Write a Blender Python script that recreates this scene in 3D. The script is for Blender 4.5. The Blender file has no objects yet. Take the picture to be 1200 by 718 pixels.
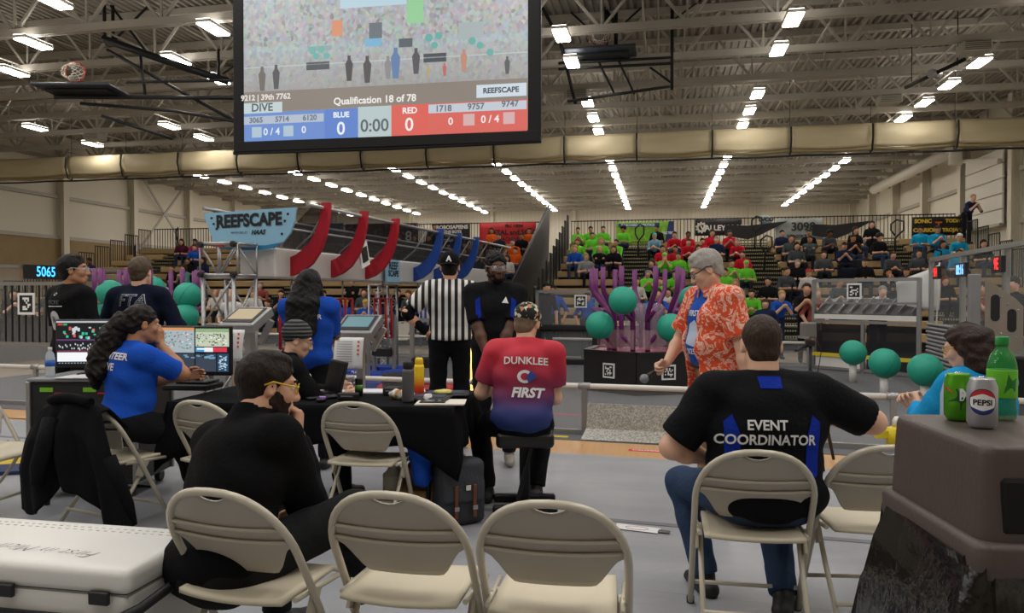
import bpy, math, random
import numpy as np
from mathutils import Vector, Matrix, Euler
from mathutils.bvhtree import BVHTree

random.seed(7)
rng = np.random.default_rng(7)
scene = bpy.context.scene
COL = scene.collection
PI = math.pi
rad = math.radians

# ------------------------------------------------------------------ camera
F_PX, CX, HOR = 880.0, 600.0, 346.0
CAM_H = 1.42
TH = math.atan(175 / F_PX)               # the camera looks left of the hall axis
PITCH = math.atan((359 - HOR) / F_PX)
cam_data = bpy.data.cameras.new('camera')
cam_data.sensor_width = 36
cam_data.lens = 36 * F_PX / 1200
cam_data.clip_end = 200
cam = bpy.data.objects.new('camera', cam_data)
COL.objects.link(cam)
cam.location = (0, 0, CAM_H)
cam.rotation_euler = (PI / 2 - PITCH, 0, TH)
scene.camera = cam
scene.view_settings.view_transform = 'Standard'
scene.view_settings.look = 'None'
scene.view_settings.gamma = 1
scene.view_settings.exposure = 0.0
UPL = .22  # strength of the added upward fill, relative to the lamps
LAMP = 33.0                              # radiance of the ceiling lamps

# ------------------------------------------------------------------ world and the lamps above and behind the camera
world = bpy.data.worlds.new('world')
scene.world = world
world.use_nodes = True
world.node_tree.nodes['Background'].inputs[0].default_value = (.9, .93, 1, 1)
world.node_tree.nodes['Background'].inputs[1].default_value = .2
ROWS_X = [-22.0, -17.05, -12.1, -7.15, -2.2, 2.7, 7.75]
LIGHT_Z = 7.2
for rx in ROWS_X:                        # the lamp rows go on over the near half of the hall
    ld = bpy.data.lights.new('lamp_row', 'AREA')
    ld.shape = 'RECTANGLE'
    ld.size, ld.size_y = .24, 17.0
    ld.energy = PI * .24 * 17.0 * LAMP * .74
    ld.color = (1, .97, .93)
    lo = bpy.data.objects.new('lamp_row', ld)
    COL.objects.link(lo)
    lo.location = (rx, 5.2, LIGHT_Z)
    lu = bpy.data.lights.new('added_uplight_row', 'AREA')      # weak upward fill added to brighten the roof
    lu.shape = 'RECTANGLE'
    lu.size, lu.size_y = .24, 17.0
    lu.energy = ld.energy * UPL
    lu.color = ld.color
    lo = bpy.data.objects.new('added_uplight_row', lu)
    COL.objects.link(lo)
    lo.location = (rx, 5.2, LIGHT_Z + .1)
    lo.rotation_euler = (PI, 0, 0)

# ------------------------------------------------------------------ placing
FW = Vector((-math.sin(TH), math.cos(TH), 0))
RT = Vector((math.cos(TH), math.sin(TH), 0))
UP = Vector((0, 0, 1))


def W(px, py, d):
    """world point seen at photo position px, py and standing d metres ahead"""
    return Vector((0, 0, CAM_H)) + d * (FW + RT * ((px - CX) / F_PX) + UP * ((HOR - py) / F_PX))


def A(px, d, z=0.0):
    p = d * (FW + RT * ((px - CX) / F_PX))
    return Vector((p.x, p.y, z))


def L(l, d, z=0.0):
    """l metres to the right, d metres ahead of the camera"""
    p = FW * d + RT * l
    return Vector((p.x, p.y, z))


def Z(py, d):
    return CAM_H + (HOR - py) / F_PX * d


# ------------------------------------------------------------------ materials
MATS = {}


def srgb(c):
    if isinstance(c, str):
        c = [int(c[i:i + 2], 16) / 255 for i in (0, 2, 4)]
    return tuple((x / 12.92 if x <= .04045 else ((x + .055) / 1.055) ** 2.4) for x in c[:3])


def mat(name, col, rough=.6, metal=0.0, bump=0.0, bscale=40.0, var=0.0, vscale=6.0, alpha=1.0, emit=None, estr=1.0,
        trans=0.0, ior=1.45, coat=0.0, spec=None, stretch=None):
    if name in MATS:
        return MATS[name]
    m = bpy.data.materials.new(name)
    m.use_nodes = True
    nt = m.node_tree
    b = nt.nodes['Principled BSDF']
    c = srgb(col)
    b.inputs['Base Color'].default_value = (*c, 1)
    b.inputs['Roughness'].default_value = rough
    b.inputs['Metallic'].default_value = metal
    if spec is not None:
        b.inputs['Specular IOR Level'].default_value = spec
    if coat:
        b.inputs['Coat Weight'].default_value = coat
    if trans:
        b.inputs['Transmission Weight'].default_value = trans
        b.inputs['IOR'].default_value = ior
    if alpha < 1:
        b.inputs['Alpha'].default_value = alpha
    if emit is not None:
        b.inputs['Emission Color'].default_value = (*srgb(emit), 1)
        b.inputs['Emission Strength'].default_value = estr
    if bump or var:
        tc = nt.nodes.new('ShaderNodeTexCoord')
        src = tc.outputs['Object']
        if stretch:
            mp = nt.nodes.new('ShaderNodeMapping')
            mp.inputs['Scale'].default_value = stretch
            nt.links.new(src, mp.inputs['Vector'])
            src = mp.outputs['Vector']
        if bump:
            n = nt.nodes.new('ShaderNodeTexNoise')
            n.inputs['Scale'].default_value = bscale
            n.inputs['Detail'].default_value = 4
            nt.links.new(src, n.inputs['Vector'])
            bp = nt.nodes.new('ShaderNodeBump')
            bp.inputs['Strength'].default_value = bump
            bp.inputs['Distance'].default_value = .02
            nt.links.new(n.outputs['Fac'], bp.inputs['Height'])
            nt.links.new(bp.outputs['Normal'], b.inputs['Normal'])
        if var:
            n = nt.nodes.new('ShaderNodeTexNoise')
            n.inputs['Scale'].default_value = vscale
            n.inputs['Detail'].default_value = 5
            nt.links.new(src, n.inputs['Vector'])
            mx = nt.nodes.new('ShaderNodeMix')
            mx.data_type = 'RGBA'
            mx.inputs['A'].default_value = (*[x * (1 - var) for x in c], 1)
            mx.inputs['B'].default_value = (*[min(1, x * (1 + var)) for x in c], 1)
            nt.links.new(n.outputs['Fac'], mx.inputs['Factor'])
            nt.links.new(mx.outputs['Result'], b.inputs['Base Color'])
    MATS[name] = m
    return m


def ramp_mat(name, stops, coord='Object', kind='NOISE', scale=5.0, rough=.7, detail=4.0, mapping=None, interp='LINEAR',
             emit=0.0, dist=0.0, rot=None):
    """colours picked by a procedural pattern: NOISE, WAVE, VORONOI or GRAD (along mapped x)"""
    if name in MATS:
        return MATS[name]
    m = bpy.data.materials.new(name)
    m.use_nodes = True
    nt = m.node_tree
    b = nt.nodes['Principled BSDF']
    b.inputs['Roughness'].default_value = rough
    tc = nt.nodes.new('ShaderNodeTexCoord')
    mp = nt.nodes.new('ShaderNodeMapping')
    if mapping:
        mp.inputs['Scale'].default_value = mapping
    if rot:
        mp.inputs['Rotation'].default_value = rot
    nt.links.new(tc.outputs[coord], mp.inputs['Vector'])
    r = nt.nodes.new('ShaderNodeValToRGB')
    r.color_ramp.interpolation = interp
    els = r.color_ramp.elements
    while len(els) < len(stops):
        els.new(.5)
    for e, (p, c) in zip(els, stops):
        e.position = p
        e.color = (*srgb(c), 1)
    if kind == 'NOISE':
        t = nt.nodes.new('ShaderNodeTexNoise')
        t.inputs['Scale'].default_value = scale
        t.inputs['Detail'].default_value = detail
        t.inputs['Distortion'].default_value = dist
        nt.links.new(mp.outputs[0], t.inputs['Vector'])
        out = t.outputs['Fac']
    elif kind == 'WAVE':
        t = nt.nodes.new('ShaderNodeTexWave')
        t.inputs['Scale'].default_value = scale
        t.inputs['Distortion'].default_value = dist
        nt.links.new(mp.outputs[0], t.inputs['Vector'])
        out = t.outputs['Fac']
    elif kind == 'VORONOI':
        t = nt.nodes.new('ShaderNodeTexVoronoi')
        t.inputs['Scale'].default_value = scale
        nt.links.new(mp.outputs[0], t.inputs['Vector'])
        sp = nt.nodes.new('ShaderNodeSeparateColor')
        nt.links.new(t.outputs['Color'], sp.inputs[0])
        out = sp.outputs[0]
    else:
        sp = nt.nodes.new('ShaderNodeSeparateXYZ')
        nt.links.new(mp.outputs[0], sp.inputs[0])
        out = sp.outputs[0]
    nt.links.new(out, r.inputs[0])
    nt.links.new(r.outputs[0], b.inputs['Base Color'])
    if emit:
        nt.links.new(r.outputs[0], b.inputs['Emission Color'])
        b.inputs['Emission Strength'].default_value = emit
        b.inputs['Base Color'].default_value = (0.02, 0.02, 0.02, 1)
    MATS[name] = m
    return m


def glow(name, col, s=1.0):
    return mat(name, '050505', .4, emit=col, estr=s)


# ------------------------------------------------------------------ objects
def V3(p):
    return Vector(p)


def frame(x, z=None):
    """3x3 with the given z (normal) and x axis"""
    z = Vector(z).normalized()
    x = Vector(x)
    x = (x - z * x.dot(z)).normalized()
    y = z.cross(x)
    return Matrix((x, y, z)).transposed()


def tag(o, label=None, cat=None, group=None, kind=None):
    if label:
        o['label'] = label
    if cat:
        o['category'] = cat
    if group:
        o['group'] = group
    if kind:
        o['kind'] = kind
    return o


def empty(name, loc=(0, 0, 0), rz=0.0, label=None, cat=None, group=None):
    o = bpy.data.objects.new(name, None)
    o.empty_display_size = .1
    COL.objects.link(o)
    o.location = loc
    o.rotation_euler = (0, 0, rz)
    return tag(o, label, cat, group)


def link(name, me, mats=None, parent=None, loc=None, rz=None):
    o = bpy.data.objects.new(name, me)
    COL.objects.link(o)
    if mats is not None:
        for m in (mats if isinstance(mats, (list, tuple)) else [mats]):
            me.materials.append(m)
    if parent is not None:
        o.parent = parent
        kid(o, parent)
    if loc is not None:
        o.location = loc
    if rz is not None:
        o.rotation_euler = (0, 0, rz)
    return o


def inst(src, parent=None, loc=None, rz=None):
    """copy a thing together with its parts and sub-parts"""
    c = src.copy()
    COL.objects.link(c)
    c.parent = parent
    if loc is not None:
        c.location = loc
    if rz is not None:
        c.rotation_euler = (0, 0, rz)
    for ch in KIDS.get(src.name, []):
        kid(inst(ch, c), c)
    return c


KIDS = {}


def kid(o, parent):
    KIDS.setdefault(parent.name, []).append(o)
    return o


class B:
    """collects shapes for one mesh"""

    def __init__(s):
        s.v, s.f, s.mi, s.sm = [], [], [], []

    def add(s, vs, fs, mi=0, sm=False, M=None):
        o = len(s.v)
        if M is not None:
            vs = [M @ Vector(p) for p in vs]
        s.v += [tuple(p) for p in vs]
        s.f += [tuple(i + o for i in f) for f in fs]
        s.mi += [mi] * len(fs)
        s.sm += [sm] * len(fs)
        return s

    def box(s, c, d, mi=0, R=None, bev=0.0):
        """c centre, d full sizes"""
        hx, hy, hz = d[0] / 2, d[1] / 2, d[2] / 2
        if bev:
            e = min(bev, hx * .98, hy * .98, hz * .98)
            vs, ids = [], {}
            for sx in (-1, 1):
                for sy in (-1, 1):
                    for sz in (-1, 1):
                        for ax in range(3):
                            p = [sx * (hx - e), sy * (hy - e), sz * (hz - e)]
                            p[ax] = (sx * hx, sy * hy, sz * hz)[ax]
                            ids[(sx, sy, sz, ax)] = len(vs)
                            vs.append(p)
            fs = []
            for ax in range(3):
                a, b = [i for i in range(3) if i != ax]
                for sg in (-1, 1):
                    q = []
                    for (u, w) in ((-1, -1), (1, -1), (1, 1), (-1, 1)):
                        k = [0, 0, 0]
                        k[ax], k[a], k[b] = sg, u, w
                        q.append(ids[(*k, ax)])
                    fs.append(q if (sg > 0) != (ax == 1) else q[::-1])
            for ax in range(3):
                a, b = [i for i in range(3) if i != ax]
                for u in (-1, 1):
                    for w in (-1, 1):
                        k0, k1 = [0, 0, 0], [0, 0, 0]
                        k0[ax], k0[a], k0[b] = -1, u, w
                        k1[ax], k1[a], k1[b] = 1, u, w
                        q = [ids[(*k0, a)], ids[(*k1, a)], ids[(*k1, b)], ids[(*k0, b)]]
                        fs.append(q if (u * w > 0) == (ax != 1) else q[::-1])
            for sx in (-1, 1):
                for sy in (-1, 1):
                    for sz in (-1, 1):
                        q = [ids[(sx, sy, sz, i)] for i in range(3)]
                        fs.append(q if sx * sy * sz > 0 else q[::-1])
        else:
            vs = [(x, y, z) for x in (-hx, hx) for y in (-hy, hy) for z in (-hz, hz)]
            fs = [(0, 1, 3, 2), (4, 6, 7, 5), (0, 4, 5, 1), (2, 3, 7, 6), (0, 2, 6, 4), (1, 5, 7, 3)]
        c = Vector(c)
        vs = [(R @ Vector(p) if R is not None else Vector(p)) + c for p in vs]
        return s.add(vs, fs, mi)

    def beam(s, a, b, w, h, mi=0, up=(0, 0, 1)):
        a, b = Vector(a), Vector(b)
        d = b - a
        if d.length < 1e-6:
            return s
        y = d.normalized()
        up = Vector(up)
        if abs(y.dot(up)) > .99:
            up = Vector((1, 0, 0))
        x = y.cross(up).normalized()
        z = x.cross(y)
        return s.box((a + b) / 2, (w, d.length, h), mi, Matrix((x, y, z)).transposed())

    def tube(s, pts, r, n=10, mi=0, cap=True, closed=False, flat=None):
        pts = [Vector(p) for p in pts]
        rs = r if isinstance(r, (list, tuple)) else [r] * len(pts)
        N = len(pts)
        vs, prev = [], None
        for i, p in enumerate(pts):
            if closed:
                t = pts[(i + 1) % N] - pts[i - 1]
            else:
                t = pts[min(i + 1, N - 1)] - pts[max(i - 1, 0)]
            t.normalize()
            if prev is None:
                u = t.cross(UP) if abs(t.z) < .95 else t.cross(Vector((1, 0, 0)))
            else:
                u = prev - t * prev.dot(t)
            u.normalize()
            prev = u
            w = t.cross(u)
            for k in range(n):
                a = 2 * PI * k / n
                q = u * math.cos(a) * rs[i] + w * math.sin(a) * rs[i]
                if flat is not None:
                    fn = Vector(flat[:3])
                    q = q - fn * q.dot(fn) * (1 - flat[3])
                vs.append(p + q)
        fs = []
        for i in range(N if closed else N - 1):
            j = (i + 1) % N
            for k in range(n):
                k2 = (k + 1) % n
                fs.append((i * n + k, i * n + k2, j * n + k2, j * n + k))
        s.add(vs, fs, mi, True)
        if cap and not closed:
            o = len(s.v) - len(vs)
            s.f += [tuple(o + k for k in range(n))[::-1], tuple(o + (N - 1) * n + k for k in range(n))]
            s.mi += [mi] * 2
            s.sm += [False] * 2
        return s

    def lathe(s, prof, n=16, c=(0, 0, 0), mi=0, R=None, sm=True):
        """prof: (radius, height) pairs"""
        vs, fs = [], []
        for (r, z) in prof:
            for k in range(n):
                a = 2 * PI * k / n
                vs.append(Vector((r * math.cos(a), r * math.sin(a), z)))
        for i in range(len(prof) - 1):
            for k in range(n):
                k2 = (k + 1) % n
                fs.append((i * n + k, i * n + k2, (i + 1) * n + k2, (i + 1) * n + k))
        vs = [(R @ p if R is not None else p) + Vector(c) for p in vs]
        s.add(vs, fs, mi, sm)
        o = len(s.v) - len(vs)
        if prof[0][0] > 1e-4:
            s.f.append(tuple(o + k for k in range(n))[::-1]); s.mi.append(mi); s.sm.append(False)
        if prof[-1][0] > 1e-4:
            e = o + (len(prof) - 1) * n
            s.f.append(tuple(e + k for k in range(n))); s.mi.append(mi); s.sm.append(False)
        return s

    def sphere(s, c, r, n=20, m=12, mi=0, sq=(1, 1, 1)):
        prof = [(max(1e-5, math.sin(PI * i / m)) * r, -math.cos(PI * i / m) * r) for i in range(m + 1)]
        vs0 = len(s.v)
        s.lathe(prof, n, (0, 0, 0), mi)
        for i in range(vs0, len(s.v)):
            p = s.v[i]
            s.v[i] = (p[0] * sq[0] + c[0], p[1] * sq[1] + c[1], p[2] * sq[2] + c[2])
        return s

    def prism(s, pts, t, M=None, mi=0, sm=False):
        """2-D outline (counter-clockwise, xy) given thickness t along z (0..t)"""
        n = len(pts)
        vs = [(p[0], p[1], 0) for p in pts] + [(p[0], p[1], t) for p in pts]
        fs = [tuple(range(n))[::-1], tuple(range(n, 2 * n))]
        fs += [(i, (i + 1) % n, n + (i + 1) % n, n + i) for i in range(n)]
        return s.add(vs, fs, mi, sm, M)

    def quad(s, a, b, c, d, mi=0):
        return s.add([a, b, c, d], [(0, 1, 2, 3)], mi)

    def grid(s, fn, nu, nv, mi=0, sm=True, thick=None):
        """surface fn(u, v) over 0..1; with thick it gets a back side along the normal"""
        P = [[Vector(fn(i / nu, j / nv)) for j in range(nv + 1)] for i in range(nu + 1)]
        vs = [p for r in P for p in r]
        fs = [(i * (nv + 1) + j, (i + 1) * (nv + 1) + j, (i + 1) * (nv + 1) + j + 1, i * (nv + 1) + j + 1)
              for i in range(nu) for j in range(nv)]
        if thick:
            nrm = []
            for i in range(nu + 1):
                for j in range(nv + 1):
                    a = P[min(i + 1, nu)][j] - P[max(i - 1, 0)][j]
                    b = P[i][min(j + 1, nv)] - P[i][max(j - 1, 0)]
                    nn = a.cross(b)
                    nrm.append(nn.normalized() if nn.length > 1e-9 else Vector((0, 0, 1)))
            N = len(vs)
            back = [p - q * thick for p, q in zip(vs, nrm)]
            bf = [tuple(N + i for i in f)[::-1] for f in fs]
            rim = [i * (nv + 1) for i in range(nu + 1)] + [nu * (nv + 1) + j for j in range(1, nv + 1)] \
                + [i * (nv + 1) + nv for i in range(nu - 1, -1, -1)] + [j for j in range(nv - 1, 0, -1)]
            ef = [(rim[k], N + rim[k], N + rim[(k + 1) % len(rim)], rim[(k + 1) % len(rim)]) for k in range(len(rim))]
            s.add(vs + back, fs + bf + ef, mi, sm)
        else:
            s.add(vs, fs, mi, sm)
        return s

    def mesh(s, name):
        me = bpy.data.meshes.new(name)
        me.from_pydata(s.v, [], s.f)
        me.polygons.foreach_set('material_index', s.mi)
        me.polygons.foreach_set('use_smooth', s.sm)
        me.update()
        return me

    def obj(s, name, mats, parent=None, loc=None, rz=None):
        return link(name, s.mesh(name), mats, parent, loc, rz)


TXT = {}


def text_geo(t, size=1.0, align='CENTER', extrude=0.0, bold=0.0, sx=1.0, shear=0.0):
    key = (t, align, extrude / size, bold / size, shear)
    if key not in TXT:
        cu = bpy.data.curves.new('t', 'FONT')
        cu.body = t
        cu.align_x = align
        cu.align_y = 'CENTER'
        cu.extrude = extrude / size
        cu.offset = bold / size
        cu.shear = shear
        cu.resolution_u = 3
        o = bpy.data.objects.new('t', cu)
        COL.objects.link(o)
        dg = bpy.context.evaluated_depsgraph_get()
        me = bpy.data.meshes.new_from_object(o.evaluated_get(dg))
        TXT[key] = ([tuple(v.co) for v in me.vertices], [tuple(p.vertices) for p in me.polygons])
        bpy.data.objects.remove(o)
        bpy.data.meshes.remove(me)
        bpy.data.curves.remove(cu)
    vs, fs = TXT[key]
    return [(x * size * sx, y * size, z * size) for x, y, z in vs], fs


def text_obj(name, t, size, M, m, parent=None, **kw):
    """flat lettering; M maps text x/y/z to parent space"""
    vs, fs = text_geo(t, size, **kw)
    b = B()
    b.add(vs, fs, 0, False, M)
    return b.obj(name, m, parent)


def MX(loc, x, z):
    return Matrix.Translation(Vector(loc)) @ frame(x, z).to_4x4()


# ------------------------------------------------------------------ smooth solid modelling (bodies, cloth, bags)
class SDF:
    def __init__(s, k=.02):
        s.p, s.k = [], k

    def rc(s, a, b, ra, rb=None, k=None, op=1, mat=0, flat=None):
        s.p.append(('rc', np.array(a, float), np.array(b, float), ra, ra if rb is None else rb, k or s.k, op, mat, flat))
        return s

    def cc(s, a, b, ra, rb=None, k=None, op=1, mat=0):
        s.p.append(('cc', np.array(a, float), np.array(b, float), ra, ra if rb is None else rb, k or s.k, op, mat, None))
        return s

    def el(s, c, r, R=None, k=None, op=1, mat=0):
        r = (r, r, r) if isinstance(r, (int, float)) else r
        s.p.append(('el', np.array(c, float), np.array(r, float), None if R is None else np.array(R, float), 0, k or s.k, op, mat, None))
        return s

    def bx(s, c, h, R=None, rd=.01, k=None, op=1, mat=0):
        s.p.append(('bx', np.array(c, float), np.array(h, float), None if R is None else np.array(R, float), rd, k or s.k, op, mat, None))
        return s

    def chain(s, pts, rs, **kw):
        for i in range(len(pts) - 1):
            s.rc(pts[i], pts[i + 1], rs[i], rs[i + 1], **kw)
        return s

    def bounds(s, q):
        t = q[0]
        if t in ('rc', 'cc'):
            r = max(q[3], q[4]) * (max(1, q[8][3]) if q[8] is not None else 1)
            if t == 'cc':
                r *= 1.3
            return np.minimum(q[1], q[2]) - r, np.maximum(q[1], q[2]) + r
        r = q[2].max() if t == 'el' else np.linalg.norm(q[2]) + q[4]
        return q[1] - r, q[1] + r

    def mesh(s, name, vox=.01, cuts=(), noise=0.0, nf=40.0, smooth=True):
        bs = [s.bounds(q) for q in s.p if q[6] > 0]
        lo = np.min([b[0] for b in bs], 0) - 3 * vox
        hi = np.max([b[1] for b in bs], 0) + 3 * vox
        n = np.ceil((hi - lo) / vox).astype(int) + 1
        F = np.full(n, .08, np.float32)
        lab = np.zeros(n, np.int8)
        ax = [lo[i] + vox * np.arange(n[i]) for i in range(3)]
        for q in s.p:
            b0, b1 = s.bounds(q)
            k = q[5]
            m = k + 2.5 * vox
            i0 = np.clip(np.floor((b0 - m - lo) / vox).astype(int), 0, n)
            i1 = np.clip(np.ceil((b1 + m - lo) / vox).astype(int) + 1, 0, n)
            if np.any(i1 <= i0):
                continue
            sl = tuple(slice(i0[i], i1[i]) for i in range(3))
            X = ax[0][sl[0]][:, None, None]
            Y = ax[1][sl[1]][None, :, None]
            Zz = ax[2][sl[2]][None, None, :]
            if q[0] in ('rc', 'cc'):
                a, ab = q[1], q[2] - q[1]
                px, py, pz = X - a[0], Y - a[1], Zz - a[2]
                L2 = max(ab @ ab, 1e-9)
                t = (px * ab[0] + py * ab[1] + pz * ab[2]) / L2
                tc = np.clip(t, 0, 1)
                dx, dy, dz = px - tc * ab[0], py - tc * ab[1], pz - tc * ab[2]
                if q[0] == 'rc':
                    if q[8] is not None:
                        fn, fs = np.array(q[8][:3]), q[8][3]
                        dn = dx * fn[0] + dy * fn[1] + dz * fn[2]
                        g = dn * (1 / fs - 1)
                        dx, dy, dz = dx + g * fn[0], dy + g * fn[1], dz + g * fn[2]
                    D = np.sqrt(dx * dx + dy * dy + dz * dz) - (q[3] + tc * (q[4] - q[3]))
                else:
                    ux, uy, uz = px - t * ab[0], py - t * ab[1], pz - t * ab[2]
                    rd = np.sqrt(ux * ux + uy * uy + uz * uz) - (q[3] + tc * (q[4] - q[3]))
                    axd = (np.abs(t - .5) - .5) * math.sqrt(L2)
                    D = np.maximum(rd, axd)
            else:
                c = q[1]
                px, py, pz = X - c[0], Y - c[1], Zz - c[2]
                if q[3] is not None:
                    R = q[3]
                    px, py, pz = (px * R[0, 0] + py * R[1, 0] + pz * R[2, 0], px * R[0, 1] + py * R[1, 1] + pz * R[2, 1],
                                  px * R[0, 2] + py * R[1, 2] + pz * R[2, 2])
                r = q[2]
                if q[0] == 'el':
                    k0 = np.sqrt((px / r[0]) ** 2 + (py / r[1]) ** 2 + (pz / r[2]) ** 2)
                    k1 = np.sqrt((px / r[0] ** 2) ** 2 + (py / r[1] ** 2) ** 2 + (pz / r[2] ** 2) ** 2)
                    D = k0 * (k0 - 1) / np.maximum(k1, 1e-6)
                    D = np.where(k0 < 1e-3, -r.min(), D)
                else:
                    ex, ey, ez = np.abs(px) - r[0], np.abs(py) - r[1], np.abs(pz) - r[2]
                    D = np.sqrt(np.maximum(ex, 0) ** 2 + np.maximum(ey, 0) ** 2 + np.maximum(ez, 0) ** 2) \
                        + np.minimum(np.maximum(np.maximum(ex, ey), ez), 0) - q[4]
            cur = F[sl]
            if q[6] > 0:
                lab[sl] = np.where(D < cur, q[7], lab[sl])
                h = np.maximum(k - np.abs(cur - D), 0) / k
                F[sl] = np.minimum(cur, D) - h * h * k * .25
            else:
                D = -D
                h = np.maximum(k - np.abs(cur - D), 0) / k
                F[sl] = np.maximum(cur, D) + h * h * k * .25
        X, Y, Zz = ax[0][:, None, None], ax[1][None, :, None], ax[2][None, None, :]
        for (p, nn) in cuts:                  # keep the side the normal points away from
            nn = np.array(nn, float)
            nn /= np.linalg.norm(nn)
            p = np.array(p, float)
            F = np.maximum(F, (X - p[0]) * nn[0] + (Y - p[1]) * nn[1] + (Zz - p[2]) * nn[2])
        if noise:
            F = F + noise * (np.sin(X * nf + 2.1 * np.sin(Zz * nf * .61 + 1)) * np.sin(Zz * nf * .83 + 1.7 * np.sin(Y * nf * .7))
                             + .6 * np.sin(Y * nf * 1.3 + 2 * np.sin(X * nf * .5 + Zz * nf * .9)))
        F = F.astype(np.float32)
        return nets(F, lab, lo, vox, name, smooth)


def nets(F, lab, lo, vox, name, smooth=True):
    ins = F < 0
    cnt = np.zeros(np.array(F.shape) - 1, np.int8)
    C = [(i, j, k) for i in (0, 1) for j in (0, 1) for k in (0, 1)]
    sh = F.shape

    def sub(Aa, c):
        return Aa[c[0]:sh[0] - 1 + c[0], c[1]:sh[1] - 1 + c[1], c[2]:sh[2] - 1 + c[2]]
    for c in C:
        cnt += sub(ins, c)
    act = np.argwhere((cnt > 0) & (cnt < 8))
    ids = np.full(cnt.shape, -1, np.int32)
    ids[act[:, 0], act[:, 1], act[:, 2]] = np.arange(len(act))
    pos = np.zeros((len(act), 3))
    num = np.zeros(len(act))
    for a in C:
        for axn in range(3):
            if a[axn]:
                continue
            b = list(a)
            b[axn] = 1
            fa = F[act[:, 0] + a[0], act[:, 1] + a[1], act[:, 2] + a[2]]
            fb = F[act[:, 0] + b[0], act[:, 1] + b[1], act[:, 2] + b[2]]
            m = (fa < 0) != (fb < 0)
            t = np.where(m, fa / np.where(m, fa - fb, 1), 0)
            p = np.tile(np.array(a, float), (len(act), 1))
            p[:, axn] = t
            pos[m] += p[m]
            num[m] += 1
    pos = lo + vox * (act + pos / num[:, None])
    quads = []
    for axn in range(3):
        o = [0, 0, 0]
        o[axn] = 1
        s0 = [slice(0, sh[i] - o[i]) for i in range(3)]
        s1 = [slice(o[i], sh[i]) for i in range(3)]
        m = ins[tuple(s0)] != ins[tuple(s1)]
        e = np.argwhere(m)
        u, w = (axn + 1) % 3, (axn + 2) % 3
        ok = (e[:, u] > 0) & (e[:, w] > 0) & (e[:, u] < sh[u] - 1) & (e[:, w] < sh[w] - 1)
        e = e[ok]
        if not len(e):
            continue
        fl = ins[e[:, 0], e[:, 1], e[:, 2]]

        def cid(du, dw):
            q = e.copy()
            q[:, u] -= du
            q[:, w] -= dw
            return ids[q[:, 0], q[:, 1], q[:, 2]]
        Q = np.stack([cid(1, 1), cid(0, 1), cid(0, 0), cid(1, 0)], 1)
        Q[~fl] = Q[~fl][:, ::-1]
        quads.append(Q)
    Q = np.concatenate(quads)
    Q = Q[(Q >= 0).all(1)]
    me = bpy.data.meshes.new(name)
    me.vertices.add(len(pos))
    me.vertices.foreach_set('co', pos.astype(np.float32).ravel())
    me.loops.add(Q.size)
    me.loops.foreach_set('vertex_index', Q.ravel().astype(np.int32))
    me.polygons.add(len(Q))
    me.polygons.foreach_set('loop_start', np.arange(0, Q.size, 4, dtype=np.int32))
    if lab.any():
        l = lab[act[:, 0], act[:, 1], act[:, 2]]
        me.polygons.foreach_set('material_index', np.median(l[Q], axis=1).astype(np.int32))
    me.polygons.foreach_set('use_smooth', np.full(len(Q), smooth))
    me.update(calc_edges=True)
    me.validate()
    return me


def qdist(p, q, t):
    return Vector(p).lerp(Vector(q), t)


def ik(a, c, l1, l2, pole):
    """middle joint of a two-bone limb from a to c, bent towards pole; also the reached end"""
    a, c, pole = Vector(a), Vector(c), Vector(pole)
    d = c - a
    D = d.length
    if D > (l1 + l2) * .999:
        c = a + d.normalized() * (l1 + l2) * .999
        d = c - a
        D = d.length
    D = max(D, abs(l1 - l2) + .01)
    x = (l1 * l1 - l2 * l2 + D * D) / (2 * D)
    h = math.sqrt(max(0, l1 * l1 - x * x))
    n = d.normalized()
    p = pole - n * pole.dot(n)
    p = p.normalized() if p.length > 1e-6 else Vector((0, 0, 1))
    return a + n * x + p * h, c
# ================================================================== the hall
HX0, HX1, HY0, HY1, DECK = -27.0, 12.5, -10.0, 53.0, 8.7
ORD = ['first', 'second', 'third', 'fourth', 'fifth', 'sixth', 'seventh', 'eighth', 'ninth', 'tenth', 'eleventh', 'twelfth',
       'thirteenth', 'fourteenth', 'fifteenth', 'sixteenth', 'seventeenth', 'eighteenth', 'nineteenth', 'twentieth']
m_steel = mat('painted_steel', 'b7b2a7', .55, var=.06, vscale=3)
m_wallw = ramp_mat('wall_panel_cream', [(0, 'd9d2c0'), (.5, 'e6e0d0'), (1, 'dfd8c7')], kind='WAVE', scale=1.1, mapping=(1, 1, 0), rough=.55)
m_cream = mat('cream_paint', 'e0dac9', .55, var=.04)
m_block = ramp_mat('tan_block', [(0, '8f7a58'), (.5, '9c8661'), (1, 'a58f6a')], scale=2.2, rough=.85)
m_white = mat('white_paint', 'e4e0d4', .5)
m_black = mat('black_paint', '17171a', .5)
m_blackm = mat('black_metal', '1c1c1e', .42, .5)
m_alu = mat('aluminium', 'a9a9aa', .38, .75, var=.06, vscale=9)
m_chrome = mat('chrome', 'd0d0d2', .18, 1.0)
m_plex = mat('clear_polycarbonate', 'e8eef0', .08, alpha=.07, spec=.6)
FU, FV = (RT * .959 - FW * .282), (RT * .282 + FW * .959)
FU.normalize(); FV.normalize()
F0 = L(.69, 7.64)


def FP(u, v, z=0.0):
    """point on the playing field: u along the near rail, v away from it"""
    p = F0 + FU * u + FV * v
    return Vector((p.x, p.y, z))


FANG = math.atan2(FU.y, FU.x)

# --- floor
b = B()
b.box(((HX0 + HX1) / 2, (HY0 + HY1) / 2, -.1), (HX1 - HX0, HY1 - HY0, .2))
floor = tag(b.obj('floor', ramp_mat('gym_floor', [(0, '95897a'), (.5, 'a69a8a'), (1, 'b0a494')], scale=3, mapping=(8, .6, 1),
                                    rot=(0, 0, -FANG), rough=.35)), 'tan wooden gym floor of the sports hall', kind='structure')


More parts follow.
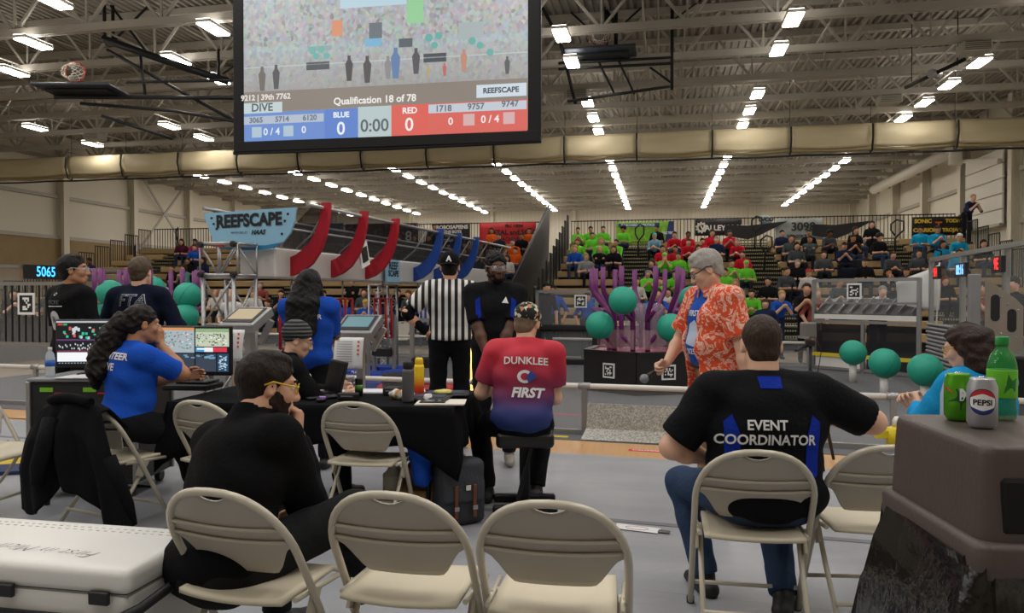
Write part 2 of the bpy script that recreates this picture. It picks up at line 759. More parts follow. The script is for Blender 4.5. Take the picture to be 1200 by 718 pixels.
def slab(pts, z0, z1, mi=0, bb=None):
    bb = bb or B()
    return bb.prism([(p[0], p[1]) for p in pts], z1 - z0, Matrix.Translation((0, 0, z0)), mi)


carpet = slab([FP(-10.6, -.32), FP(6.2, -.32), FP(8.2, 9.3), FP(-10.6, 9.3)], .0, .006).obj(
    'field_carpet', ramp_mat('grey_carpet', [(0, '55565a'), (.5, '66676b'), (1, '6f7073')], scale=9, detail=8, rough=.95))
tag(carpet, 'dark grey carpet of the robot playing field', 'carpet')
for k, (u0, v0, u1, v1, c) in enumerate([(-1.2, 1.2, -.3, 1.2, 'c23b45'), (-.3, 1.2, 1.6, .9, 'c23b45'), (-7.9, .6, -5.8, .6, 'b9bec6')]):
    d_ = (FP(u1, v1) - FP(u0, v0)).normalized()
    s_ = Vector((-d_.y, d_.x, 0)) * .025
    slab([FP(u0, v0) - s_, FP(u1, v1) - s_, FP(u1, v1) + s_, FP(u0, v0) + s_], .006, .008).obj(
        'tape_line', mat('tape_' + c, c, .6), carpet)

strip = slab([FP(-10.6, -.95), FP(6.2, -.95), FP(6.2, -.33), FP(-10.6, -.33)], 0, .002).obj('wood_strip', ramp_mat('wood_strip', [(0, 'b58a5c'), (.5, 'c89a68'), (1, 'd2a878')], scale=3, mapping=(8, .6, 1), rot=(0, 0, -FANG), rough=.35), floor)

# --- grey floor sheets on which the officials' chairs stand
tarp = empty('floor_cover', FP(0, -3), 0, 'grey plastic floor cover laid in long sheets under the chairs', 'floor cover')
m_tarp = ramp_mat('grey_tarp', [(0, '878a90'), (.45, '95979d'), (.6, '9b9da2'), (1, 'a6a8ac')], scale=1.3, detail=8, rough=.42, mapping=(1, 3, 1), dist=.6)
nt = m_tarp.node_tree
tn = nt.nodes.new('ShaderNodeTexNoise'); tn.inputs['Scale'].default_value = 3.0; tn.inputs['Detail'].default_value = 3; tn.inputs['Distortion'].default_value = 1.6
tb = nt.nodes.new('ShaderNodeBump'); tb.inputs['Strength'].default_value = .22; tb.inputs['Distance'].default_value = .06
nt.links.new(tn.outputs['Fac'], tb.inputs['Height']); nt.links.new(tb.outputs['Normal'], nt.nodes['Principled BSDF'].inputs['Normal'])
edges = [-.95, -1.75, -2.85, -3.9, -4.95, -6.1, -8.2]
for k in range(6):
    b = B()
    v1, v0 = edges[k] - .006, edges[k + 1]
    for j in range(12):                    # gentle waves in the sheet
        ua, ub = -8.5 + j * 1.25, -8.5 + (j + 1) * 1.25
        za, zb = .004 + .003 * (j % 2), .004 + .003 * ((j + 1) % 2)
        b.add([FP(ua, v0, za), FP(ub, v0, zb), FP(ub, v1, zb + .002), FP(ua, v1, za + .002)], [(0, 1, 2, 3)], 0, True)
        b.add([FP(ua, v0, 0), FP(ub, v0, 0), FP(ub, v0, zb), FP(ua, v0, za)], [(0, 1, 2, 3)])
        b.add([FP(ua, v1, za + .002), FP(ub, v1, zb + .002), FP(ub, v1, 0), FP(ua, v1, 0)], [(0, 1, 2, 3)])
    o = b.obj('sheet', m_tarp, tarp)
    o.matrix_parent_inverse = Matrix.Translation(-tarp.location)
for k, (p, q) in enumerate([(FP(-1.2, -2.84), FP(6, -2.84)), (FP(-8, -1.77), FP(-2.6, -1.77))]):
    s_ = FV * .03
    o = slab([p - s_, q - s_, q + s_, p + s_], .009, .0105).obj('seam_tape', mat('grey_seam_tape', '6d7076', .5), tarp)
    o.matrix_parent_inverse = Matrix.Translation(-tarp.location)
s_ = FV * .02
tag(slab([FP(-8.5, -.86) - s_, FP(-2.5, -.86) - s_, FP(-2.5, -.86) + s_, FP(-8.5, -.86) + s_], 0, .002).obj(
    'floor_tape', mat('pink_tape', 'd2455c', .6)), 'long pink tape line on the wooden floor at left', 'tape')

# --- walls
def wall(name, p, q, z0, z1, t, m, label):
    b = B()
    b.beam(Vector((*p, (z0 + z1) / 2)), Vector((*q, (z0 + z1) / 2)), t, z1 - z0)
    return tag(b.obj(name, m), label, kind='structure')


wl = wall('wall_left', (HX0 - .15, HY0), (HX0 - .15, HY1), 4.0, 9.2, .3, m_wallw, 'cream ribbed metal wall on the left')
wall('wall_left_base', (HX0 - .1, HY0), (HX0 - .1, HY1), 0, 4.0, .4, m_block, 'tan block base of the left wall')
wr = wall('wall_right', (HX1 + .15, HY0), (HX1 + .15, HY1), 0, 9.2, .3, m_wallw, 'cream ribbed metal wall on the right')
wf = wall('wall_far', (HX0 - .3, HY1 + .15), (HX1 + .3, HY1 + .15), 0, 9.2, .3, m_wallw, 'cream metal wall at the far end')
wall('wall_near', (HX0 - .3, HY0 - .15), (HX1 + .3, HY0 - .15), 0, 9.2, .3, m_cream, 'cream wall behind the camera')

def hbeam(x0, y0, z0, z1, w=.32):
    b = B()
    b.box((x0, y0, (z0 + z1) / 2), (w, .05, z1 - z0)).box((x0 - w / 2, y0, (z0 + z1) / 2), (.04, w, z1 - z0))
    b.box((x0 + w / 2, y0, (z0 + z1) / 2), (.04, w, z1 - z0))
    return b


cols_y = [29.7 + 4.65 * k for k in range(-2, 6)]
for y in cols_y:
    hbeam(HX0 + .2, y, 0, 8.6).obj('column', m_cream, wl)
    hbeam(HX1 - .2, y, 0, 8.6).obj('column', m_cream, wr)
for x in (-24, -18, -12, -6.1, -2.8, 1.5, 6):
    hbeam(x, HY1 - .2, 0, 8.6).obj('column', m_cream, wf)
for k in range(len(cols_y) - 1):
    y0, y1 = cols_y[k] + .18, cols_y[k + 1] - .18
    for z in (4.05, 5.9, 7.6):
        B().box((HX0 + .08, (y0 + y1) / 2, z), (.14, y1 - y0, .16)).obj('girt', m_steel, wl)
        B().box((HX1 - .08, (y0 + y1) / 2, z), (.14, y1 - y0, .16)).obj('girt', m_steel, wr)
for s in (0, 1):
    y0, y1 = cols_y[3], cols_y[4]
    za, zb = (3.6, 8.2) if s else (8.2, 3.6)
    B().beam((HX0 + .3 + .06 * s, y0, za), (HX0 + .3 + .06 * s, y1, zb), .05, .12).obj('cross_brace', m_steel, wl)
# overhead door with its track and a duct on the right wall
od = empty('overhead_door', (HX1 - .32, 32.0, 0), 0, 'white sectional overhead door in the right wall near the ceiling', 'door')
for k in range(5):
    B().box((0, 0, 4.3 + .56 * k), (.08, 3.4, .54), bev=.02).obj('door_panel', m_white, od)
B().beam((-.12, -1.8, 4.0), (-.12, 1.8, 4.0), .1, .1).obj('bottom_bar', m_steel, od)
B().beam((-.2, -1.8, 6.3), (-.2, 1.8, 6.9), .1, .16).obj('track', m_white, od)
du = empty('air_duct', (HX1 - 1.3, 35.5, 0), 0, 'pale grey ceiling duct running along the right wall', 'duct')
B().tube([(0, -3, 7.1), (0, 8, 7.1)], .24, 12).obj('pipe', m_white, du)
B().tube([(0, -3, 7.14), (0, -3.4, 7.04), (0, -3.4, 6.5)], .24, 12).obj('elbow', m_white, du)

# --- roof deck, joists
prof = []
x = HX0
while x < HX1:
    prof += [(x, DECK), (x + .08, DECK), (x + .1, DECK + .07), (x + .18, DECK + .07), (x + .2, DECK)]
    x += .2
b = B()
for i in range(len(prof) - 1):
    (xa, za), (xb, zb) = prof[i], prof[i + 1]
    if abs(xa - xb) + abs(za - zb) > 1e-6:
        b.quad((xa, HY0, za), (xa, HY1, za), (xb, HY1, zb), (xb, HY0, zb))
ceiling = tag(b.obj('ceiling', mat('roof_deck', '9d978c', .6, var=.08, vscale=.6)), 'grey-beige corrugated metal roof deck', kind='structure')
b = B()
zb_, zt_ = 7.45, 8.6
for dz in (zb_, zt_):
    b.box(((HX0 + HX1) / 2, -.05, dz), (HX1 - HX0, .07, .17)).box(((HX0 + HX1) / 2, .05, dz), (HX1 - HX0, .07, .17))
x = HX0
s = 0
while x < HX1 - .6:
    x2 = min(x + .95, HX1)
    b.beam((x, 0, zb_ if s else zt_), (x2, 0, zt_ if s else zb_), .06, .06)
    if not s:
        b.beam((x2, 0, zb_), (x2, 0, zt_), .045, .045)
    s = 1 - s
    x = x2
jm = b.mesh('joist')
jm.materials.append(m_steel)
jy = [10.2 + 2.325 * k for k in range(19)]
for y in jy:
    link('joist', jm, None, ceiling, (0, y, 0))
for x in [-25 + 4.1 * k for k in range(10)]:
    B().tube([(x, 10, 7.56), (x, 53, 7.56)], .025, 6).obj('bridging_rod', m_steel, ceiling)
    B().tube([(x + .3, 10, 8.5), (x + .3, 53, 8.5)], .025, 6).obj('bridging_rod', m_steel, ceiling)
for x in ():
    b = B()
    b.box((x, 31.5, 7.3), (.2, 43, .16)).box((x, 31.5, 8.5), (.2, 43, .1))
    for k in range(18):
        y = 10.2 + 2.325 * k
        b.beam((x, y, 7.3), (x, y + 1.16, 8.5), .07, .07).beam((x, y + 1.16, 8.5), (x, y + 2.325, 7.3), .07, .07)
    b.obj('girder', m_steel, ceiling)

# --- lamps
def make_lamp():
    r = empty('ceiling_light', (0, 0, 0))
    B().box((0, 0, .05), (.37, .84, .07), bev=.02).obj('housing', m_white, r)
    B().box((0, 0, 0), (.31, .78, .03), bev=.008).obj('diffuser', mat('lamp_diffuser', 'ffffff', .5, emit='fff8ef', estr=LAMP), r)
    B().box((0, 0, .09), (.3, .8, .012)).obj('added_uplight_panel', mat('added_uplight_glow', 'ffffff', .5, emit='fff8ef', estr=LAMP * UPL), r)  # glowing panel added on top of the housing to brighten the roof
    B().tube([(0, 0, .08), (0, 0, .26)], .012, 5).obj('hanger', m_steel, r)
    return r


lamp0 = make_lamp()
first = True


def put_lamp(x, y, label, z=LIGHT_Z, rz=0):
    global first
    o = lamp0 if first else inst(lamp0)
    first = False
    o.location = (x, y, z)
    o.rotation_euler = (0, 0, rz)
    tag(o, label, 'ceiling light', 'ceiling lights of the hall')


ROWN = {-22.0: 'row nearest the left wall', -17.05: 'second row from the left wall', -12.1: 'third row from the left wall',
        -7.15: 'row passing behind the big screen', -2.2: 'first row right of the big screen',
        2.7: 'second row right of the big screen', 7.75: 'row along the right wall'}
for rx in ROWS_X:
    ys = [16.7 + 2 * k for k in range(18)] if rx > -10 else [33.0 + 2 * k for k in range(10)]
    for k, y in enumerate(ys):
        if rx == -7.15 and y < 25 and y > 15.5 or (rx in (-2.2, 2.7) and k == 2) or (rx == 7.75 and k in (1, 7, 8)):
            continue
        put_lamp(rx, y, f'glowing white ceiling light, {ORD[k]} from the near end, {ROWN[rx]}')
for (px, py, lab) in [(42, 53, 'long white ceiling light above the left hoop, upper of two'), (17, 86, 'long white ceiling light at the left edge above the folded hoop'),
                      (252, 36, 'long white ceiling light beside the top left of the screen'), (208, 72, 'long white ceiling light between hoop frame and screen, lower one'),
                      (63, 4, 'white ceiling light cut by the top edge at left'), (256, 95, 'small white ceiling light just left of the screen edge'),
                      (43, 151, 'small far ceiling light, leftmost above the curtain'), (110, 170, 'small far ceiling light touching the curtain at left'),
                      (200, 149, 'small far ceiling light above the curtain, left of centre'), (240, 163, 'small far ceiling light above the curtain beside the screen')]:
    d = (LIGHT_Z - CAM_H) * F_PX / (HOR - py)
    p = A(px, d)
    put_lamp(p.x, p.y, lab)
for (px, py, d, lab) in [(672, 62, 21, 'small box heater under the roof right of the near hoop'), (632, 135, 23, 'small box heater under the roof beside the screen corner'),
                         (1133, 44, 18, 'small box heater under the roof at upper right'), (1033, 126, 23, 'small box heater under the roof, middle right'),
                         (97, 172, 27, 'small pale box heater above the curtain at left')]:
    p = W(px, py, d)
    r = empty('unit_heater', (p.x, min(jy, key=lambda q: abs(q - p.y)), 7.22), 0, lab, 'heater')
    B().box((0, 0, 0), (.62, .5, .26), bev=.03).obj('case', m_steel, r)
    b = B()
    for k in range(5):
        b.box((0, -.26, -.09 + .045 * k), (.54, .02, .012))
    b.obj('louvre', mat('heater_dark', '5d564a', .6), r)
    B().box((0, 0, .15), (.3, .04, .1)).obj('hanger', m_steel, r)

# --- rolled-up divider curtain across the hall
cur = empty('divider_curtain', (0, 26, -.72), 0, 'tan vinyl divider curtain rolled up under the roof across the hall', 'curtain')
m_cur = ramp_mat('tan_vinyl', [(0, 'bcae8a'), (.5, 'ccbf9c'), (1, 'd8ccad')], scale=1.4, mapping=(.7, 1, 3), rough=.5)
m_strap = mat('black_strap', '22211f', .7)
xs = [-3.3 + 2.47 * k for k in range(-10, 7) if -27 < -3.3 + 2.47 * k < 12.2]
xs[0] = -26.9
for k, x in enumerate(xs):
    cw = min((xs + [12.45])[k + 1] - x, 12.45 - x)
    def fn(u, v, x=x, k=k, cw=cw):
        sag = math.sin(PI * u)
        zz = 7.62 - .68 * v - .06 * sag * v
        yy = -.12 - .07 * math.sin(PI * min(1, v * 1.05)) - .03 * math.sin(7 * u + k) * math.sin(5 * v + u * 3)
        return (x + (cw - .02) * u, yy, zz)
    B().grid(fn, 14, 8, thick=.05).obj('curtain_panel', m_cur, cur)
    pts = [(x + cw * t / 8, -.05, 6.88 - .05 * math.sin(PI * t / 8) + .01 * math.sin(k * 3 + t)) for t in range(9)]
    B().tube(pts, [.07 + .015 * math.sin(t * 2 + k) for t in range(9)], 8).obj('curtain_roll', mat('tan_vinyl_dark', 'a0906c', .55), cur)
    B().tube([(x, -.29, 7.6), (x, -.33, 7.2), (x, -.2, 6.78), (x, 0, 6.74), (x, .1, 6.9)], .03, 6).obj('strap', m_strap, cur)
    B().tube([(x, 0, 7.5), (x, 0, 9.3)], .008, 4).obj('cable', m_strap, cur)
pts = [(xs[0] + (12.4 - xs[0]) * t / 60, -.02, 6.72 - .03 * abs(math.sin(t * .72))) for t in range(61)]
B().tube(pts, .035, 6).obj('bottom_pipe', m_strap, cur)

# --- folded basketball hoops under the roof
def hoop(name, p, rz, label, frame_pts, board=1.83):
    r = empty(name, (p.x, p.y, p.z), rz, label, 'basketball hoop')
    bm = mat('hoop_black', '23262a', .5, .3)
    B().box((0, 0, 0), (board, 1.07, .06), bev=.015).obj('backboard', mat('backboard_edge', '3a424c', .45), r)
    B().box((0, .1, -.07), (board * .8, .7, .05)).obj('backboard_brace', bm, r)
    ring = B()
    pts = [(.23 * math.cos(a), -.28, .33 + .23 * math.sin(a)) for a in [2 * PI * k / 18 for k in range(18)]]
    ring.tube(pts, .022, 6, closed=True).box((0, -.28, .07), (.14, .12, .08))
    rim = ring.obj('rim', mat('hoop_red', 'd2503c', .5), r)
    nb = B()
    for k in range(12):
        a0, a1 = 2 * PI * k / 12, 2 * PI * (k + 1) / 12
        for s in (1, -1):
            q = []
            for t in range(5):
                a = a0 + s * (a1 - a0) * t / 2
                rr = .23 - .025 * t
                q.append((rr * math.cos(a), -.28 - .09 * t, .33 - .02 * t + rr * math.sin(a)))
            nb.tube(q, .012, 4)
    nb.obj('net', mat('net_white', 'e9e4da', .8), rim)
    for f in frame_pts:
        B().tube(f[1:], f[0], 7).obj('frame_tube', bm, r)
    return r


p = W(704, 64, 19)
hoop('basketball_hoop', p, 0, 'folded basketball hoop right of the big screen under the roof',
     [(.045, (-1.9, -.5, 2.0), (-1.05, .1, .4), (-.75, .9, -1.0)), (.045, (1.75, .3, 1.2), (1.75, .4, -.9)), (.04, (-.95, .8, -.95), (1.75, .6, -.75)),
      (.035, (-1.1, .1, -.15), (1.75, .35, -.1)), (.035, (-1.1, .1, -.3), (1.75, .35, -.25)), (.03, (-.1, .2, -.1), (.3, .8, -.85)), (.03, (.4, .2, -.1), (.8, .8, -.85)),
      (.05, (.1, .3, 1.5), (.1, .3, .3)), (.05, (.35, .3, 1.5), (.35, .3, .3)), (.06, (.12, .25, 1.1), (.5, .25, .6)), (.025, (.3, .3, .6), (1.0, .3, 1.2)),
      (.025, (-.8, .3, 1.2), (-.3, .3, .7)), (.02, (1.75, .3, .8), (2.5, .3, 1.3)), (.03, (1.2, .4, -.3), (1.75, .5, -.7))], 1.75)
p = W(98, 106, 18)
hoop('basketball_hoop', p, rad(12), 'folded basketball hoop at far left under the roof with red rim',
     [(.05, (-.7, .1, -.15), (5.2, .3, -.1)), (.04, (-.2, .3, -.25), (2.0, .4, -.4), (5.2, .6, -.9)), (.035, (1.2, -.3, .1), (5.2, .1, .3)),
      (.09, (.6, -.2, 1.15), (2.4, .3, .6), (3.3, .5, .35)), (.04, (.55, 0, 1.15), (.55, 0, 2.0)), (.04, (.75, 0, 1.15), (.75, 0, 2.0)), (.03, (.7, 0, 2.0), (1.5, .2, .9)),
      (.03, (.8, 0, 1.2), (1.6, 0, 2.0)), (.035, (1.3, .2, .9), (1.5, 0, -.1)), (.04, (.6, 0, .95), (2.3, .3, .0), (3.6, .6, -.7)), (.04, (.2, .5, -.5), (1.8, .8, -1.0)),
      (.035, (3.1, .4, .45), (3.1, .4, 1.1)), (.025, (3.2, .4, .5), (4.0, .4, 1.1)), (.035, (4.5, .3, .9), (5.3, .5, .3)), (.03, (4.5, .3, 1.3), (4.6, .3, .8)), (.03, (4.6, .3, 1.3), (5.3, .5, .5))])
p = W(1092, 88, 19)
r = empty('winch_bar', p, rad(-62), 'black winch bar hanging slanted under the roof at right', 'winch')
B().tube([(-.9, 0, -.1), (.9, 0, .1)], .05, 8).obj('bar', m_blackm, r)
B().tube([(.02, -.12, 0), (.02, .16, 0)], .11, 10).obj('drum', m_alu, r)
for x in (-.7, .7):
    B().tube([(x, 0, 0), (x, 0, 1.75)], .012, 5).obj('hanger', m_blackm, r)

# --- the projection screen
SCW, SCX0 = 5.09, None
sp0, sp1 = L(-4.59, 12.5), L(.42, 11.6)
mid = (sp0 + sp1) / 2
srz = math.atan2((sp1 - sp0).y, (sp1 - sp0).x)
SZ0 = 3.80
scr = empty('projection_screen', (mid.x, mid.y, SZ0), srz, 'big hanging projection screen showing the match score', 'screen')
IW, IZ0, IH = 4.74, .17, 2.62
b = B()
b.box((-SCW / 2 + .075, 0, IH / 2 + .2), (.2, .06, IH + .45), bev=.02).box((SCW / 2 - .075, 0, IH / 2 + .2), (.2, .06, IH + .45), bev=.02)
b.box((0, 0, .08), (SCW, .07, .2), bev=.02).box((0, 0, IH + .33), (SCW, .07, .24), bev=.02)
b.tube([(-SCW / 2 - .03, 0, -.02), (0, .01, -.035), (SCW / 2 + .03, 0, -.01)], .03, 6)
b.obj('border_drape', mat('black_drape', '131315', .85, bump=.3, bscale=9), scr)
for x in (-SCW / 2, SCW / 2):
    B().tube([(x, .05, -.02), (x, .05, 4.6)], .03, 8).obj('frame_pole', m_alu, scr)
    B().tube([(x * .9, .05, 3.0), (x * .9, .05, 4.7)], .01, 4).obj('hanging_cable', m_blackm, scr)
m_scr = bpy.data.materials.new('screen_picture')       # blurred view of the field, as the projector shows it
m_scr.use_nodes = True
nt = m_scr.node_tree
bs = nt.nodes['Principled BSDF']
bs.inputs['Base Color'].default_value = (.02, .02, .02, 1)
tc = nt.nodes.new('ShaderNodeTexCoord')
sp = nt.nodes.new('ShaderNodeSeparateXYZ')
nt.links.new(tc.outputs['Object'], sp.inputs[0])
base = nt.nodes.new('ShaderNodeValToRGB')
nt.links.new(sp.outputs[2], base.inputs[0])
el = base.color_ramp.elements
for _ in range(6):
    el.new(.5)
for e, (pz, c) in zip(el, [(0, '7d766f'), (.26, '8d8a86'), (.3, '9a9997'), (.5, 'a2a6a6'), (.56, '9fb0b4'), (.6, '97999a'), (.85, 'a3a9ac'), (1, 'b8c3c6')]):
    e.position, e.color = pz, (*srgb(c), 1)
# object z runs 0..2.62: scale to 0..1
mth = nt.nodes.new('ShaderNodeMath'); mth.operation = 'DIVIDE'; mth.inputs[1].default_value = IH
nt.links.new(sp.outputs[2], mth.inputs[0]); nt.links.new(mth.outputs[0], base.inputs[0])
vor = nt.nodes.new('ShaderNodeTexVoronoi'); vor.inputs['Scale'].default_value = 16
mpv = nt.nodes.new('ShaderNodeMapping'); mpv.inputs['Scale'].default_value = (1.2, 0.01, 1.0)
nt.links.new(tc.outputs['Object'], mpv.inputs[0]); nt.links.new(mpv.outputs[0], vor.inputs['Vector'])
hs = nt.nodes.new('ShaderNodeHueSaturation'); hs.inputs['Saturation'].default_value = .45; hs.inputs['Value'].default_value = 1.0
nt.links.new(vor.outputs['Color'], hs.inputs['Color'])
band = nt.nodes.new('ShaderNodeValToRGB')
nt.links.new(mth.outputs[0], band.inputs[0])
el = band.color_ramp.elements
for _ in range(4):
    el.new(.5)
for e, (pz, g) in zip(el, [(0, 0), (.3, .1), (.55, .22), (.63, .34), (.9, .3), (1, .08)]):
    e.position, e.color = pz, (g, g, g, 1)
mx = nt.nodes.new('ShaderNodeMix'); mx.data_type = 'RGBA'
nt.links.new(band.outputs[0], mx.inputs['Factor']); nt.links.new(base.outputs[0], mx.inputs['A']); nt.links.new(hs.outputs[0], mx.inputs['B'])
nt.links.new(mx.outputs['Result'], bs.inputs['Emission Color'])
bs.inputs['Emission Strength'].default_value = .92
sheet = B()
sheet.box((0, -.02, IH / 2), (IW, .02, IH))
so = sheet.obj('screen_sheet', m_scr, scr, (0, 0, IZ0))


def patch(name, x0, x1, z0, z1, col, lift=.004, parent=so, e=.95):
    """flat coloured area of the projected picture, in screen units: x 0..1200, z 0..632 of the crop seen in the photo"""
    def cx(a): return (a - 603) / 1052 * IW
    def cz(a): return (528 - a) / 1052 * IW * 1.0
    bb = B()
    bb.box(((cx(x0) + cx(x1)) / 2, -.03 - lift, (cz(z0) + cz(z1)) / 2), (cx(x1) - cx(x0), .004, abs(cz(z0) - cz(z1))))
    return bb.obj(name, glow('scr_' + col, col, e), parent)


def ptext(t, x, z, h, col, parent=so, lift=.012, **kw):
    cxx, czz = (x - 603) / 1052 * IW, (528 - z) / 1052 * IW
    return text_obj('lettering', t, h / 1052 * IW * 1.35, MX((cxx, -.03 - lift, czz), (1, 0, 0), (0, -1, 0)), glow('scr_' + col, col, .95), parent, **kw)


patch('score_strip', 78, 1128, 352, 424, '8b8178', .002)
patch('inset_picture', 452, 698, -20, 72, 'bcd6e2', .002)
for (x0, x1, z0, z1, c) in [(330, 420, 200, 215, '8ea6ab'), (700, 760, 60, 140, '9ad09c'), (420, 460, 112, 168, 'd8926f'), (78, 1128, 262, 266, 'bcc3c5'),
                            (560, 608, 130, 185, '6f787d'), (670, 720, 192, 222, '5f666b'), (545, 605, 185, 212, '7cb4d4'), (322, 410, 256, 284, '4f5458'), (760, 842, 250, 280, '4f5458'),
                            (886, 975, 150, 206, 'aab4b6')]:
    patch('picture_area', x0, x1, z0, z1, c, .003)
for (x, z, r) in [(346, 214, 14), (380, 212, 13), (360, 236, 12), (400, 236, 12), (780, 195, 14), (815, 190, 13), (800, 222, 12), (935, 215, 13), (962, 232, 12), (998, 258, 13)]:
    bb = B()
    bb.lathe([(r / 1052 * IW, 0), (r / 1052 * IW, .006)], 14, ((x - 603) / 1052 * IW, -.034, (528 - z) / 1052 * IW), R=frame((1, 0, 0), (0, -1, 0)))
    bb.obj('picture_ball', glow('scr_ball', '6fb3ab', .9), so)
for (x, z0, z1, c) in [(150, 262, 350, '77706a'), (205, 258, 345, '5d5b5e'), (485, 240, 330, '4e4c4e'), (553, 245, 340, '565254'), (658, 222, 330, '6884ae'), (733, 228, 318, '5c5b60'),
                       (778, 290, 330, 'b5a878'), (836, 286, 330, 'c46e66'), (905, 242, 318, 'c4907c'), (1058, 275, 335, '5f5f63'), (630, 250, 330, '8f8f92')]:
    bb = B()
    def cx(a): return (a - 603) / 1052 * IW
    def cz(a): return (528 - a) / 1052 * IW
    w = (z1 - z0) * .16
    bb.prism([(cx(x - w * .6), cz(z1)), (cx(x + w * .6), cz(z1)), (cx(x + w), cz(z0 + w * 2)), (cx(x + w * .4), cz(z0 + w)), (cx(x + w * .4), cz(z0)), (cx(x - w * .4), cz(z0)), (cx(x - w * .4), cz(z0 + w)), (cx(x - w), cz(z0 + w * 2))],
             .004, Matrix.Translation((0, -.034, 0)) @ Matrix.Rotation(PI / 2, 4, 'X'))
    bb.obj('picture_figure', glow('scr_' + c, c, .9), so)
patch('team_bar', 78, 518, 428, 532, '6d8fd0', .003)
patch('team_bar', 642, 1128, 424, 532, 'd9665c', .003)
patch('clock_panel', 518, 642, 424, 532, 'b8c8ca', .004)
patch('score_panel', 392, 518, 428, 532, '5f84cc', .006)
patch('score_panel', 642, 775, 424, 532, 'dd6258', .006)
patch('name_strip', 78, 388, 441, 470, 'b4bfd0', .006)
patch('name_strip', 778, 1125, 428, 458, 'c3cbd6', .006)
patch('logo_panel', 78, 228, 392, 430, 'c5d3d6', .006)
patch('logo_panel', 950, 1125, 368, 412, 'cfdbe4', .006)
for x in (128, 252):
    patch('icon_panel', x - 19, x + 19, 480, 518, 'b0c6d4', .008)
for x in (923, 1064):
    patch('icon_panel', x - 20, x + 20, 466, 506, 'd6b0b0', .008)
for (t, x, z, h, c) in [('9212 | 39th 7762', 164, 374, 26, 'e6e2dc'), ('Qualification 18 of 78', 580, 402, 26, 'efece6'), ('DIVE', 150, 411, 30, '56605f'), ('REEFSCAPE', 1036, 390, 19, '3f4a52'),
                        ('3065', 126, 456, 20, '6c7580'), ('5714', 228, 456, 20, '6c7580'), ('6120', 335, 455, 20, '6c7580'), ('BLUE', 455, 450, 20, 'eef2f6'), ('RED', 710, 446, 22, 'f4eeee'),
                        ('1718', 832, 444, 22, '6c6f75'), ('9757', 948, 442, 22, '6c6f75'), ('9747', 1068, 438, 22, '6c6f75'), ('0', 454, 500, 48, 'eef2f6'), ('0', 708, 496, 48, 'f4eeee'),
                        ('0:00', 580, 494, 46, '5b6466'), ('0 / 4', 187, 500, 26, 'dfe8f4'), ('0', 312, 498, 26, 'dfe8f4'), ('0', 858, 490, 26, 'f4e4e2'), ('0 / 4', 998, 488, 26, 'f4e4e2')]:
    ptext(t, x, z, h * (.8 if '39th' in t else 1), c, bold=.004)
# ================================================================== bleachers
m_tan = ramp_mat('tan_bench', [(0, 'a88a5c'), (.5, 'ba9b6b'), (1, 'c4a777')], scale=2, mapping=(1, 6, 6), rough=.5)
m_deck = mat('dark_deck', '74777a', .7)
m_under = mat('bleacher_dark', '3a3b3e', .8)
m_hash = ramp_mat('yellow_hash', [(0, '3a3a38'), (.6, 'a79a62')], kind='WAVE', scale=5, interp='CONSTANT', mapping=(1, 0, 1), rough=.6)
ROW0, RISE, RUN, NROW = 19.85, .29, .84, 11
SEAT0 = .48


def row_y(k):
    return ROW0 + RUN * k


def row_z(k):
    return SEAT0 + RISE * k


def bleacher(label, x0, x1, aisles):
    r = empty('bleacher', ((x0 + x1) / 2, ROW0, 0), 0, label, 'bleacher')
    ox = (x0 + x1) / 2
    cuts = [x0] + [c for a in aisles for c in (a - .55, a + .55)] + [x1]
    for k in range(NROW):
        y, z = RUN * k, row_z(k)
        B().box((0, y + .45, z - .2), (x1 - x0, .86, .03)).obj('foot_deck', m_deck, r)
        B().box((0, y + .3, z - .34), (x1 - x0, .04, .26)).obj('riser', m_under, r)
        for i in range(0, len(cuts), 2):
            xa, xb = cuts[i], cuts[i + 1]
            n = max(1, round((xb - xa) / 2.4))
            for j in range(n):
                w = (xb - xa) / n
                B().box((xa + w * (j + .5) - ox, y + .06, z - .1), (w - .015, .32, .2), bev=.015).obj('bench_seat', m_tan, r)
        for a in aisles:
            B().box((a - ox, y + .0, z - .1), (1.06, .4, .03)).obj('aisle_step', m_deck, r)
            B().box((a - ox, y - .205, z - .105), (1.06, .012, .05)).obj('step_edge', m_hash, r)
            B().box((a - ox, y + .24, z + .04), (1.06, .012, .05)).obj('step_edge', m_hash, r)
    return r


BLX0, BLX1, BRX0, BRX1 = -21.7, -4.5, -3.4, 10.15
bl_l = bleacher('left bleacher stand with tan bench rows behind the field', BLX0, BLX1, [-19.4, -12.0])
bl_r = bleacher('right bleacher stand with tan benches and hashed aisle steps', BRX0, BRX1, [-.8, 3.2, 7.5])
m_rail = mat('rail_black', '1f1f21', .5, .3)


def rail_panel(w, h, step=.125, t=.02):
    b = B()
    b.box((0, 0, h), (w, .035, .035)).box((0, 0, .1), (w, .03, .03))
    n = int(w / step)
    for i in range(n + 1):
        b.box((-w / 2 + w * i / n, 0, h / 2 + .03), (t, t, h))
    return b


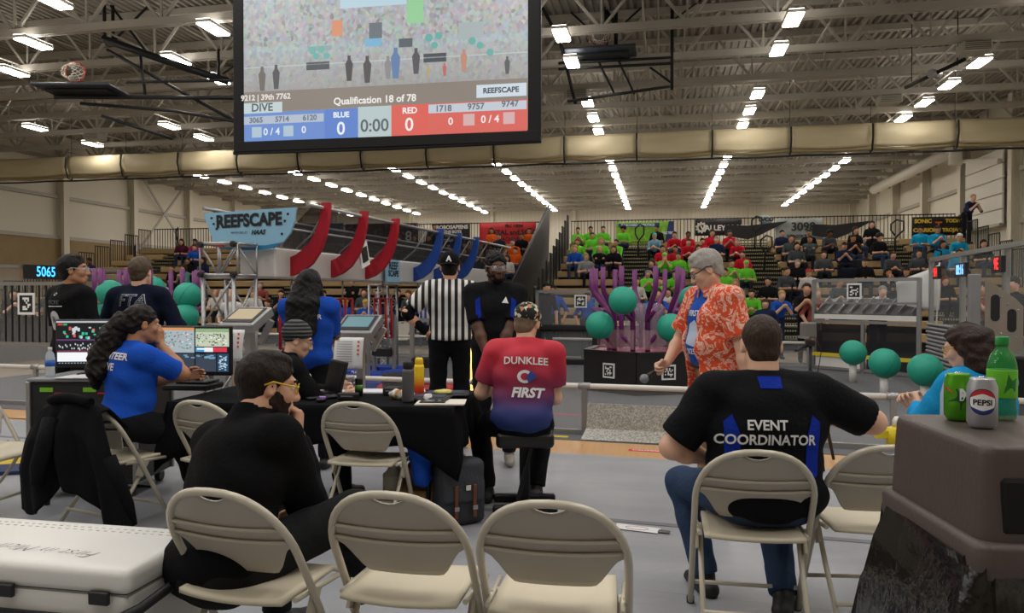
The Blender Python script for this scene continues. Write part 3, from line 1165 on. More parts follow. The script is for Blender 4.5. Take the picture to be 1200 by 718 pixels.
rb = rail_panel(1.78, 1.12)
rme = rb.mesh('railing_panel'); rme.materials.append(m_rail)
ZT = row_z(NROW - 1) - .2
for (xa, xb, lab) in [(BLX0, BLX1, 'black barred railing along the back of the left stand'), (BRX0, BRX1, 'black barred railing along the back of the right stand')]:
    r = empty('back_railing', ((xa + xb) / 2, row_y(NROW - 1) + .95, ZT), 0, lab, 'railing')
    n = round((xb - xa) / 1.8)
    for i in range(n):
        o = link('railing_panel', rme, None, r, (xa + (xb - xa) * (i + .5) / n - (xa + xb) / 2, 0, 0))
        o['kind'] = 'stuff'
    B().box((0, -.02, -.06), (xb - xa, .2, .1)).obj('base_beam', m_under, r)
    n2 = 8
    for i in range(n2 + 1):
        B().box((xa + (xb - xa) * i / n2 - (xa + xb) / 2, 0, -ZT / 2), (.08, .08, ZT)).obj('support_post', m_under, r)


def end_rail(x, lab, k0=0, k1=NROW, w=.76, thick=.02, m=m_rail, h=1.05):
    r = empty('end_railing', (x, ROW0, 0), 0, lab, 'railing')
    for k in range(k0, k1):
        b = B()
        z0 = row_z(k) - .2
        y0 = RUN * k + .05
        pts = [(0, y0, 0), (0, y0, z0 + h)]
        b.tube(pts, .02, 6)
        n = 6
        for i in range(n + 1):
            b.box((0, y0 + w * i / n, (z0 + h) * .5 + .1), (thick, thick * 1.2, (z0 + h) - .2))
        b.box((0, y0 + w / 2, z0 + h), (.03, w, .04))
        o = b.obj('railing_panel', m, r)
        o['kind'] = 'stuff'
    return r


end_rail(BLX0 - .12, 'stepped black end railing at the left of the left stand')
end_rail(BRX1 + .12, 'stepped black end railing at the right of the right stand')
r = empty('end_railing', (BRX0 - .2, ROW0, 0), 0, 'stepped row of black slats at the left end of the right stand', 'railing')
for k in range(NROW + 2):
    z1 = row_z(k) + .62
    B().box((-.02, RUN * k * .93 + .3, z1 / 2), (.05, .46, z1), bev=.02).obj('slat', m_black, r)
r = empty('end_railing', (BLX1 + .15, ROW0, 0), 0, 'black slanted end panel of the left stand beside the centre aisle', 'railing')
B().prism([(0, 0), (8.6, 0), (9.4, 4.75), (9.0, 4.85), (0, 1.0)], .05, Matrix(((0, 0, 1, 0), (1, 0, 0, 0), (0, 1, 0, 0), (0, 0, 0, 1)))).obj('panel', m_black, r)
B().tube([(.03, 0, 1.05), (.03, 9.2, 4.9)], .05, 8).obj('hand_rail', m_black, r)
# aisle hand rails (loops on a post)
loops = [(-19.4, 3, 'left stand, lowest'), (-19.4, 6, 'left stand, middle'), (-19.4, 9, 'left stand, highest'), (-.8, 8, 'first aisle of the right stand'), (3.2, 9, 'middle aisle of the right stand, upper'),
         (3.2, 6, 'middle aisle of the right stand, lower'), (7.5, 8, 'last aisle of the right stand, upper'), (7.5, 4, 'last aisle of the right stand, lower')]
for (x, k, lab) in loops:
    r = empty('aisle_handrail', (x, row_y(k) + .02, row_z(k) - .085), 0, f'black loop handrail on a post, {lab}', 'handrail')
    B().tube([(0, 0, 0), (0, 0, .55), (.06, -.05, .66), (.2, -.2, .82), (.2, -.2, 1.1), (.05, 0, 1.18), (-.1, .1, 1.05), (-.1, .1, .85), (0, 0, .66)], .028, 8).obj('loop', m_rail, r)
    B().box((0, 0, .01), (.14, .14, .02)).obj('foot_plate', m_rail, r)

# banners tied to the back railings
RY = row_y(NROW - 1) + .90


def banner(px0, px1, py0, py1, m, lab, texts, base='plain'):
    d = None
    t0 = math.tan(math.atan((px0 - CX) / F_PX) - TH); t1 = math.tan(math.atan((px1 - CX) / F_PX) - TH)
    xa, xb = t0 * RY, t1 * RY
    dd = -((xa + xb) / 2) * math.sin(TH) + RY * math.cos(TH)
    za, zb = Z(py1, dd), Z(py0, dd)
    r = empty('banner', ((xa + xb) / 2, RY - .02, za), 0, lab, 'banner')
    w, h = xb - xa, zb - za
    B().grid(lambda u, v: ((u - .5) * w, -.015 * math.sin(u * 17), v * h), 20, 4, thick=.01).obj('cloth', m, r)
    for q in texts:
        t, x, z, hh, c = q[:5]
        text_obj('lettering', t, hh * h * 1.4, MX(((x - .5) * w, -.06, z * h), (1, 0, 0), (0, -1, 0)), mat('ink_' + c, c, .6), r, bold=.01)
    return r, w, h


banner(510, 551, 262, 287, m_black, 'black banner lettered ROBOSAPIENS on the left stand railing',
       [('ROBOSAPIENS', .5, .82, .17, 'f2f2f2'), ('THE BOTS', .52, .6, .13, 'e0e0e0'), ('xxxxxxxx', .45, .42, .08, 'cfcfcf'), ('TEAM', .4, .2, .13, 'e0e0e0')])
banner(562, 628, 261, 289, mat('red_banner', 'd8303a', .6, var=.1, vscale=3), 'red banner lettered METAL and SOUL behind the orange shirts',
       [('FRC 10004', .62, .85, .12, '231a22'), ('METAL and SOUL', .6, .58, .2, '2b1522'), ('MACHINES', .55, .3, .15, '7a1526')])
banner(405, 490, 262, 291, ramp_mat('team_photo_banner', [(0, '17181c'), (.5, '2c2c33'), (.62, '6d5b55'), (.75, '8e7f78')], scale=6, rough=.6),
       'dark team-photo banner with a white 8 on the left stand railing', [('8', .88, .45, .4, 'e8e8e8')])
banner(360, 403, 262, 285, ramp_mat('blue_photo_banner', [(0, '1d2b3a'), (.5, '2f566f'), (.7, '6b7f8e')], scale=5, rough=.6),
       'blue-grey photo banner left of the dark team-photo banner', [])
g = banner(722, 789, 260, 287, ramp_mat('green_banner', [(0, '6cae28'), (.45, '7fc234'), (.6, 'a5d63f'), (1, 'c9cf3b')], scale=2.5, rough=.6, dist=1.5),
           'lime green banner with a blue title strip behind the green shirts', [('JUNKYARD ROBOTICS', .38, .86, .1, 'd7e4f2'), ('FRC TEAM', .92, .5, .09, 'e6eaf4')])
B().box((-.1 * g[1], -.035, .86 * g[2]), (.72 * g[1], .012, .16 * g[2])).obj('title_strip', mat('banner_blue', '2b4f8c', .6), g[0])
B().prism([(.34 * g[1], 0), (.5 * g[1], 0), (.5 * g[1], g[2]), (.42 * g[1], g[2])], .012, Matrix.Translation((0, -.03, 0)) @ Matrix.Rotation(PI / 2, 4, 'X')).obj('side_field', mat('banner_navy', '2a3a7a', .6), g[0])
g = banner(814, 869, 257, 276, m_black, 'black banner with a white gear and slanted white lettering', [('VALLEY X APE', .62, .45, .32, 'f0f0f0')])
pts = []
for i in range(40):
    a = 2 * PI * i / 40
    rr = (.36 if (i // 2) % 2 else .29) * g[2]
    pts.append((-.36 * g[1] + rr * math.cos(a), .5 * g[2] + rr * math.sin(a)))
B().prism(pts, .012, Matrix.Translation((0, -.035, 0)) @ Matrix.Rotation(PI / 2, 4, 'X')).obj('gear_mark', m_white, g[0])
B().lathe([(.17 * g[2], 0), (.17 * g[2], .01)], 20, (-.36 * g[1], -.047, .5 * g[2]), R=frame((1, 0, 0), (0, -1, 0))).obj('gear_hole', m_black, g[0])
banner(908, 964, 256, 283, ramp_mat('grey_banner', [(0, '6f7577'), (.5, '9ea4a4'), (.7, 'b9bdbb')], scale=3, rough=.6), 'grey banner with the number 3098 on the right stand railing',
       [('3098', .58, .62, .36, '22302c'), ('ROBOTICS', .45, .22, .12, '3a4442')])
banner(1068, 1129, 254, 276, mat('black_banner2', '1a1612', .6), 'black banner with yellow CLARION TROJANS lettering and a flame mark', [('SONIC', .2, .76, .2, 'e5c33a'), ('CLARION', .25, .28, .2, 'e5c33a'), ('TODAY', .8, .76, .18, 'e5c33a'), ('TROJANS', .78, .28, .18, 'e5c33a'), ('T', .5, .5, .4, 'd46a28')])
banner(890, 904, 253, 262, mat('pale_banner', 'a8b8c0', .6), 'small pale blue sign with lettering right of the gear banner', [('LVCO', .5, .5, .5, '1e2a33')])
for (px, py, w, lab) in [(876, 267, 1.4, 'long dark folded flag hung on the railing right of the gear banner'), (977, 268, 1.3, 'black pennant hung on the railing right of the 3098 banner')]:
    p = W(px, py, 27)
    p.y = RY - .1
    p.x = math.tan(math.atan((px - CX) / F_PX) - TH) * RY
    o = B().prism([(-w * .6, -.2), (0, -.35), (w * .3, -.2), (w, .3), (0, .16), (-w * .6, .2)], .04, Matrix.Rotation(PI / 2, 4, 'X')).obj('hanging_flag', m_black, None, p)
    tag(o, lab, 'flag')
# ================================================================== the playing field
m_purple = mat('purple_pipe', '70296c', .42)
m_teal = mat('teal_rubber', '23a389', .55, bump=.15, bscale=60, var=.07, vscale=5)
m_tagw = mat('tag_white', 'efefee', .6)
m_pvc = mat('white_pvc', 'e3e0da', .4)
m_redp = mat('red_pipe', 'b3122a', .45)
m_bluep = mat('blue_pipe', '1b4aa0', .45)
m_plate = ramp_mat('tread_plate', [(0, '8a8983'), (.5, '96948d'), (.6, 'b0ada4'), (1, 'bdbab0')], kind='VORONOI', scale=95, rough=.35)
m_dark = mat('dark_panel', '1a1a1c', .5)
m_grey = mat('grey_panel', '8a8a8c', .55)


def child(o, parent, M):
    """put a part built in world space under its thing"""
    o.matrix_parent_inverse = M.inverted()
    return o


def april(parent, loc, x, nrm, size, seed):
    """fiducial marker: white board, black square, white cells (all flat print on the board)"""
    rr = random.Random(seed)
    M = MX(loc, x, nrm)
    b = B()
    b.box((0, 0, 0), (size * 1.3, size * 1.3, .012))
    for v in range(len(b.v)):
        b.v[v] = tuple(M @ Vector(b.v[v]))
    o = b.obj('marker_board', m_tagw, parent)
    b = B()
    s = size
    b.add([(-s / 2, -s / 2, .008), (s / 2, -s / 2, .008), (s / 2, s / 2, .008), (-s / 2, s / 2, .008)], [(0, 1, 2, 3)], 0, False, M)
    b.obj('marker_square', m_black, o)
    b = B()
    c = s / 8
    for i in range(6):
        for j in range(6):
            if rr.random() < .5:
                x0, y0 = -s / 2 + c * (i + 1), -s / 2 + c * (j + 1)
                b.add([(x0, y0, .011), (x0 + c, y0, .011), (x0 + c, y0 + c, .011), (x0, y0 + c, .011)], [(0, 1, 2, 3)], 0, False, M)
    q = b.obj('marker_cells', m_tagw, o)
    q['kind'] = 'stuff'
    return o


BALL_ME = B().sphere((0, 0, 0), .207, 28, 18).mesh('algae_ball')
BALL_ME.materials.append(m_teal)
SEAM_ME = B().tube([(0, .2085 * math.cos(a), .2085 * math.sin(a)) for a in [2 * PI * k / 28 for k in range(28)]], .004, 5, closed=True).mesh('ball_seam')
SEAM_ME.materials.append(mat('teal_seam', '1d8a74', .6))


def ball(p, label, s=1.0, group='green rubber game balls'):
    r = link('rubber_ball', BALL_ME)
    r.location = p
    r.scale = (s, s, s * .97)
    r.rotation_euler = (.4, .5, random.random() * 3)
    link('ball_seam', SEAM_ME, None, r)
    return tag(r, label, 'ball', group)


# --- reefs
def make_reef(C, label):
    r = empty('reef_tower', C, FANG, label, 'game tower')
    ap = .83
    R = ap / math.cos(PI / 6)
    hexp = [(R * math.cos(PI / 6 + k * PI / 3), R * math.sin(PI / 6 + k * PI / 3)) for k in range(6)]
    for k in range(6):
        a, b_ = Vector((*hexp[k], 0)), Vector((*hexp[(k + 1) % 6], 0))
        n = ((a + b_) / 2).normalized()
        t = (b_ - a).normalized()
        bb = B()
        bb.beam(a + UP * .3, b_ + UP * .3, .03, .58)
        side = bb.obj('base_panel', m_dark, r)
        bb = B()
        bb.beam(a * .97 + UP * .6, b_ * .97 + UP * .6, .1, .03)
        bb.obj('trough_lip', mat('trough_black', '202022', .35), r)
        april(side, (a + b_) / 2 + n * .022 + UP * .33, t, n, .165, 11 + k)
        bb = B()
        bb.box((a + b_) / 2 * .8 + UP * .78, (.62, .012, .28), R=frame(t, UP))
        bb.obj('clear_fin', mat('pink_clear', 'd9b4be', .2, alpha=.3), r)
        for s in (-1, 1):
            o = (a + b_) / 2 + t * (.17 * s)
            out = n
            p0 = o - out * .32
            pts = [p0 + UP * .58, p0 + UP * 1.12, p0 + out * .03 + UP * 1.2, p0 + out * .24 + UP * 1.46, p0 + out * .27 + UP * 1.54, p0 + out * .27 + UP * 1.84]
            pp = B().tube(pts, .039, 10).obj('branch_pipe', m_purple, r)
            for zz in (.66, 1.04):
                B().tube([p0 + UP * zz, p0 + out * .26 + UP * (zz + .18)], .03, 8).obj('short_branch', m_purple, pp)
    bb = B()
    bb.prism(hexp, .03, Matrix.Translation((0, 0, .56)) @ Matrix.Scale(.95, 4))
    bb.obj('trough_floor', mat('trough_pink', 'b25a78', .4), r)
    bb = B()
    bb.lathe([(.3, .57), (.3, 1.25), (.26, 1.3)], 6)
    bb.obj('core', mat('core_clear', 'c9c3c9', .2, alpha=.22), r)
    return r


RC = L(2.02, 11.46)
BC = L(-5.95, 12.35)
make_reef(RC, 'tall purple-branched game tower on a black hexagonal base, right')
make_reef(BC, 'tall purple-branched game tower on the left behind the FTA man')
for (px, py, d, lab) in [(730, 352, 10.72, 'green rubber ball high on the left of the right tower'), (703, 381, 10.85, 'green rubber ball low on the left of the right tower'),
                         (787, 384, 10.55, 'green rubber ball low at the front of the right tower'), (812, 351, 11.0, 'green rubber ball partly behind the orange-shirted man'),
                         (129, 343, 11.8, 'green rubber ball on the left tower beside the black-shirted man'), (118, 371, 11.9, 'green rubber ball low left on the left tower'),
                         (220, 346, 11.7, 'green rubber ball high on the right of the left tower'), (217, 371, 11.6, 'green rubber ball low on the right of the left tower'),
                         (178, 338, 12.0, 'green rubber ball behind the head of the FTA man')]:
    ball(W(px, py, d), lab)
for k, (px, pyb, d, lab) in enumerate([(1000, 444, 12.2, 'leftmost'), (1037, 462, 10.3, 'middle'), (1085, 480, 9.35, 'rightmost')]):
    p = A(px, d)
    h = .31
    o = B().lathe([(.057, 0), (.057, h)], 20, (0, 0, 0)).lathe([(.045, h + .001), (.05, .02)], 20).obj('white_pipe_stand', m_pvc)
    o.location = p
    tag(o, f'short white pipe standing on the field, {lab} of three', 'pipe', 'white pipes carrying balls')
    ball(p + UP * (h + .18), f'green rubber ball on a white pipe at right, {lab} of three')

# --- near and far guard rails
def guardrail(name, lab, us, v, posts=True, z=.5, panel=True, dirs=None):
    r = empty(name, FP(us[0], v), 0, lab, 'guard rail')
    M = Matrix.Translation(r.location)
    child(B().tube([FP(us[0], v, z), FP(us[-1], v, z)], .028, 10).obj('top_pipe', m_pvc, r), r, M)
    for u in us:
        child(B().beam(FP(u, v, 0), FP(u, v, z), .05, .05, up=FU).obj('post', m_alu, r), r, M)
        child(B().tube([FP(u, v, z) - FU * .06, FP(u, v, z) + FU * .06], .036, 10).obj('clamp', m_alu, r), r, M)
    if panel:
        for a, c in zip(us[:-1], us[1:]):
            child(B().beam(FP(a + .03, v, .25), FP(c - .03, v, .25), .006, .44).obj('clear_panel', m_plex, r), r, M)
    child(B().beam(FP(us[0], v, .03), FP(us[-1], v, .03), .06, .05).obj('bottom_bar', m_alu, r), r, M)
    return r


guardrail('guard_rail', 'white pipe guard rail along the near side of the field', [-8.6, -7.1, -5.6, -4.1, -2.6, -1.1, .05, 1.4, 2.9, 4.2], 0)
guardrail('guard_rail', 'white pipe guard rail along the far side of the field', [-12.6, -10.6, -8.6, -6.6, -4.6, -2.6, -.6, 1.4, 2.9], 8.05)
# tread plate kick panels on the near rail
r = empty('ramp_plate', FP(.95, -.16), 0, 'bent silver tread plate leaning under the near rail', 'ramp')
M = Matrix.Translation(r.location)
child(B().add([FP(.1, -.1, .34), FP(.1, -.17, .1), FP(1.75, -.17, .1), FP(1.75, -.1, .34), FP(.1, -.085, .34), FP(.1, -.155, .1), FP(1.75, -.155, .1), FP(1.75, -.085, .34)],
              [(0, 1, 2, 3), (7, 6, 5, 4), (0, 3, 7, 4), (1, 5, 6, 2), (0, 4, 5, 1), (3, 2, 6, 7)]).obj('upper_plate', m_plate, r), r, M)
child(B().add([FP(.1, -.17, .1), FP(.07, -.3, .012), FP(1.75, -.3, .012), FP(1.75, -.17, .1), FP(.1, -.15, .08), FP(.07, -.26, .006), FP(1.75, -.26, .006), FP(1.75, -.15, .08)],
              [(0, 1, 2, 3), (7, 6, 5, 4), (0, 3, 7, 4), (1, 5, 6, 2), (0, 4, 5, 1), (3, 2, 6, 7)]).obj('lower_plate', m_plate, r), r, M)
p = FP(.75, -.62)
r = empty('floor_sticker', (p.x, p.y, .001), FANG, 'red and white warning sticker on the floor before the tread plate', 'sticker')
B().box((0, 0, .0015), (.34, .09, .003)).obj('red_strip', mat('sticker_red', 'cc2a2e', .5), r)
text_obj('lettering', 'CAUTION', .06, MX((0, 0, .004), (1, 0, 0), (0, 0, 1)), m_tagw, r, bold=.002)
for (u, v, w, h, c, lab) in [(-.55, -.32, .5, .16, 'e8e6df', 'white paper sheet taped under the near rail corner'), (-.35, -.2, .55, .08, 'd8c23a', 'yellow and green cable strip by the rail foot')]:
    o = B().box((0, 0, .009), (w, h, .004)).obj('paper_sheet' if c[0] == 'e' else 'cable_strip', mat('sheet_' + c, c, .6), None, FP(u, v), FANG)
    tag(o, lab, 'paper' if c[0] == 'e' else 'cable')

# --- barge across the middle of the field
BA = A(300, 9.0)
barge = empty('barge', BA, FANG, 'long white and net-sided barge bridge spanning the field centre', 'game bridge')
# local frame: x = to the right (FU), y = away (FV)
m_beamw = mat('barge_white', 'cbc9c6', .5, var=.05)
B().box((.02, 4.1, 1.81), (.5, 8.2, .36), bev=.02).obj('beam', m_beamw, barge)
m_net = mat('net_dark', '26282b', .8, alpha=.72)
B().grid(lambda u, v: (.3 + .42 * v ** 1.5, .1 + 8.1 * u, 2.0 + .48 * v), 16, 6).obj('net', m_net, barge)
B().grid(lambda u, v: (-.3 - .42 * v ** 1.5, .1 + 8.1 * u, 2.0 + .48 * v), 16, 6).obj('net', m_net, barge)
for s in (1, -1):
    B().tube([(.72 * s, -.02, 2.48), (.72 * s, 8.3, 2.48)], .022, 8).obj('net_pipe', m_alu, barge)
    B().tube([(.5 * s, -.02, 2.2), (.5 * s, 8.3, 2.2)], .014, 6).obj('net_pipe', m_alu, barge)
for k in range(8):
    B().tube([(.3, 1.05 * k + .4, 2.0), (.5, 1.05 * k + .4, 2.15), (.72, 1.05 * k + .4, 2.48)], .012, 5).obj('net_rib', m_alu, barge)
for i, s in enumerate((.35, 1.32, 2.3, 4.05, 4.95, 5.9)):
    m_ = m_redp if i < 3 else m_bluep
    lowc = [(.27, 1.66), (.42, 1.71), (.56, 1.81), (.67, 1.96), (.74, 2.14), (.785, 2.34), (.8, 2.54)]
    upc = [(.7, 2.54), (.675, 2.36), (.62, 2.2), (.54, 2.07), (.44, 1.98), (.35, 1.92), (.27, 1.89)]
    B().prism(lowc + upc, .08, Matrix(((1, 0, 0, 0), (0, 0, -1, s + .04), (0, 1, 0, 0), (0, 0, 0, 1)))).obj('hook_arm', m_, barge)
# sign board on the near end
x0, zt = -.62, 2.44
out = [(-.44, 2.0), (-.2, 1.975), (.1, 1.97), (.28, 1.99), (.4, 2.05), (.49, 2.15), (.54, 2.28), (.56, 2.43), (-.6, 2.4)]
M0 = Matrix(((1, 0, 0, 0), (0, 0, -1, -.06), (0, 1, 0, 0), (0, 0, 0, 1)))
out = [(x * 1.1 - .01, 2.2 + (z - 2.2) * 1.06) for x, z in out]
sign = B().prism(out, .03, M0).obj('sign_board', mat('sign_pale_blue', '8ebfdc', .5), barge)
wave = [(-.44, 2.0), (-.2, 1.975), (.1, 1.97), (.28, 1.99), (.4, 2.05), (.2, 2.02), (.0, 2.025), (-.2, 2.055), (-.35, 2.075), (-.495, 2.08)]
wave = [(x * 1.08 - .01, 2.2 + (z - 2.2) * 1.06) for x, z in wave]
B().prism(wave, .006, Matrix(((1, 0, 0, 0), (0, 0, -1, -.091), (0, 1, 0, 0), (0, 0, 0, 1)))).obj('sign_wave', mat('sign_deep_blue', '1f7aa6', .5), sign)
text_obj('lettering', 'REEFSCAPE', .205, MX((-.03, -.098, 2.305), (1, .0, .02), (0, -1, 0)), mat('ink_black', '121418', .5), sign, bold=.009, sx=.9)
text_obj('lettering', 'PRESENTED BY', .035, MX((-.16, -.098, 2.165), (1, 0, 0), (0, -1, 0)), mat('ink_black', '121418', .5), sign)
text_obj('lettering', 'HAAS', .075, MX((.1, -.098, 2.165), (1, 0, 0), (0, -1, 0)), mat('ink_black', '121418', .5), sign, bold=.003, shear=.3)
for (x, z) in [(-.55, 2.35), (.5, 2.37), (-.48, 2.22), (.42, 2.14), (-.52, 2.28), (.46, 2.29)]:
    B().lathe([(.016, 0), (.012, .01), (.001, .014)], 10, (x, -.091, z), R=frame((1, 0, 0), (0, -1, 0))).obj('bolt', m_black, sign)
# small hanging signs
sg = B().box((.34, 3.05, 1.8), (.03, .5, .36), bev=.01).obj('side_sign', mat('sign_pale_blue', '8ebfdc', .5), barge)
text_obj('lettering', 'REEF', .16, MX((.36, 3.05, 1.88), (0, 1, 0), (1, 0, 0)), mat('ink_black', '121418', .5), sg, bold=.004)
text_obj('lettering', 'SCAPE', .13, MX((.36, 3.05, 1.76), (0, 1, 0), (1, 0, 0)), mat('ink_black', '121418', .5), sg, bold=.004)
mk = B().box((.62, 1.55, 1.98), (.03, .24, .34), R=Matrix.Rotation(rad(18), 3, 'X')).obj('marker_panel', m_tagw, barge)
mk2 = B().box((.64, 1.55, 1.98), (.012, .16, .2), R=Matrix.Rotation(rad(18), 3, 'X')).obj('marker_print', m_black, mk)


def truss(bb, a, c, w, seg, r=.024, rd=.012, up=UP):
    """square box truss between a and c"""
    a, c = Vector(a), Vector(c)
    y = (c - a).normalized()
    x = y.cross(Vector(up))
    x = x.normalized() if x.length > .01 else Vector((1, 0, 0))
    z = x.cross(y)
    cs = [(x * sx + z * sz) * (w / 2) for sx, sz in ((-1, -1), (1, -1), (1, 1), (-1, 1))]
    for q in cs:
        bb.tube([a + q, c + q], r, 8)
    n = max(1, round((c - a).length / seg))
    for i in range(n):
        t0, t1 = i / n, (i + 1) / n
        for j in range(4):
            q0, q1 = cs[j], cs[(j + 1) % 4]
            p, e = a.lerp(c, t0), a.lerp(c, t1)
            bb.tube([p + (q0 if i % 2 else q1), e + (q1 if i % 2 else q0)], rd, 6)
            bb.tube([p + q0, p + q1], rd, 6)
    for j in range(4):
        bb.tube([c + cs[j], c + cs[(j + 1) % 4]], rd, 6)
    return bb


def support(px0, px1, d, ztop, lab, seg=.42):
    w = (px1 - px0) / F_PX * d
    p = A((px0 + px1) / 2, d)
    r = empty('truss_tower', p, FANG, lab, 'truss')
    o = truss(B(), (0, 0, .02), (0, 0, ztop), w, seg).obj('truss_leg', m_alu, r)
    B().box((0, 0, .012), (w + .2, w + .2, .024)).obj('base_plate', m_dark, r)
    return r


tw = support(249, 290, 8.75, 1.62, 'grey square truss tower under the near end of the barge', .62)
b = truss(B(), (-.25, -.02, 1.83), (.25, -.02, 1.83), .36, .25)
b.obj('cross_truss', m_alu, tw)
for x in (-.22, .22):
    for z in (1.66, 2.0):
        B().lathe([(.036, 0), (.036, .05), (.02, .055)], 12, (x, -.2, z), R=frame((1, 0, 0), (0, -1, 0))).obj('tube_end', m_dark, tw)
B().box((0, -.2, 2.0), (.14, .03, .05)).obj('red_label', m_redp, tw)
support(437, 461, 13.2, 1.6, 'slender aluminium truss tower under the middle of the barge', .3)
support(551, 570, 17.0, 1.6, 'far aluminium truss tower under the far end of the barge', .3)

# --- cages hanging from the barge
for i, (s, m_, lab) in enumerate([(.6, m_redp, 'nearest red'), (1.9, m_redp, 'second red'), (3.2, m_redp, 'third red'), (4.6, m_bluep, 'first blue'), (5.6, m_bluep, 'second blue')]):
    r = empty('hanging_cage', FP(0, 0), 0, f'{lab} pipe cage hanging under the barge on a chain', 'cage', 'cages under the barge')
    r.location = BA + FU * .1 + FV * s + UP * .75
    r.rotation_euler = (0, 0, FANG)
    for zz in (0, .62):
        B().tube([(.1, .1, zz), (-.1, .1, zz), (-.1, -.1, zz), (.1, -.1, zz)], .02, 6, closed=True).obj('cage_ring', m_, r)
    for (x, y) in ((.1, .1), (-.1, .1), (-.1, -.1), (.1, -.1)):
        B().tube([(x, y, 0), (x, y, .62)], .02, 6).obj('cage_bar', m_, r)
    B().tube([(0, 0, .62), (0, 0, .88)], .012, 6).obj('chain', m_alu, r)
    B().tube([(-.1, -.1, .62), (.1, .1, .62)], .015, 6).obj('cross_bar', m_, r)

# --- alliance walls with clear panels
def clear_wall(lab, u, v0, v1, nb, ztop=2.02, zmid=.92, flip=1):
    r = empty('alliance_wall', FP(u, v0), 0, lab, 'field wall')
    M = Matrix.Translation(r.location)
    for i in range(nb + 1):
        v = v0 + (v1 - v0) * i / nb
        child(B().beam(FP(u, v, 0), FP(u, v, ztop), .07, .07, up=FU).obj('post', m_alu, r), r, M)
    for i in range(nb):
        a, c = v0 + (v1 - v0) * i / nb + .05, v0 + (v1 - v0) * (i + 1) / nb - .05
        child(B().beam(FP(u, a, (zmid + ztop) / 2), FP(u, c, (zmid + ztop) / 2), .01, ztop - zmid - .06).obj('clear_panel', m_plex, r), r, M)
        child(B().beam(FP(u, a, zmid / 2), FP(u, c, zmid / 2), .02, zmid - .06).obj('solid_panel', m_plate if flip > 0 else m_grey, r), r, M)
    child(B().beam(FP(u, v0, ztop), FP(u, v1, ztop), .08, .06).obj('top_bar', m_alu, r), r, M)
    child(B().beam(FP(u, v0, zmid), FP(u, v1, zmid), .07, .05).obj('mid_bar', m_alu, r), r, M)
    return r, M


wb, Mb = clear_wall('clear-panelled field wall at the left end with a blue number display', -12.86, 2.0, 8.05, 3, flip=-1)
wr_, Mr = clear_wall('clear-panelled field wall at the right end with red number displays', 4.7, 1.2, 6.6, 3, flip=1)


def display(parent, Mi, u, v, z, w, h, t, c, face):
    bb = B()
    bb.beam(FP(u, v - w / 2, z), FP(u, v + w / 2, z), .05, h)
    o = child(bb.obj('number_display', m_black, parent), parent, Mi)
    xdir = FV * (-1 if face.dot(FU) > 0 else 1)
    xdir = UP.cross(face)
    q = text_obj('digits', t, h * 1.0, MX(FP(u, v, z) + face * .03, xdir, face), glow('digit_' + c, c, 3.0), o, bold=.003, sx=.8)
    q.matrix_parent_inverse = Matrix.Identity(4)
    return o


display(wb, Mb, -12.76, 5.2, 1.92, 1.0, .3, '5065', '3aa8ff', FU)
display(wr_, Mr, 4.62, 5.9, 1.78, .32, .2, '9H', 'ff2a2a', -FU)
display(wr_, Mr, 4.62, 4.55, 1.78, .5, .2, '00:16', '7ab8ff', -FU)
display(wr_, Mr, 4.62, 3.0, 1.8, .34, .2, '9E', 'ff2a2a', -FU)
# barred gate in front of the left wall
r = empty('barred_gate', A(30, 13.5), FANG, 'black barred gate with a white marker square at far left', 'gate')
w, h = 2.5, 1.08
b = B()
for z in (.55, .55 + h):
    B().box((0, 0, z), (w, .05, .06)).obj('gate_rail', m_alu, r)
for i in range(17):
    B().box((-w / 2 + w * i / 16, 0, .55 + h / 2), (.022, .022, h)).obj('bar', m_rail, r)
for s in (-1, 1):
    B().box((s * w / 2, 0, .55 + h / 2 - .28), (.06, .06, h + .58)).obj('gate_post', m_alu, r)
B().box((0, .06, .8), (w, .012, .5)).obj('mesh_panel', mat('grey_mesh', '6e6c6a', .7, alpha=.55), r)
april(r, (.05, -.03, 1.27), Vector((1, 0, 0)), Vector((0, -1, 0)), .3, 5)
# poster and items by the left of the field
p = A(116, 9.3)
tag(B().prism([(-.27, .0), (.2, 0), (.27, .19), (-.1, .2), (-.3, .16)], .01, Matrix.Rotation(PI / 2 - .5, 4, 'X')).obj('paper_bag', mat('pale_plastic', 'd6d5d2', .5), None, p + UP * .5, FANG), 'pale crumpled plastic bag hung on the near rail at left', 'bag')

# --- loading station in the far right corner
cs0, cs1 = FP(3.0, 8.05), FP(4.55, 6.75)
cdir = (cs1 - cs0).normalized()
cl = (cs1 - cs0).length
crz = math.atan2(cdir.y, cdir.x)
cst = empty('loading_station', cs0, crz, 'clear-fronted loading station with a slotted chute in the right corner', 'loading station')
for x in (0, cl / 2, cl):
    zt = 1.72 if x != cl / 2 else .93
    B().box((x, 0, zt / 2), (.06, .06, zt)).obj('post', m_alu, cst)
for z, t in ((1.7, .06), (1.28, .04), (.93, .05), (.05, .05)):
    B().box((cl / 2, 0, z), (cl, .06, t)).obj('cross_bar', m_alu, cst)
B().box((cl / 2, -.01, 1.5), (cl - .06, .01, .38)).obj('clear_panel', m_plex, cst)
B().add([(.05, -.03, 1.08), (cl - .05, -.03, 1.08), (cl - .05, .5, 1.36), (.05, .5, 1.36), (.05, -.03, 1.06), (cl - .05, -.03, 1.06), (cl - .05, .5, 1.34), (.05, .5, 1.34)],
        [(0, 1, 2, 3), (7, 6, 5, 4), (0, 4, 5, 1), (2, 6, 7, 3), (0, 3, 7, 4), (1, 5, 6, 2)]).obj('chute_floor', mat('chute_dark', '4a4a4c', .35), cst)
for i in range(9):
    x = .1 + (cl - .2) * i / 8
    B().beam((x, -.04, 1.1), (x - .06, .46, 1.38), .015, .07).obj('divider', m_alu, cst)
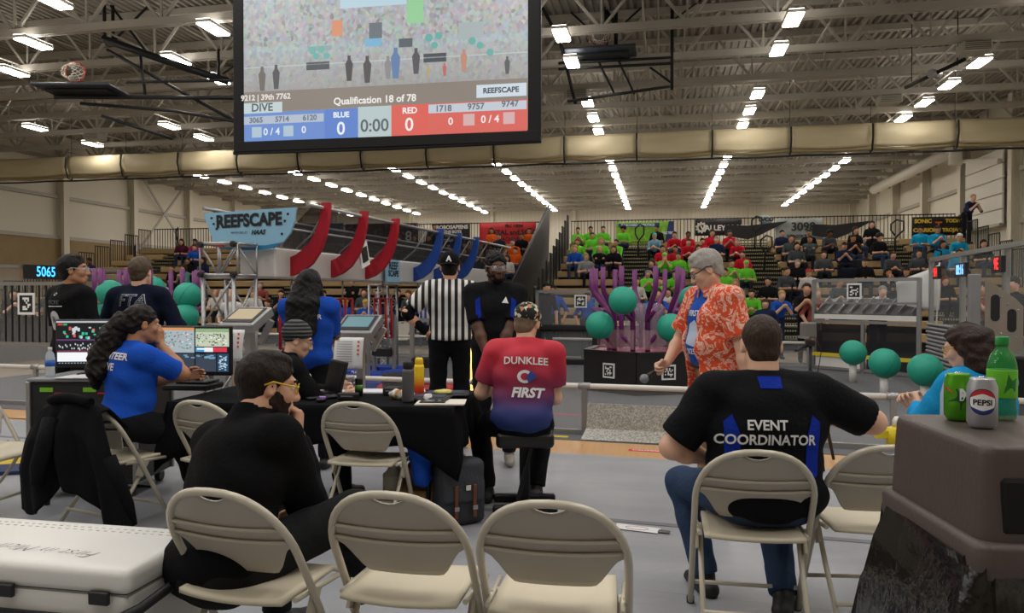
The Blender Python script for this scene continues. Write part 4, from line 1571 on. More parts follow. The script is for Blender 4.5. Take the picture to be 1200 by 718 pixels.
B().box((cl / 2, -.02, 1.02), (cl - .06, .03, .09)).obj('lip', m_pvc, cst)
for i in range(2):
    B().box((cl * (.25 + .5 * i), .03, .48), (cl / 2 - .1, .012, .8)).obj('dark_opening', mat('opening_shade', '2c2c30', .2, alpha=.8), cst)  # dark sheets standing in for the shade inside the lower openings
B().box((cl * .25, -.01, .2), (cl / 2 - .1, .02, .25)).obj('kick_panel', m_pvc, cst)
B().box((cl / 2, -.05, .3), (cl, .006, .07)).obj('barrier_tape', mat('yellow_tape', 'd9c431', .5), cst)
april(cst, (cl * .42, -.03, 1.5), Vector((1, 0, 0)), Vector((0, -1, 0)), .22, 3)
# metal processor housing beside the right wall
pd = A(1166, 8.4)
pr = empty('metal_chute_housing', pd, math.atan2(FV.y, FV.x) + PI, 'brushed metal chute housing with two oval slots beside the right wall', 'chute')


def plate_w(pts, y, t, m, name):
    return B().prism(pts, t, Matrix(((1, 0, 0, 0), (0, 0, -1, y), (0, 1, 0, 0), (0, 0, 0, 1)))).obj(name, m, pr)


pr.rotation_euler = (0, 0, TH - rad(20))
m_brush = mat('brushed_metal', 'a39a90', .35, .6, var=.06, vscale=4)
plate_w([(-.1, .55), (.08, .62), (.27, .86), (.27, 1.3), (.2, 1.38), (-.1, 1.62)], 0, .012, m_brush, 'slotted_plate')
for (cx_, cz_, h_) in [(-.0, 1.28, .2), (.16, 1.14, .16)]:
    pts = [(cx_ + .045 * math.cos(a), cz_ + (h_ / 2 if math.sin(a) > 0 else -h_ / 2) + .05 * math.sin(a)) for a in [2 * PI * (k + .5) / 16 for k in range(16)]]
    plate_w(pts, -.013, .004, m_dark, 'slot')
for (x, z) in [(.06, 1.4), (.12, 1.32), (.06, 1.0), (.12, .92), (.2, .96), (.22, 1.26), (-.06, .8), (.04, .8)]:
    B().sphere((x, -.016, z), .008, 8, 5).obj('rivet', m_chrome, pr)
B().box((-.2, .02, 1.3), (.12, .1, .72), bev=.01).obj('side_box', mat('grey_box', '8e8e90', .4, .3), pr)
B().box((-.2, .02, .72), (.13, .11, .4), bev=.01).obj('side_box', mat('grey_box2', '7d7d80', .4, .3), pr)
B().box((-.2, .02, .26), (.1, .1, .52)).obj('leg', m_alu, pr)
B().box((.2, .25, .36), (.5, .3, .72), bev=.02).obj('black_hopper', m_dark, pr)
rp = empty('ribbed_panel', A(1100, 10.2), math.atan2(-FV.y, -FV.x), 'grey ribbed panel low on the right beside the field wall', 'panel')
for k in range(14):
    B().box((0, 0, .3 + .055 * k), (1.3, .03, .035), bev=.01).obj('rib', m_grey, rp)
B().box((0, .03, .5), (1.32, .03, 1.0)).obj('back_board', mat('grey_dark', '5c5c5e', .6), rp)
# white flag
fl = empty('white_flag', W(1083, 340, 12.9), crz, 'white cloth flag held up behind the loading station', 'flag')
fl.location.z = 0
B().tube([(.12, .1, 0), (.2, .1, 1.98)], .012, 6).obj('pole', m_pvc, fl)
B().grid(lambda u, v: (.2 - .75 * u, .1 + .04 * math.sin(6 * u + 3 * v), 1.95 - .3 * u - .78 * v + .25 * u * v), 10, 8, thick=.01).obj('cloth', mat('flag_cloth', 'dcdcda', .8), fl)

# --- far processor frame opposite
pf = empty('processor_frame', A(664, 15.4), FANG, 'clear-topped processor frame with black opening and white marker, far side', 'game frame')
for s in (-1, 1):
    B().box((s * .62, 0, .78), (.06, .06, 1.5)).obj('post', m_alu, pf)
B().box((0, 0, 1.5), (1.3, .06, .06)).obj('cross_bar', m_alu, pf)
B().box((0, 0, 1.15), (1.2, .012, .66)).obj('clear_panel', m_plex, pf)
for (c, d) in [((0, -.02, .76), (1.4, .08, .12)), ((0, -.02, .06), (1.4, .08, .12)), ((-.62, -.02, .4), (.16, .08, .7)), ((.62, -.02, .4), (.16, .08, .7))]:
    B().box(c, d, bev=.02).obj('black_frame', m_dark, pf)
B().box((0, .04, .4), (1.1, .012, .56)).obj('clear_window', m_plex, pf)
april(pf, (.3, -.04, 1.3), Vector((1, 0, 0)), Vector((0, -1, 0)), .2, 9)

# --- referee panels on posts
def ref_panel(px, pz, d, rz, lab, scr='c8b58e'):
    r = empty('referee_panel', A(px, d), TH + rz, lab, 'control panel')
    B().box((0, .1, .55), (.07, .07, 1.1)).obj('post', m_alu, r)
    B().box((0, .1, .012), (.4, .4, .024)).obj('foot', m_dark, r)
    R = Matrix.Rotation(rad(28), 3, 'X')
    h = B().box((0, .05, pz), (.4, .36, .1), R=R, bev=.012).obj('case', m_alu, r)
    fr = B().box(Vector((0, .05, pz)) + R @ Vector((0, 0, .053)), (.34, .28, .008), R=R).obj('tablet', m_dark, r)
    B().box(Vector((0, .05, pz)) + R @ Vector((0, .01, .059)), (.28, .2, .006), R=R).obj('tablet_screen', glow('tab_' + scr, scr, .8), fr)
    B().grid(lambda u, v: ((u - .5) * .3, -.17 - .04 * math.sin(v * 2), pz - .09 - .3 * v), 4, 8, thick=.003).obj('paper', mat('paper_white', 'e6e6e6', .7), r)
    b = B()
    for k in range(9):
        b.box((-.03, -.2 - .035 * math.sin(.3 + k * .2), pz - .13 - .024 * k), (.16, .004, .006))
    q = b.obj('print_lines', mat('print_grey', '8d8d92', .7), r)
    q['kind'] = 'stuff'
    for k in range(4):
        B().box((.11, -.205 - .02 * math.sin(.3 + k * .4), pz - .13 - .04 * k), (.02, .006, .02)).obj('red_dot', mat('dot_red', 'd8553a', .6), r)
    B().box((.19, .1, pz - .12), (.05, .05, .26), R=Matrix.Rotation(rad(30), 3, 'Y')).obj('bracket', m_alu, r)


ref_panel(285, 1.18, 7.4, rad(-18), 'tilted referee touch panel with a hanging sheet, left of the long-haired woman')
ref_panel(418, 1.1, 7.5, rad(-12), 'tilted referee touch panel with a hanging sheet, right of the long-haired woman', '6e98a0')

# --- robots waiting on the field
def robot(p, rz, m_, num, lab):
    r = empty('robot', p, rz, lab, 'robot')
    bm = []
    for (c, d) in [((0, -.42, .17), (.98, .13, .16)), ((0, .42, .17), (.98, .13, .16)), ((-.42, 0, .17), (.13, .72, .16)), ((.42, 0, .17), (.13, .72, .16))]:
        bm.append(B().box(c, d, bev=.04).obj('bumper', m_, r))
    text_obj('lettering', num, .15, MX((0, -.49, .17), (1, 0, 0), (0, -1, 0)), m_tagw, bm[0], bold=.004)
    B().box((0, 0, .12), (.7, .7, .06)).obj('chassis', m_alu, r)
    for (x, y) in ((-.3, -.3), (.3, -.3), (-.3, .3), (.3, .3)):
        B().lathe([(.05, -.02), (.05, .02)], 14, (x, y, .05), R=frame((0, 1, 0), (1, 0, 0))).obj('wheel', m_black, r)
    for s in (-1, 1):
        B().box((.22 * s, .1, .62), (.05, .05, .95)).obj('upright', m_alu, r)
    B().box((0, .1, 1.08), (.5, .05, .05)).obj('cross_member', m_alu, r)
    B().box((0, .1, .5), (.4, .2, .14), bev=.02).obj('intake', m_dark, r)
    return r


m_bump_b, m_bump_r = mat('bumper_blue', '1c3c9a', .75), mat('bumper_red', 'b01c2a', .75)
robot(A(412, 10.8), FANG + .35, m_bump_b, '5712', 'blue-bumpered robot with number 5712 beside the truss tower')
robot(A(445, 12.2), FANG - .3, m_bump_b, '2015', 'blue-bumpered robot standing farther back behind the referee panel')
robot(A(497, 10.2), FANG, m_bump_r, '1718', 'red-bumpered robot half hidden behind the referee')
o = B().tube([(0, 0, .02), (0, 0, .92)], .02, 8).obj('glow_tube', glow('amber_glow', 'ffb04a', 6), None, A(553, 9.6))
tag(o, 'glowing amber light tube between the referee and the goggled man', 'light tube')
o = B().lathe([(.16, 0), (.18, .5), (.19, .52)], 20).obj('trash_bin', m_black, None, A(466, 8.6))
tag(o, 'black round bin standing by the near rail behind the bottles', 'bin')
st = empty('signal_stand', A(514, 10.6), FANG, 'white signal stand with red and blue lamps and taped paper', 'stand')
B().tube([(0, 0, .02), (0, 0, 1.1)], .02, 8).obj('post', m_alu, st)
B().box((0, 0, .012), (.3, .3, .024)).obj('foot', m_dark, st)
B().box((0, 0, 1.2), (.1, .08, .2)).obj('box', m_pvc, st)
B().box((.11, 0, 1.22), (.1, .09, .14), bev=.02).obj('red_lamp', mat('lamp_red', 'c22030', .4), st)
B().box((-.1, 0, 1.22), (.09, .09, .14), bev=.02).obj('blue_lamp', mat('lamp_blue', '2038b0', .4), st)
B().box((0, -.05, 1.0), (.24, .006, .18)).obj('paper', mat('paper_white', 'e6e6e6', .7), st)

# --- camera on tripod at the rail
tp = empty('tripod', A(950, 6.3), TH, 'black tripod with a grey camera by the near rail', 'tripod')
for k in range(3):
    a = 2 * PI * k / 3 + .5
    lg = B().tube([(.03 * math.cos(a), .03 * math.sin(a), .72), (.17 * math.cos(a), .17 * math.sin(a), .42), (.3 * math.cos(a), .3 * math.sin(a), .01)], [.02, .018, .012], 8).obj('leg', m_black, tp)
B().tube([(0, 0, .5), (0, 0, 1.0)], .014, 8).obj('column', m_black, tp)
B().lathe([(.03, .68), (.04, .7), (.04, .76), (.02, .79)], 12).obj('collar', m_black, tp)
B().box((0, 0, 1.02), (.06, .09, .05), bev=.01).obj('head', m_black, tp)
B().tube([(0, .02, 1.0), (-.14, -.1, .97), (-.17, -.12, .965)], .012, 8).obj('pan_handle', m_black, tp)
B().tube([(.05, 0, 1.05), (.1, .02, .95), (.06, 0, .75), (.02, 0, .5)], .004, 5).obj('cable', m_black, tp)
cm = B().box((-.02, .0, 1.13), (.11, .1, .13), bev=.012).obj('camera_body', mat('camera_grey', '6f6a66', .5), tp)
B().box((.05, .0, 1.16), (.06, .07, .07), bev=.01).obj('lens', m_black, cm)
B().box((-.06, .0, 1.07), (.05, .12, .02)).obj('plate', m_alu, tp)
# ================================================================== spectators
SKIN = {'light': 'd9a587', 'fair': 'e2b498', 'tan': 'b98562', 'brown': '7c4f35', 'dark': '5c3b2a'}


def skin(k):
    return mat('skin_' + k, SKIN[k], .5, bump=.05, bscale=180, var=.06, vscale=14)


def cloth(c, rough=.85):
    return mat('cloth_' + c, c, rough, bump=.25, bscale=55, var=.08, vscale=9, spec=.12)


def hairm(c):
    return mat('hair_' + c, c, .55, bump=.6, bscale=70, var=.3, vscale=30, stretch=(1, 1, .35), spec=.25)


def crowd_mesh(name, pose, hair, stand=False):
    s = SDF(.035)
    if stand:
        ph = .93
        hip = [Vector((x, 0, ph)) for x in (-.09, .09)]
        knee = [Vector((x, .03, .5)) for x in (-.1, .1)]
        foot = [Vector((x, -.02, .08)) for x in (-.11, .11)]
    else:
        ph = .1
        sp = .12 if pose != 1 else .17
        hip = [Vector((x, 0, ph)) for x in (-.1, .1)]
        knee = [Vector((x, .44, ph + .04)) for x in (-sp, sp)]
        foot = [Vector((x, .44, -.38)) for x in (-sp, sp)]
    lean = {0: .04, 1: .24, 2: -.02, 3: .1, 4: .06}[pose]
    ch = Vector((0, lean * .75, ph + .36 - abs(lean) * .12))
    nk = Vector((0, lean, ph + .49 - abs(lean) * .25))
    hd = nk + Vector((0, .03 + lean * .15, .15))
    for i in (0, 1):
        s.rc(hip[i], knee[i], .088, .066, mat=3)
        s.rc(knee[i], foot[i], .062, .045, mat=3)
        s.rc(foot[i] + Vector((0, -.02, -.04)), foot[i] + Vector((0, .15, -.055)), .045, .035, mat=4)
    s.el(Vector((0, -.01, ph + .05)), (.18, .13, .13), mat=3)
    s.el(Vector((0, lean * .35, ph + .2)), (.165, .125, .17), mat=2)
    s.el(ch, (.19, .125, .17), mat=2)
    s.rc(nk + Vector((-.14, 0, -.05)), nk + Vector((.14, 0, -.05)), .065, mat=2)
    for i, sg in ((0, -1), (1, 1)):
        sh = nk + Vector((.185 * sg, 0, -.06))
        if stand:
            wr = Vector((.24 * sg, .1, ph - .05)) if pose == 0 else nk + Vector((.06 * sg, .25, -.12))
        else:
            wr = {0: knee[i] + Vector((-.02 * sg, -.16, .12)), 1: Vector((.05 * sg, .47, ph + .18)), 2: ch + Vector((-.09 * sg, .16, -.06)),
                  3: hd + Vector((.05 * sg, .13, -.14)), 4: ch + Vector((.05 * sg, .26, -.02))}[pose]
        elb, wr = ik(sh, wr, .29, .26, (sg * .6, -.5, -.5))
        s.rc(sh, elb, .056, .048, mat=2)
        s.rc(elb, wr, .042, .032, mat=2 if pose == 2 else 0)
        s.el(wr + (wr - elb).normalized() * .06, .042, mat=0)
    s.rc(nk + Vector((0, 0, -.02)), hd, .052, .05, mat=0)
    s.el(hd + Vector((0, .01, .0)), (.074, .088, .112), mat=0)
    s.el(hd + Vector((0, .1, -.01)), .018, mat=0, k=.015)
    hc = hd + Vector((0, -.008, .05))
    if hair == 0:
        s.el(hc, (.087, .1, .09), mat=1, k=.01)
    elif hair == 1:
        s.el(hc, (.09, .098, .1), mat=1, k=.01)
        for sg in (-1, 1):
            s.rc(hc + Vector((.07 * sg, -.01, -.02)), hd + Vector((.09 * sg, -.02, -.22)), .035, .04, mat=1, k=.02)
        s.rc(hc + Vector((0, -.05, 0)), hd + Vector((0, -.09, -.24)), .07, .05, mat=1, k=.02)
    elif hair == 2:
        s.el(hc + Vector((0, .005, .012)), (.087, .1, .088), mat=1, k=.01)
        s.rc(hc + Vector((-.04, .08, .015)), hc + Vector((.04, .08, .015)), .012, mat=1, k=.01)
        s.el(hc + Vector((0, .11, .01)), (.07, .07, .014), mat=1, k=.01)
    else:
        s.el(hc + Vector((0, 0, .02)), (.115, .115, .11), mat=1, k=.01)
    return s.mesh(name, .02)


PROTO = {}


def crowd_person(loc, rz, top, hairc, hair, pose, sk, bottom, stand=False, sc=1.0):
    key = (pose, hair, stand)
    if key not in PROTO:
        me = crowd_mesh('person', pose, hair, stand)
        for _ in range(5):
            me.materials.append(None)
        PROTO[key] = me
    o = bpy.data.objects.new('person', PROTO[key])
    COL.objects.link(o)
    o.location = loc
    o.rotation_euler = (0, 0, rz)
    o.scale = (sc, sc, sc)
    for i, m in enumerate([skin(sk), hairm(hairc), cloth(top), cloth(bottom), mat('shoe_dark', '2a2a2c', .6)]):
        o.material_slots[i].link = 'OBJECT'
        o.material_slots[i].material = m
    return o


TOPS = {'green': ('6fd63c', 'lime green shirt'), 'red': ('c81f33', 'red shirt'), 'orange': ('f2691f', 'orange shirt'), 'black': ('1b1b1e', 'black top'), 'grey': ('4a5256', 'dark grey shirt'),
        'navy': ('1f2a48', 'navy top'), 'cyan': ('1c9ecb', 'bright cyan shirt'), 'blue': ('2556b8', 'blue top'), 'white': ('d8d6d2', 'white shirt'), 'sky': ('7fb2d0', 'pale blue shirt'),
        'pink': ('c2366f', 'pink top'), 'teal': ('5fa49c', 'teal top'), 'maroon': ('4d2230', 'dark maroon top'), 'lgrey': ('8a8d90', 'light grey top'), 'plaid': ('9a5148', 'reddish plaid shirt'),
        'purple': ('3f2a55', 'dark purple top')}
HAIRC = {'k': ('17130f', 'black'), 'b': ('3a2618', 'brown'), 'y': ('b08a55', 'blond'), 'g': ('8f8b86', 'grey'), 'r': ('6b2f1c', 'reddish'), 'G': ('8fe05a', 'lime'), 'C': ('4fbfc4', 'turquoise'),
         'W': ('dfe5e5', 'white'), 'K': ('1c1d20', 'dark'), 'Y': ('d8b83a', 'yellow'), 'R': ('c0392b', 'red'), 'n': ('d2a083', 'bald')}
# head position in the photo, top, hair kind (0 short 1 long 2 cap 3 bushy), hair colour, pose, skin
CROWD = '''677.3 270.7 green 0 k 4 light;691 268.5 green 0 k 0 tan;693.5 275 green 0 b 0 light;706 272 green 0 k 0 light;731.4 271 green 3 k 0 tan;677.6 285.7 green 0 r 0 light;704.5 286.4 green 1 y 0 fair
723.5 286.4 green 0 b 4 light;674.4 295.8 blue 1 y 0 fair;686.6 298.3 lgrey 0 y 0 fair;702.9 295 black 0 n 2 light;714.5 291 black 1 b 0 light;770 268.8 black 0 k 0 tan;768.4 277 sky 2 C 1 light
775 289 red 0 k 0 light;778 301 green 2 G 3 light;764.7 310 navy 1 b 4 light;758.4 322.7 green 0 g 4 light;789.3 271.8 red 0 k 1 light;791 290 red 0 k 0 tan;801.8 273.4 red 0 k 0 brown;806 279 red 0 b 1 light
820 278.5 red 0 k 2 light;833.6 271.8 red 1 b 0 light;854.5 271 red 0 k 4 tan;865.4 281 red 0 g 1 fair;870.4 294.3 red 0 k 0 light;834.4 282.6 navy 0 g 0 light;816.9 287.7 green 1 b 0 light;794.3 297 green 0 b 0 light
806 300 green 0 b 4 light;775 329 green 0 r 0 fair;790 323.6 green 0 k 1 light;855.4 306 green 0 b 4 light;866.2 303.5 green 2 G 0 light;880.4 342 green 0 k 1 light;849 312 teal 0 k 0 light;850 323 green 0 b 0 light
914.7 270 navy 0 k 0 light;926.2 277.5 grey 1 b 0 light;946.7 271.9 black 0 k 0 tan;948.2 283.2 grey 0 k 2 tan;968 273.3 grey 3 k 1 brown;931.9 291 grey 1 k 0 light;964.4 298 grey 0 k 0 light;987.8 288 navy 2 K 4 light
997.7 281 black 0 k 4 tan;999.9 267.6 black 1 b 0 light;1020.4 266 black 1 b 0 fair;1028.2 276.8 black 3 k 0 light;1041.6 301 grey 0 b 1 light;1061.5 314.4 grey 2 K 0 light;1036 320 black 1 k 3 tan;934 311 black 0 g 0 fair
947.5 321.4 white 2 R 0 light;1077.6 274 cyan 0 k 0 tan;1096 272.6 cyan 2 K 4 light;1101.4 286.4 cyan 1 k 0 tan;1119.7 279 cyan 2 W 1 light;1121 291.4 cyan 0 b 0 light;1150 287.7 black 1 k 0 light
214.8 281 maroon 1 k 0 light;231 284 pink 1 k 0 tan;230 292.7 blue 0 k 0 light;241.5 302 navy 1 b 0 light;219.3 310.3 teal 1 b 4 light;196 332 white 0 b 0 light;222 303.6 black 0 k 0 tan;109.5 308 purple 0 k 4 brown
175.5 305.5 grey 1 b 0 tan;489 278.6 black 1 b 0 light;497 282 black 1 k 0 light;509 267.8 navy 0 k 4 tan;509 282 maroon 1 b 0 light;536 278.6 navy 0 k 0 light;551 284 grey 0 b 1 light;576.4 269 orange 0 k 2 tan
585.8 279.7 navy 0 k 0 light;601.6 283 orange 0 b 0 fair;620.4 283 orange 0 b 0 light;605 298 orange 0 k 0 light;611.5 276 black 0 k 0 tan;576 290.5 maroon 0 k 4 light;603 310 lgrey 1 b 0 light;470 281 black 1 b 0 light
480 290 navy 0 k 0 tan;520 292 black 0 k 1 light;545 296 grey 1 b 0 light;560 300 navy 1 k 0 light;590 296 black 0 b 0 light;596 318 white 1 b 0 light;575 312 grey 0 k 0 light;550 323 white 0 b 0 light;530 305 black 1 b 4 light
299 341 white 1 y 0 fair;308 335 plaid 0 g 1 fair;331 339 black 0 k 4 light;413.5 335 black 0 k 2 light;428 341 grey 1 b 0 light;407 355 blue 2 Y 0 light;397 352 blue 1 b 0 tan;485 345 grey 0 r 1 light;430 356 blue 2 Y 4 light
350 337 navy 0 b 0 light;362 345 black 1 k 0 tan;382 340 maroon 0 k 1 light;442 338 black 0 b 0 light;470 342 black 0 k 0 light;455 352 navy 1 b 0 light;318 352 grey 0 b 4 light;340 356 black 1 b 0 light
503 352 white 0 y 1 fair;520 343 black 0 k 0 light;268 334 white 0 n 0 fair;255 343 white 0 n 0 light;281 350 white 0 b 0 light;236 333 grey 0 k 0 light;206 318 black 0 b 0 light;150 322 grey 1 b 0 light
745 333 white 1 b 0 light;783 340 white 0 k 4 light;808 345 grey 1 k 0 light;835 335 blue 0 b 0 light;900 332 black 0 k 0 light;690 342 blue 0 b 0 light;735 350 navy 1 b 0 light;862 330 teal 1 y 0 light;920 322 grey 0 b 0 light
1012 310 black 2 K 0 light;1075 300 grey 0 k 0 light;1085 320 black 0 b 1 light;980 330 grey 0 k 1 light;1105 330 black 1 r 0 light'''
crows = {}
for e in CROWD.replace('\n', ';').split(';'):
    q = e.split()
    px, py, top, hair, hc, pose, sk = float(q[0]), float(q[1]), q[2], int(q[3]), q[4], int(q[5]), q[6]
    tn = math.tan(math.atan((px - CX) / F_PX) - TH)
    best = None
    for k in range(NROW):
        y = row_y(k) + .06
        x = tn * y
        if not (BLX0 + .3 < x < BLX1 - .3 or BRX0 + .3 < x < BRX1 - .3):
            continue
        d = -x * math.sin(TH) + y * math.cos(TH)
        hz = row_z(k) + .74
        er = abs(HOR - (hz - CAM_H) * F_PX / d - py)
        if best is None or er < best[0]:
            best = (er, k, x, y)
    if best is None:
        continue
    _, k, x, y = best
    row = crows.setdefault((x > BLX1 - .3, k), [])
    for it in row:                          # keep neighbours on a bench apart
        if abs(it[0] - x) < .46:
            x = it[0] + (.46 if x >= it[0] else -.46)
    if not (BLX0 + .3 < x < BLX1 - .3 or BRX0 + .3 < x < BRX1 - .3):
        continue
    row.append((x, y, top, hair, hc, pose, sk))
random.seed(5)
for (right, k), row in sorted(crows.items()):
    row.sort()
    from_top = NROW - 1 - k
    rown = 'top row' if from_top == 0 else f'{ORD[from_top]} row below the top'
    if from_top > 4:
        rown = 'bottom row' if k == 0 else f'{ORD[k]} row above the bottom'
    cnt = {}
    for it in row:
        cnt[it[2]] = cnt.get(it[2], 0) + 1
    seen = {}
    for (x, y, top, hair, hc, pose, sk) in row:
        bot = random.choice(['20222a', '2b3550', '1d1d20', '35435e', '26282c'])
        o = crowd_person((x, y - .06, row_z(k)), PI + random.uniform(-.4, .4), TOPS[top][0], HAIRC[hc][0], hair, pose, sk, bot, False, random.uniform(.94, 1.02))
        seen[top] = seen.get(top, 0) + 1
        hw = {0: f'{HAIRC[hc][1]} hair' if hc != 'n' else 'bald head', 1: f'long {HAIRC[hc][1]} hair', 2: f'{HAIRC[hc][1]} cap', 3: f'bushy {HAIRC[hc][1]} hair'}[hair]
        side = 'right' if right else 'left'
        if cnt[top] > 1:
            lab = f'{ORD[seen[top] - 1]} {TOPS[top][1]} from the left, {rown}, {side} stand'
            lab = f'{TOPS[top][1]} spectator, {ORD[seen[top] - 1]} from left in {rown}, {side} stand'
        else:
            lab = f'spectator in {TOPS[top][1]}, {hw}, {rown}, {side} stand'
        tag(o, lab, 'person', 'spectators on the stands')

# people standing on the far side of the field and on the top row
for (px, d, facing, top, hair, hc, pose, sk, bot, sc, lab) in [
        (945, 15.9, 200, 'black', 0, 'b', 1, 'light', '1b1b1e', 1.02, 'man in black suit beside the loading station holding folded flags'),
        (911, 16.8, 180, 'blue', 0, 'y', 1, 'fair', '2b3550', .93, 'young person in blue shirt with blond hair right of the orange-shirted man'),
        (897, 14.4, 200, 'navy', 0, 'b', 0, 'light', '26282c', .8, 'small child in dark top right of the orange-shirted man'),
        (955, 15.6, 170, 'plaid', 1, 'y', 0, 'fair', '9a5148', .93, 'woman in reddish patterned dress behind the loading station'),
        (1029, 15.4, 190, 'white', 0, 'g', 1, 'fair', '26282c', .98, 'man in white T-shirt leaning behind the loading station chute'),
        (767, 14.9, 180, 'blue', 1, 'b', 1, 'light', '1d1d20', .95, 'dark-haired woman in blue volunteer shirt behind the right tower'),
        (648, 16.5, 190, 'blue', 0, 'k', 0, 'tan', '26282c', .98, 'person in blue shirt standing behind the processor frame'),
        (688, 17.0, 180, 'blue', 0, 'b', 0, 'light', '26282c', .88, 'person in blue shirt right of the white far-side marker'),
        (638, 15.8, 150, 'black', 0, 'k', 0, 'light', '1d1d20', 1.0, 'dark-haired person with glasses seen past the cap of the red-shirted man'),
        (60, 17.5, 150, 'grey', 0, 'k', 0, 'light', '26282c', .95, 'person in grey top behind the clear wall at far left'),
        (14, 17.0, 140, 'black', 1, 'k', 1, 'light', '26282c', .95, 'dark-haired person in black behind the clear wall at the left edge'),
        (1165, 12.2, 240, 'plaid', 0, 'b', 1, 'light', '26282c', 1.0, 'person in reddish shirt behind the right clear wall'),
        (1190, 10.8, 240, 'black', 0, 'k', 0, 'light', '26282c', 1.0, 'person in black behind the right clear wall near the edge'),
        (272, 15.2, 180, 'white', 0, 'n', 0, 'fair', '26282c', .9, 'bald man in white shirt seen between the truss legs')]:
    p = A(px, d, .006)
    o = crowd_person(p, TH - rad(facing), TOPS[top][0], HAIRC[hc][0], hair, pose, sk, bot, True, sc)
    tag(o, lab, 'person')
p = A(1130, 25.8)
o = crowd_person((math.tan(math.atan((1130 - CX) / F_PX) - TH) * 28.7, 28.55, row_z(NROW - 1) - .18), PI + .3, TOPS['navy'][0], HAIRC['n'][0], 0, 1, 'fair', '1b1c24', True, 1.02)
tag(o, 'man in navy standing on the top row holding a phone, far right', 'person')
# bags and coats left on the benches
for (px, py, m_, lab, nm) in [(1003, 305, '2c3034', 'black bag on a bench among the grey shirts', 'bag'), (993, 320, '1d2230', 'dark blue bag on a lower bench of the right stand', 'bag'),
                              (866, 335, '1f5fc0', 'bright blue blanket over a bench beside the green shirts', 'blanket'), (690, 323, '1c1c1e', 'black bin with a yellow rim by the right stand', 'bin')]:
    tn = math.tan(math.atan((px - CX) / F_PX) - TH)
    best = min(range(NROW), key=lambda k: abs(HOR - (row_z(k) + .18 - CAM_H) * F_PX / (row_y(k) * (math.cos(TH) - tn * math.sin(TH))) - py))
    y = row_y(best)
    s = SDF(.05)
    s.bx((0, 0, .17), (.2, .11, .1), rd=.05).el((.05, 0, .26), (.14, .1, .07))
    o = link('bench_' + nm, s.mesh('bench_' + nm, .03, noise=.006, nf=30), cloth(m_), None, (tn * y, y + .06, row_z(best) - .01))
    tag(o, lab, nm)
# ================================================================== chairs, table and things around the officials
m_chair = mat('beige_steel', 'c6beac', .36, .1, var=.03)
m_chairp = mat('beige_shaded', 'b3aca0', .4, .05, var=.03)  # greyer copy of the beige, shading of the backrest put into the colour
m_chairs = mat('beige_seat', 'd2c8b0', .5, bump=.05, bscale=90)
CH_W, CH_H = .235, .79


def back_y(z):
    return .20 - .42 * (z / CH_H) - .05 * max(0, z / CH_H - .55)


def make_chair():
    r = empty('folding_chair', (0, 0, 0))
    pts = []
    for s in (-1, 1):
        seg = [(CH_W * s, back_y(z), z) for z in (.01, .2, .43, .55)]
        arc = [(CH_W * s * math.cos(t) ** .8, back_y(.57 + (CH_H - .57) * math.sin(t)), .57 + (CH_H - .57) * math.sin(t)) for t in [PI / 2 * k / 10 for k in range(10)]]
        pts.append(seg + arc)
    path = pts[0] + [(0, back_y(CH_H), CH_H)] + pts[1][::-1]
    B().tube(path, .0135, 10).obj('frame_tube', m_chair, r)
    for s in (-1, 1):
        B().tube([(.205 * s, .06, .41), (.205 * s, -.06, .24), (.205 * s, -.26, .01)], .0115, 8).obj('rear_leg', m_chair, r)
        B().tube([(.22 * s, .17, .405), (.215 * s, -.1, .415)], .01, 6).obj('seat_rail', m_chair, r)
        B().box((.222 * s, .0, .37), (.012, .05, .1), R=Matrix.Rotation(rad(-25), 3, 'X')).obj('hinge_plate', m_chair, r)
        for (x, y) in ((CH_W * s, .2), (.205 * s, -.262)):
            B().lathe([(.017, 0), (.018, .03), (.013, .034)], 10, (x, y, 0)).obj('foot_cap', m_black, r)
    B().tube([(-.205, -.19, .12), (.205, -.19, .12)], .01, 8).obj('cross_bar', m_chair, r)
    B().tube([(-.23, .14, .12), (.23, .14, .12)], .01, 8).obj('cross_bar', m_chair, r)

    def zt(u):
        z = .57 + (CH_H - .57) * math.sqrt(max(0, 1 - abs(u * .985) ** 2.4))
        g = .03 * max(0, 1 - (u / .27) ** 2)
        return z - .006 - g

    def zb(u):
        a = abs(u)
        t = min(1, max(0, (a - .52) / .4))
        t = t * t * (3 - 2 * t)
        return .478 + .012 * a * a + .105 * t

    def fn(i, v):
        u = (i * 2 - 1) * .985
        z = zb(u) + (zt(u) - zb(u)) * v
        z = max(z, zb(u))
        return (u * CH_W, back_y(z) - .012 * (1 - u * u) + .004, z)
    bk = B().grid(fn, 28, 16, thick=.008).obj('backrest', m_chairp, r)
    for c in (.608, .655):                # pressed ridges across the panel
        e = .93 if c < .63 else .88
        B().tube([(u * CH_W, back_y(c + .014 * u * u) - .012 * (1 - u * u) - .004, c + .014 * u * u) for u in [e * (k / 8 - 1) for k in range(17)]], .0065, 6).obj('ridge', m_chair, bk)

    def sfn(u, v):
        x = (u - .5) * .4 * (1 - .06 * v)
        y = -.15 + .40 * v
        e = 1 - (2 * u - 1) ** 2
        y -= .03 * e * (1 - v)
        z = .43 - .014 * math.sin(PI * u) * math.sin(PI * v) - .03 * max(0, v - .85) / .15
        return (x, y, z)
    B().grid(sfn, 14, 14, thick=.018).obj('seat', m_chairs, r)
    return r


chair0 = make_chair()
first_chair = True


def chair(px, d, a, label, z=0):
    global first_chair
    o = chair0 if first_chair else inst(chair0)
    first_chair = False
    o.location = A(px, d, .008)
    o.rotation_euler = (0, 0, TH - rad(a))
    tag(o, label, 'chair', 'beige folding chairs')
    return o


